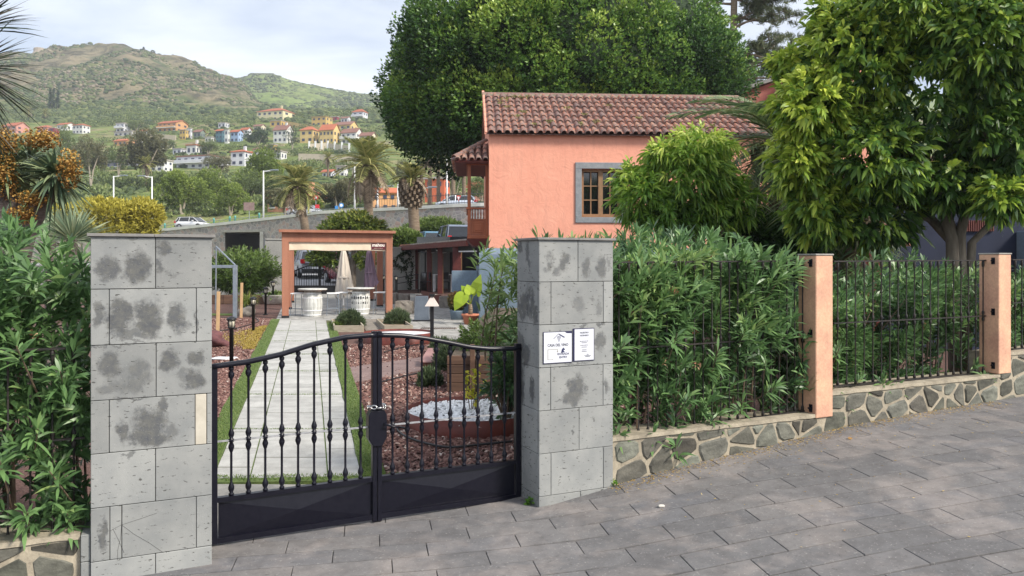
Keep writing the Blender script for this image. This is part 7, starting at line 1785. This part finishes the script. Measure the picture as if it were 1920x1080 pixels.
# ---- scrub over the hills: one mass
def blobs(name, pts, rad, mt, sq=.7):
    bm = bmesh.new(); bmesh.ops.create_icosphere(bm, subdivisions=1, radius=1); bv = np.array([v.co[:] for v in bm.verts]); bf = np.array([[v.index for v in f.verts] for f in bm.faces]); bm.free()
    n = len(pts); V = bv[None]*(1+nr.normal(size=(n, len(bv), 1))*.22)*np.asarray(rad)[:, None, None]*[1,1,sq] + pts[:, None, :]; k = len(bv)
    me = bpy.data.meshes.new(name); me.vertices.add(n*k); me.vertices.foreach_set('co', V.reshape(-1).astype(np.float32)); L = ((np.arange(n)*k)[:, None, None]+bf[None]).reshape(-1)
    me.loops.add(len(L)); me.loops.foreach_set('vertex_index', L.astype(np.int32)); me.polygons.add(n*len(bf)); me.polygons.foreach_set('loop_start', (np.arange(n*len(bf))*3).astype(np.int32)); me.polygons.foreach_set('loop_total', np.full(n*len(bf), 3, np.int32)); me.update(calc_edges=True)
    a = me.attributes.new('tint', 'FLOAT', 'POINT'); a.data.foreach_set('value', np.repeat(nr.rand(n), k).astype(np.float32)); o = link(name, me, mt); o['kind'] = 'stuff'; return o
mScrub = leafmat('scrub', [(0, (.03,.05,.018)), (.5, (.07,.10,.033)), (1, (.14,.16,.06))], .9, .0); mBould = leafmat('boulder', [(0, (.11,.085,.06)), (1, (.29,.245,.17))], .95, .0)
def hillpts(n, pxr, Yr, dens=None, thr=0.0):
    P = []; tr_ = 0
    while len(P) < n and tr_ < n*12:
        tr_ += 1; px = rnd.uniform(*pxr); Y = rnd.uniform(*Yr); x = (px-960)/F*Y
        if mnoise.noise(Vector((x*.018, Y*.018, 4))) < thr: continue
        z = hz_(px, Y, terr_y(px, Y)); k = min(1, max(0, (Y-430)/90))*(1 if Y < 700 else .4); q = Vector((x*.012, Y*.012, 0)); z += k*(9*mnoise.fractal(q*1.5+Vector((3,0,0)), 1.0, 2.0, 4) + 3.0*abs(mnoise.noise(Vector((x*.05+Y*.02, Y*.03, 2)))))
        P.append((x, Y, z))
    return np.array(P)
P = hillpts(9000, (-60, 720), (430, 715), thr=-.12); blobs('hill_scrub', P, nr.uniform(.5, 2.0, len(P))**1.0, mScrub)
P = hillpts(1700, (60, 470), (460, 690), thr=.0); blobs('hill_boulders', P, nr.uniform(.5, 1.6, len(P)), mBould, .8)
P = hillpts(1800, (-60, 720), (385, 470), thr=-.5); blobs('foothill_scrub', P, nr.uniform(.8, 2.4, len(P)), mScrub, .8)
P = hillpts(2600, (-60, 720), (112, 440), thr=.02); blobs('slope_scrub', P, nr.uniform(.5, 1.6, len(P)), mScrub)
P = []
for i in range(2600):
    px = rnd.uniform(430, 760); Y = rnd.uniform(600, 980); s2 = lerp([a for a, _ in SK2], [b_ for _, b_ in SK2], px); y = lerp([560, 700, 960, 1000], [262, 212+(s2-150)*.2, s2+1.5, s2], Y); P.append(((px-960)/F*Y, Y, hz_(px, Y, y)))
P = np.array(P); blobs('far_hill_scrub', P, nr.uniform(.8, 2.8, len(P)), mScrub)
P = []
for (px, a_) in ((262,101),(270,104),(280,106),(300,111),(310,114),(318,116),(330,119),(348,124),(362,128)):
    for k in range(3): p = px+rnd.uniform(-4,4); y = lerp([a for a, _ in SK1], [b_ for _, b_ in SK1], p); P.append(((p-960)/F*700, 700, hz_(p, 700, y)))
P = np.array(P); blobs('skyline_scrub', P, nr.uniform(1.5, 3.4, len(P)), mScrub, .8)

# ---- far houses
def fm(name, c): 
    return bpy.data.materials.get(name) or M(name, c, tuple(x*.85 for x in c), .5, .9)
mRT = fm('far_roof_red', (.42,.13,.07)); mRB = fm('far_roof_brown', (.26,.13,.10)); mRO = fm('far_roof_bright', (.48,.15,.075)); mWinF = flat('far_window', (.04,.05,.09), .3); mFlatR = fm('far_flat_roof', (.40,.36,.33))
def fhouse(label, px0, px1, yb, yt, wallc, roofk='hip', rmat=None, rise=.35, storeys=2, nwin=3, rot=-18, Y=None, shutters=None, name='village_house', porch=False, base_extra=3.0, chim=False, dratio=.75):
    pc = (px0+px1)/2; Yh = Y or onhill(pc, yb); x = (pc-960)/F*Yh; z = hz_(pc, Yh, yb); W_ = (px1-px0)/F*Yh*.92; Hh = (yb-yt)/F*Yh
    D_ = W_*dratio; W_ = W_/(math.cos(R(rot))+dratio*abs(math.sin(R(rot)))*.8); D_ = W_*dratio
    r = thing(name, label, 'house', (x, Yh+D_*.3, z), R(rot)); mt = fm('wall_%02d%02d%02d' % tuple(int(v*99) for v in wallc), wallc)
    obj('wall', MB().box(-W_/2, W_/2, 0, D_, -base_extra, Hh), mt, r)
    rm = rmat or mRT; o_ = .35
    if roofk == 'flat': rf_ = obj('roof', MB().box(-W_/2-.25, W_/2+.25, -.25, D_+.25, Hh+.01, Hh+.35), rmat or mFlatR, r)
    elif roofk == 'hip': rf_ = obj('roof', MB().add([(-W_/2-o_,-o_,Hh), (W_/2+o_,-o_,Hh), (W_/2+o_,D_+o_,Hh), (-W_/2-o_,D_+o_,Hh), (-W_*.18,D_/2,Hh+rise*D_), (W_*.18,D_/2,Hh+rise*D_), (-W_/2-o_,-o_,Hh+.15), (W_/2+o_,-o_,Hh+.15), (W_/2+o_,D_+o_,Hh+.15), (-W_/2-o_,D_+o_,Hh+.15)], [(6,7,5,4), (7,8,5), (8,9,4,5), (9,6,4), (0,1,7,6), (1,2,8,7), (2,3,9,8), (3,0,6,9), (3,2,1,0)]), rm, r)
    else:   # gable, ridge along local x
        rf_ = obj('roof', MB().add([(-W_/2-o_,-o_,Hh-.1), (W_/2+o_,-o_,Hh-.1), (W_/2+o_,D_/2,Hh+rise*D_), (-W_/2-o_,D_/2,Hh+rise*D_), (-W_/2-o_,D_+o_,Hh-.1), (W_/2+o_,D_+o_,Hh-.1), (-W_/2-o_,-o_,Hh+.08), (W_/2+o_,-o_,Hh+.08), (W_/2+o_,D_/2,Hh+rise*D_+.18), (-W_/2-o_,D_/2,Hh+rise*D_+.18), (-W_/2-o_,D_+o_,Hh+.08), (W_/2+o_,D_+o_,Hh+.08)],
            [(6,7,8,9), (9,8,11,10), (0,1,7,6), (1,2,8,7), (2,5,11,8), (0,6,9,3), (3,9,10,4)]), rm, r)
        [obj('gable', MB().wall([(-.1,0), (.1,0), (.1,.01)], 0, .01) if False else MB().add([(x_,0,Hh), (x_,D_,Hh), (x_,D_/2,Hh+rise*D_-.05)], [(0,1,2)]), mt, r) for x_ in (W_/2, -W_/2)]
    sh_ = Hh/storeys
    for s_ in range(storeys):
        for k in range(nwin):
            cx2 = -W_/2 + W_*(k+.5+rnd.uniform(-.06,.06))/nwin; ww = W_/nwin*.22; wz = s_*sh_ + sh_*.36
            w0 = obj('window', MB().box(cx2-ww, cx2+ww, -.08, -.02, wz, wz+sh_*.40), shutters or mWinF, r)
            if W_ > 8: obj('sill', MB().box(cx2-ww-.15, cx2+ww+.15, -.22, -.021, wz-.16, wz-.02), mWhitePaint, w0)
        for k in range(2): cy = D_*(k+.5)/2; obj('window', MB().box(W_/2+.02, W_/2+.08, cy-D_*.09, cy+D_*.09, s_*sh_+sh_*.36, s_*sh_+sh_*.76), shutters or mWinF, r)
    if porch: obj('balcony', MB().box(-W_/2, W_/2, -1.3, -.1, sh_-.12, sh_+.12), mWhitePaint, r); obj('balcony_rail', MB().box(-W_/2, W_/2, -1.3, -1.22, sh_+.13, sh_+.95), mt, r)
    if chim: obj('chimney', MB().box(W_*.2, W_*.2+.7, D_*.4, D_*.4+.7, Hh, Hh+rise*D_+1.0), mt, rf_)
    return r
WH, CR, YE, OR_, PK, BL, TL_, GR, OC = (.72,.71,.68), (.66,.59,.44), (.70,.51,.22), (.62,.34,.16), (.62,.30,.24), (.38,.50,.70), (.10,.20,.24), (.22,.26,.22), (.60,.42,.14)
WHp = (.66,.66,.70)
H = fhouse
H('long white modern house with dark blue windows in the middle of the slope', 307, 403, 316, 291, WHp, 'flat', mRB, storeys=2, nwin=5, porch=True)
H('white house block stepping left of the long white house', 270, 310, 322, 300, WH, 'flat', storeys=2, nwin=2)
H('small white house with a red terrace above the long white house', 343, 370, 292, 272, WH, 'flat', mRT, storeys=1, nwin=2, chim=True)
H('white house with two pink roofs right of the long white house', 424, 462, 312, 284, WHp, 'hip', mRT, .25, 2, 2, chim=True)
H('dark teal narrow house in the terrace row', 400, 419, 268, 245, TL_, 'gable', mRT, .3, 3, 2)
H('white slim tower house beside the teal house', 419, 428, 270, 243, WH, 'flat', None, storeys=2, nwin=1)
H('light blue narrow house in the terrace row', 427, 449, 267, 247, BL, 'gable', mRT, .35, 2, 2)
H('blue and white gabled house at the right end of the terrace row', 447, 466, 258, 243, WHp, 'gable', mRT, .4, 2, 2)
H('tall white gabled house between the dark green trees', 505, 541, 268, 243, WH, 'gable', mRB, .5, 2, 3, chim=True)
H('yellow villa wing with bright red hip roof, left of the stair tower', 556, 590, 268, 243, YE, 'hip', mRO, .42, 2, 2)
H('long yellow villa wing with bright red roof and white dormer', 592, 629, 270, 243, YE, 'gable', mRO, .55, 2, 4)
H('white villa with brown roof right of the yellow villa', 632, 672, 270, 248, WH, 'gable', mRB, .4, 2, 3, porch=True)
H('cream house end at the right, touching the giant ficus', 668, 700, 276, 254, CR, 'gable', mRB, .4, 2, 2)
H('big pale yellow mansion with red roofs, highest on the slope', 466, 538, 226, 206, (.76,.68,.42), 'hip', mRT, .22, 2, 5, chim=True)
H('ochre terrace house below and right of the mansion', 500, 530, 238, 226, OC, 'flat', mFlatR, storeys=1, nwin=2)
H('ochre flat-topped house under bushes, right of the mansion', 577, 615, 236, 218, OC, 'flat', fm('far_roof_ochre', (.35,.25,.12)), storeys=2, nwin=3)
H('low ochre house with brown roof, above the yellow villa', 618, 662, 243, 233, YE, 'gable', mRB, .3, 1, 3)
H('white house with pink roofs at the upper right of the slope', 655, 684, 226, 209, WHp, 'hip', mRT, .4, 2, 2, porch=True)
H('orange two-storey house with long balcony, centre left of the slope', 283, 335, 247, 229, OR_, 'gable', mRT, .2, 2, 4, porch=True)
H('small ochre house below the orange house', 333, 349, 263, 244, OC, 'flat', storeys=2, nwin=2)
H('white slim house left of the grey-green house', 350, 358, 262, 241, WHp, 'flat', storeys=2, nwin=1)
H('grey-green house with tan gable roof', 358, 378, 259, 247, GR, 'gable', mRB, .4, 1, 2)
H('white two-storey flat-roofed house at the left of the slope', 211, 235, 248, 231, WHp, 'flat', storeys=2, nwin=2, porch=True)
H('long low white house below the white flat-roofed house', 200, 252, 256, 246, (.55,.53,.50), 'flat', storeys=1, nwin=4)
H('bright orange low house beneath the eucalyptus', 203, 241, 274, 263, OR_, 'gable', mRO, .2, 1, 3)
H('white house with pink roof and red base', 128, 157, 251, 234, WH, 'hip', mRT, .25, 2, 3)
H('long white house with pale red roof behind the grey-green tree', 98, 128, 245, 233, WH, 'gable', mRT, .25, 1, 3)
H('crimson house beside the white pink-roofed house', 88, 104, 255, 240, (.45,.04,.09), 'flat', storeys=2, nwin=1)
H('pink-roofed long house at the far left behind the dragon tree', -10, 34, 250, 235, PK, 'gable', mRT, .3, 2, 3)
H('pinkish low house behind the dragon tree fruit', 60, 90, 250, 238, PK, 'hip', mRT, .3, 1, 2)
H('low dark grey house with white end wall in the valley', 175, 244, 316, 301, (.20,.20,.21), 'flat', storeys=1, nwin=3)
H('small white house between the palms at the right of the slope', 627, 648, 332, 312, WH, 'flat', storeys=2, nwin=2)
H('pale house low on the slope beneath the tall white house', 500, 530, 300, 284, WH, 'flat', storeys=1, nwin=2)
H('ochre porch building under the tall white house', 500, 516, 281, 271, OC, 'flat', storeys=1, nwin=1)
# smaller houses filling the village
H('small white flat house above the terrace row', 405, 424, 240, 230, WHp, 'flat', storeys=1, nwin=2)
H('low white house with brown roof between the terrace row and the tall white house', 470, 494, 292, 280, WH, 'gable', mRB, .3, 1, 2)
H('pale house in the trees below the terrace row', 445, 470, 300, 288, CR, 'gable', mRT, .3, 1, 2)
H('tan house below the orange two-storey house', 290, 318, 280, 268, CR, 'flat', storeys=1, nwin=3)
H('white cottage left of the orange two-storey house', 258, 276, 256, 245, WHp, 'gable', mRT, .3, 1, 2)
H('white house under the small red-terraced house, left', 318, 342, 290, 279, WHp, 'flat', storeys=1, nwin=2)
H('grey-white house between the grey-green house and the teal house', 380, 398, 268, 257, WH, 'flat', storeys=1, nwin=2)
H('cream house just below the mansion at its left', 470, 492, 246, 236, CR, 'gable', mRB, .3, 1, 2)
H('small white house right of the tall gabled white house', 533, 548, 256, 246, WH, 'flat', storeys=1, nwin=1)
H('white house low on the right, beneath the long pale road wall', 600, 624, 334, 322, WHp, 'gable', mRT, .3, 1, 2)
H('tan house behind the road wall near the second palm', 655, 682, 330, 317, CR, 'flat', storeys=1, nwin=2)
H('white shed with brown roof right of the bright orange low house', 246, 262, 272, 263, WH, 'gable', mRB, .3, 1, 1)
H('maroon house beside the ochre flat-topped house', 618, 634, 229, 219, (.35,.06,.08), 'flat', storeys=1, nwin=2)
H('white house left of the upper right pink-roofed house', 636, 654, 231, 221, WHp, 'gable', mRB, .3, 1, 2)
# houses just across the road
H('salmon bungalow with terracotta hip roof across the road, behind the nearest palm', 470, 600, 396, 369, (.66,.32,.20), 'hip', mRT, .24, 1, 4, rot=-24, Y=116, base_extra=1, chim=True)
H('orange house with dark window band across the road', 692, 748, 398, 360, OR_, 'gable', mRO, .25, 2, 3, rot=18, Y=104)
H('white gabled house with maroon balcony across the road', 742, 782, 398, 366, WH, 'gable', mRB, .5, 2, 2, rot=0, Y=108, porch=True)
H('tall red-orange building behind the bare palm trunks', 790, 838, 398, 335, (.62,.16,.08), 'flat', mFlatR, storeys=3, nwin=2, rot=-15, Y=118)
H('red and pink house seen through the balcony', 872, 925, 392, 350, PK, 'gable', mRT, .3, 2, 3, rot=-12, Y=122)
# balustraded terrace and walls of the slope
def hwall(label, pts, h_, mt, posts=0):
    P3 = []
    for px, y in pts: Y = onhill(px, y); P3.append(((px-960)/F*Y, Y, hz_(px, Y, y)))
    r = thing('terrace_wall', label, 'wall', P3[0]); mb = MB()
    for a, b_ in zip(P3[:-1], P3[1:]): mb.add([(a[0],a[1]-.3,a[2]-3), (b_[0],b_[1]-.3,b_[2]-3), (b_[0],b_[1]-.3,b_[2]+h_), (a[0],a[1]-.3,a[2]+h_), (a[0],a[1]+.2,a[2]-3), (b_[0],b_[1]+.2,b_[2]-3), (b_[0],b_[1]+.2,b_[2]+h_), (a[0],a[1]+.2,a[2]+h_)], [(0,1,2,3), (3,2,6,7), (7,6,5,4), (0,3,7,4), (1,5,6,2)])
    obj('wall_face', mb, mt, r, world=True)
    for i in range(posts):
        q = i/(posts-1); k = min(len(P3)-2, int(q*(len(P3)-1))); t = q*(len(P3)-1)-k; p = np.array(P3[k])*(1-t)+np.array(P3[k+1])*t; obj('wall_pillar', MB().box(p[0]-.3, p[0]+.3, p[1]-.5, p[1]+.1, p[2]+h_*.2, p[2]+h_+.9), mWhitePaint, r, world=True)
mPaleS = fm('pale_terrace_wall', (.58,.50,.38)); mOcW = fm('ochre_terrace_wall', (.66,.47,.20))
hwall('white balustraded terrace wall below the yellow villa', [(580,284),(615,283),(655,288)], 2.8, mPaleS, 7)
hwall('ochre garden wall running down right of the mansion', [(516,233),(550,238),(580,244),(600,248)], 2.2, mOcW, 0)
hwall('long pale road wall across the slope below the villas', [(560,306),(600,307),(640,309),(690,310)], 3.0, mPaleS, 0)
hwall('tan retaining wall under the orange house', [(275,262),(300,262),(330,264)], 2.2, mPaleS, 0)
# track wall on the hill and ruins on the summits
r = thing('track_wall', 'long pale track wall crossing the hill above the village', 'wall', W3(302, 209, 450)); mb = MB(); tp_ = [(302,209),(330,212),(380,217),(430,221),(462,225)]
P3 = [W3(px, y, 452) for px, y in tp_]
for a, b_ in zip(P3[:-1], P3[1:]): mb.add([(a[0],a[1],a[2]-5), (b_[0],b_[1],b_[2]-5), (b_[0],b_[1],b_[2]+.9), (a[0],a[1],a[2]+.9), (b_[0],b_[1]+3,b_[2]+.9), (a[0],a[1]+3,a[2]+.9)], [(0,1,2,3), (3,2,4,5)])
obj('wall_face', mb, mPaleS, r, world=True); obj('end_block', MB().box(P3[0][0]-1.2, P3[0][0]+1.5, 451, 454, P3[0][2]-3, P3[0][2]+2.4), mPaleS, r, world=True)
mRuin = fm('ruin_stone', (.40,.33,.25))
x, y, z = W3(207, 95, 715); ru = thing('hilltop_building', 'flat stone building crowning the left hill', 'building', (x, y, z)); obj('wall', MB().box(-9.5, 8, 0, 12, -7, 5.0), mRuin, ru); obj('wall', MB().box(8.01, 11, 1, 10, -7, 3.2), fm('ruin_pale', (.62,.58,.50)), ru); obj('roof', MB().box(-10, 8.4, -.4, 12.4, 5.01, 5.8), fm('ruin_roof', (.45,.38,.31)), ru)
x, y, z = W3(70, 100, 730); ru = thing('hilltop_tower', 'pale rocky tower on the far left skyline', 'tower', (x, y, z)); obj('wall', MB().lathe([(8,-8), (6.5,0), (5.4,2), (5.2,5.4), (4.0,5.9)], (0,4,0), 14), mRuin, ru); obj('wing', MB().box(5.3, 11, 0, 7, -8, .8), mRuin, ru)
x, y, z = W3(491, 143, 985); ru = thing('hilltop_fort', 'low ruined fort on the right summit', 'building', (x, y, z)); obj('wall', MB().add([(-17,0,-8), (17,0,-8), (15,0,4.0), (-13,0,4.3), (-17,14,-8), (17,14,-8), (15,14,4.0), (-13,14,4.3)], [(0,1,2,3), (3,2,6,7), (1,5,6,2), (4,0,3,7)]), fm('fort_stone', (.25,.25,.20)), ru)

# ---- trees of the valley and the slope
mEuc = leafmat('eucalyptus_leaf', [(0, (.05,.07,.025)), (.4, (.11,.15,.05)), (.8, (.20,.25,.08)), (1, (.30,.33,.13))], .6, .2)
mEucO = leafmat('olive_leaf', [(0, (.07,.075,.035)), (.5, (.15,.15,.075)), (1, (.26,.25,.14))], .6, .2)
mDkG = leafmat('dark_conifer_leaf', [(0, (.02,.04,.02)), (.6, (.05,.09,.04)), (1, (.10,.16,.06))], .6, .1)
mBrt = leafmat('bright_tree_leaf', [(0, (.07,.10,.02)), (.4, (.15,.21,.04)), (.8, (.26,.33,.065)), (1, (.36,.42,.11))], .6, .25)
def vtree(label, px, yb, rpx, yt, mt, Y=None, n_=1100, name='eucalyptus_tree', L_=None, trunkc=None, col_=1.0, sub=10):
    """tree with base at row yb, top at row yt, crown half-width rpx; the crown is several billows"""
    Yh = Y or onhill(px, yb); x, y, z = W3(px, yb, Yh); hh = yb-yt; cn = []
    cy0 = yt + hh*.40
    rr = random.Random(int(px*7+yt))
    for k in range(sub):
        a = k*2.4+rr.random(); q = .74*math.sqrt((k+.5)/sub); cn.append(E(px+rpx*q*math.cos(a)*1.1, cy0+hh*.34*q*math.sin(a)*1.25, Yh+rpx/F*Yh*.5*math.sin(a*1.7), rpx*rr.uniform(.26,.50), hh*.5*rr.uniform(.28,.52)*.95, .9, 1/sub*1.3, rr.uniform(.35,.62)))
    s_ = rpx/F*Yh; l_ = L_ or max(.25, min(.75, s_*.10))
    r = leafytree(name, label, (x, y, z), cn, n_, mt, l_, l_*.34, 5, max(.12, s_*.05), cat='tree', up=.45, trunk=False)
    mb = MB(); cz = ZC-(cy0-HZ)/F*Yh - z
    for k in range(3): a = k*2.1+.4; mb.tube([(0,0,-.8), (math.cos(a)*s_*.12, math.sin(a)*s_*.1, cz*.45), (math.cos(a)*s_*.45, math.sin(a)*s_*.3, cz*1.05)], [s_*.055, s_*.04, s_*.015], 6)
    obj('trunk', mb, trunkc or mPaleTr, r); return r
mPaleTr = M('pale_trunk', (.40,.35,.28), (.26,.22,.17), .8, .9)
# ---- woodland bushes between the houses: nobody could count them
HS = [(o.location.x, o.location.y, 9.0) for o in bpy.data.objects if o.get('category') == 'house' and o.location.y > 150]
P = []; B = []; tn = []
for i in range(5200):
    px = rnd.uniform(-40, 720); Y = rnd.uniform(118, 445); x = (px-960)/F*Y
    if mnoise.noise(Vector((x*.03, Y*.022, 7))) < -.06: continue
    z = hz_(px, Y, terr_y(px, Y)); r_ = rnd.uniform(.7, 2.3)*(.7 + Y/500)
    if any(abs(x-a) < 9+r_ and -14 < Y-b_ < 9 for a, b_, c in HS): continue
    n_ = 34; q = sphere(n_); q[:, 2] = abs(q[:, 2]); P.append(np.array([x, Y, z]) + q*[r_, r_, r_*.85]*(.6+.4*nr.rand(n_, 1))); B.append(q + [0, 0, .4]); tn.append(np.clip(rnd.gauss(.42, .22) + nr.normal(size=n_)*.1 + .25*q[:, 2], 0, 1))
P = np.concatenate(P); B = np.concatenate(B); tn = np.concatenate(tn)
o = link('slope_woodland', leafmesh('slope_woodland', P, B, .75*(.6+.8*nr.rand(len(P))), .42, .2, 1, tint=tn), mEuc); o['kind'] = 'stuff'
V = vtree
V('grove tree with pale trunks behind the white car, left of centre', 340, 402, 48, 322, mBrt, 122, 2100)
V('tall bright green tree above the white car on the road', 395, 405, 42, 318, mBrt, 132, 1800)
V('green tree right of the white car, left of the brown sign', 432, 404, 34, 344, mBrt, 118, 1300)
V('dark green tree behind the brown road sign', 462, 398, 34, 325, mEuc, 140, 1300)
V('tall rounded tree left of the tall street lamp, highest of the valley trees', 492, 392, 46, 284, mBrt, 150, 2300)
V('green tree just right of the tall street lamp', 520, 392, 32, 322, mEuc, 142, 1100)
V('olive-green tree in front of the salmon bungalow', 535, 398, 40, 352, mEucO, 106, 1300, L_=.35)
V('large olive eucalyptus with visible branches left of the long white house', 275, 330, 44, 247, mEucO, 168, 2200)
V('olive eucalyptus left of the large branchy one', 170, 345, 34, 253, mEucO, 160, 1600)
V('grey-green tree before the white pink-roofed house', 118, 300, 24, 238, mEuc, 190, 900)
V('dull green tree above the dark grey house', 222, 325, 24, 272, mEuc, 178, 800)
V('olive tree behind the first grove tree, below the long white house', 305, 372, 34, 326, mEuc, 145, 1200)
V('greyish olive tree right of the long white house', 412, 330, 26, 292, mEucO, 190, 900)
V('round dark green tree between the blue house and the tall white house', 483, 276, 24, 241, mDkG, None, 1100)
V('dark conical tree left of the yellow villa', 548, 280, 15, 239, mDkG, None, 700, 'cypress_tree')
V('green tree below the tall white house', 505, 305, 24, 268, mEuc, None, 800)
V('olive tree across the road, right of the nearest palm', 632, 396, 38, 340, mEucO, 112, 1500, L_=.35)
V('olive tree before the orange house, left of the second palm', 668, 394, 28, 330, mEucO, 120, 1000, L_=.35)
V('dark tree cluster at the foot of the hill, left side', 60, 232, 34, 190, mEuc, 440, 1000)
V('dark tree at the foot of the hill above the white houses', 150, 230, 26, 205, mEuc, 440, 700)
V('bushy tree beside the orange house on the slope', 255, 246, 22, 225, mEuc, None, 600)
V('tree clump above the teal house', 395, 244, 22, 222, mEuc, 420, 600)
V('dark bush above the mansion terrace', 560, 232, 22, 212, mEuc, 410, 600)
V('bright green bush before the salmon bungalow roof', 588, 392, 18, 374, mBrt, 104, 500)
V('grey-green tree between the slope houses, under the terrace row', 390, 290, 22, 262, mEuc, None, 700)
V('brownish tree beside the pink-roofed white house', 402, 318, 20, 286, mEucO, 205, 600)
V('green tree at the right end of the white balustrade', 640, 300, 16, 280, mDkG, None, 400)
V('dense tree below the balcony of the orange slope house', 310, 284, 22, 262, mEuc, None, 600)
V('tree behind the third palm, left of the red-orange building', 758, 352, 26, 300, mEucO, 150, 900)
V('green tree behind the bare palm trunks', 850, 396, 30, 300, mEuc, 125, 1000)
V('green treetop beyond the balcony', 905, 392, 30, 330, mEuc, 112, 900)
for px, yt, yb, lb in ((94,166,212,'first of three slim cypresses at the foot of the hill'), (100,163,214,'second of three slim cypresses at the foot of the hill'), (108,168,208,'third of three slim cypresses at the foot of the hill')):
    V(lb, px, yb, 3.2, yt, mDkG, 445, 160, 'cypress_tree', L_=.9, sub=4)
for px, yt, yb, w_, lb in ((267,88,101,5,'slim skyline tree nearest the stone building'), (284,95,108,9,'round skyline tree, left of the close pair'), (297,101,112,9,'round skyline tree, right of the close pair'), (322,102,114,5,'lone small skyline tree farthest right')):
    V(lb, px, yb+2, w_, yt, mDkG, 698, 200, 'skyline_tree', L_=1.0, sub=4)
# ---- palms
def fpalm(label, px, yb, Y, yc, rpx, nf=46, pine=1.0, dry=6, r0=.30, mt=None, lean=0.0, lo=-58):
    x, y, z = W3(px, yb, Y); H_ = ZC-(yc-HZ)/F*Y - z; fr = rpx/F*Y*1.12
    return palm(label, (x, y, z), H_, fr, nf, fr*.26, .085, mt or mPalmY, r0, r0*.85, pine, dry, lo, 82, (lean, 0), 26, dr=(.25,.5,.8), pw=1.25)
fpalm('nearest roadside palm with a full crown, left of the pergola tree', 576, 452, 60, 350, 50, 54, 1.5, 6, .36, lean=-.75)
fpalm('second roadside palm with drooping dry fronds, touching the ficus', 692, 445, 54, 310, 62, 50, 1.2, 12, .36, lean=-.1, lo=-75)
fpalm('third roadside palm with a pineapple-like trunk head', 779, 470, 50, 338, 38, 30, 1.7, 4, .40, lean=-.25, lo=-20)
for px, yc, Y, rp, lb in ((806,300,86,22,'bare-trunked palm left of the tallest one'), (822,285,92,24,'tallest bare-trunked palm beside the balcony lamp'), (850,300,84,24,'shaggy palm right of the balcony street lamp'), (870,305,90,22,'palm seen against the balcony roof'), (790,310,95,18,'thin palm behind the third roadside palm')):
    fpalm(lb, px, 400, Y, yc, rp, 26, .5, 6, .26)
for px, yb, Y, yc, rp, lb in ((615,340,190,296,16,'small palm below the white balustrade'), (274,350,165,308,20,'small palm before the large eucalyptus'), (54,250,400,208,12,'palm on the slope behind the dragon tree'), (85,250,400,212,12,'second palm on the slope, right of the first')):
    fpalm(lb, px, yb, Y, yc, rp, 22, .5, 3, .3)

# ---- the air
hz = obj('haze', MB().box(-1500, 1500, -30, 1400, -9.0, 420), None); hz['kind'] = 'stuff'
hm = bpy.data.materials.new('haze_air'); hm.use_nodes = True; n_ = hm.node_tree.nodes; n_.remove(n_['Principled BSDF']); vp = n_.new('ShaderNodeVolumePrincipled'); vp.inputs['Color'].default_value = (.88,.92,1.0,1); vp.inputs['Density'].default_value = .00042; vp.inputs['Anisotropy'].default_value = .2
hm.node_tree.links.new(vp.outputs['Volume'], n_['Material Output'].inputs['Volume']); hz.data.materials.append(hm)
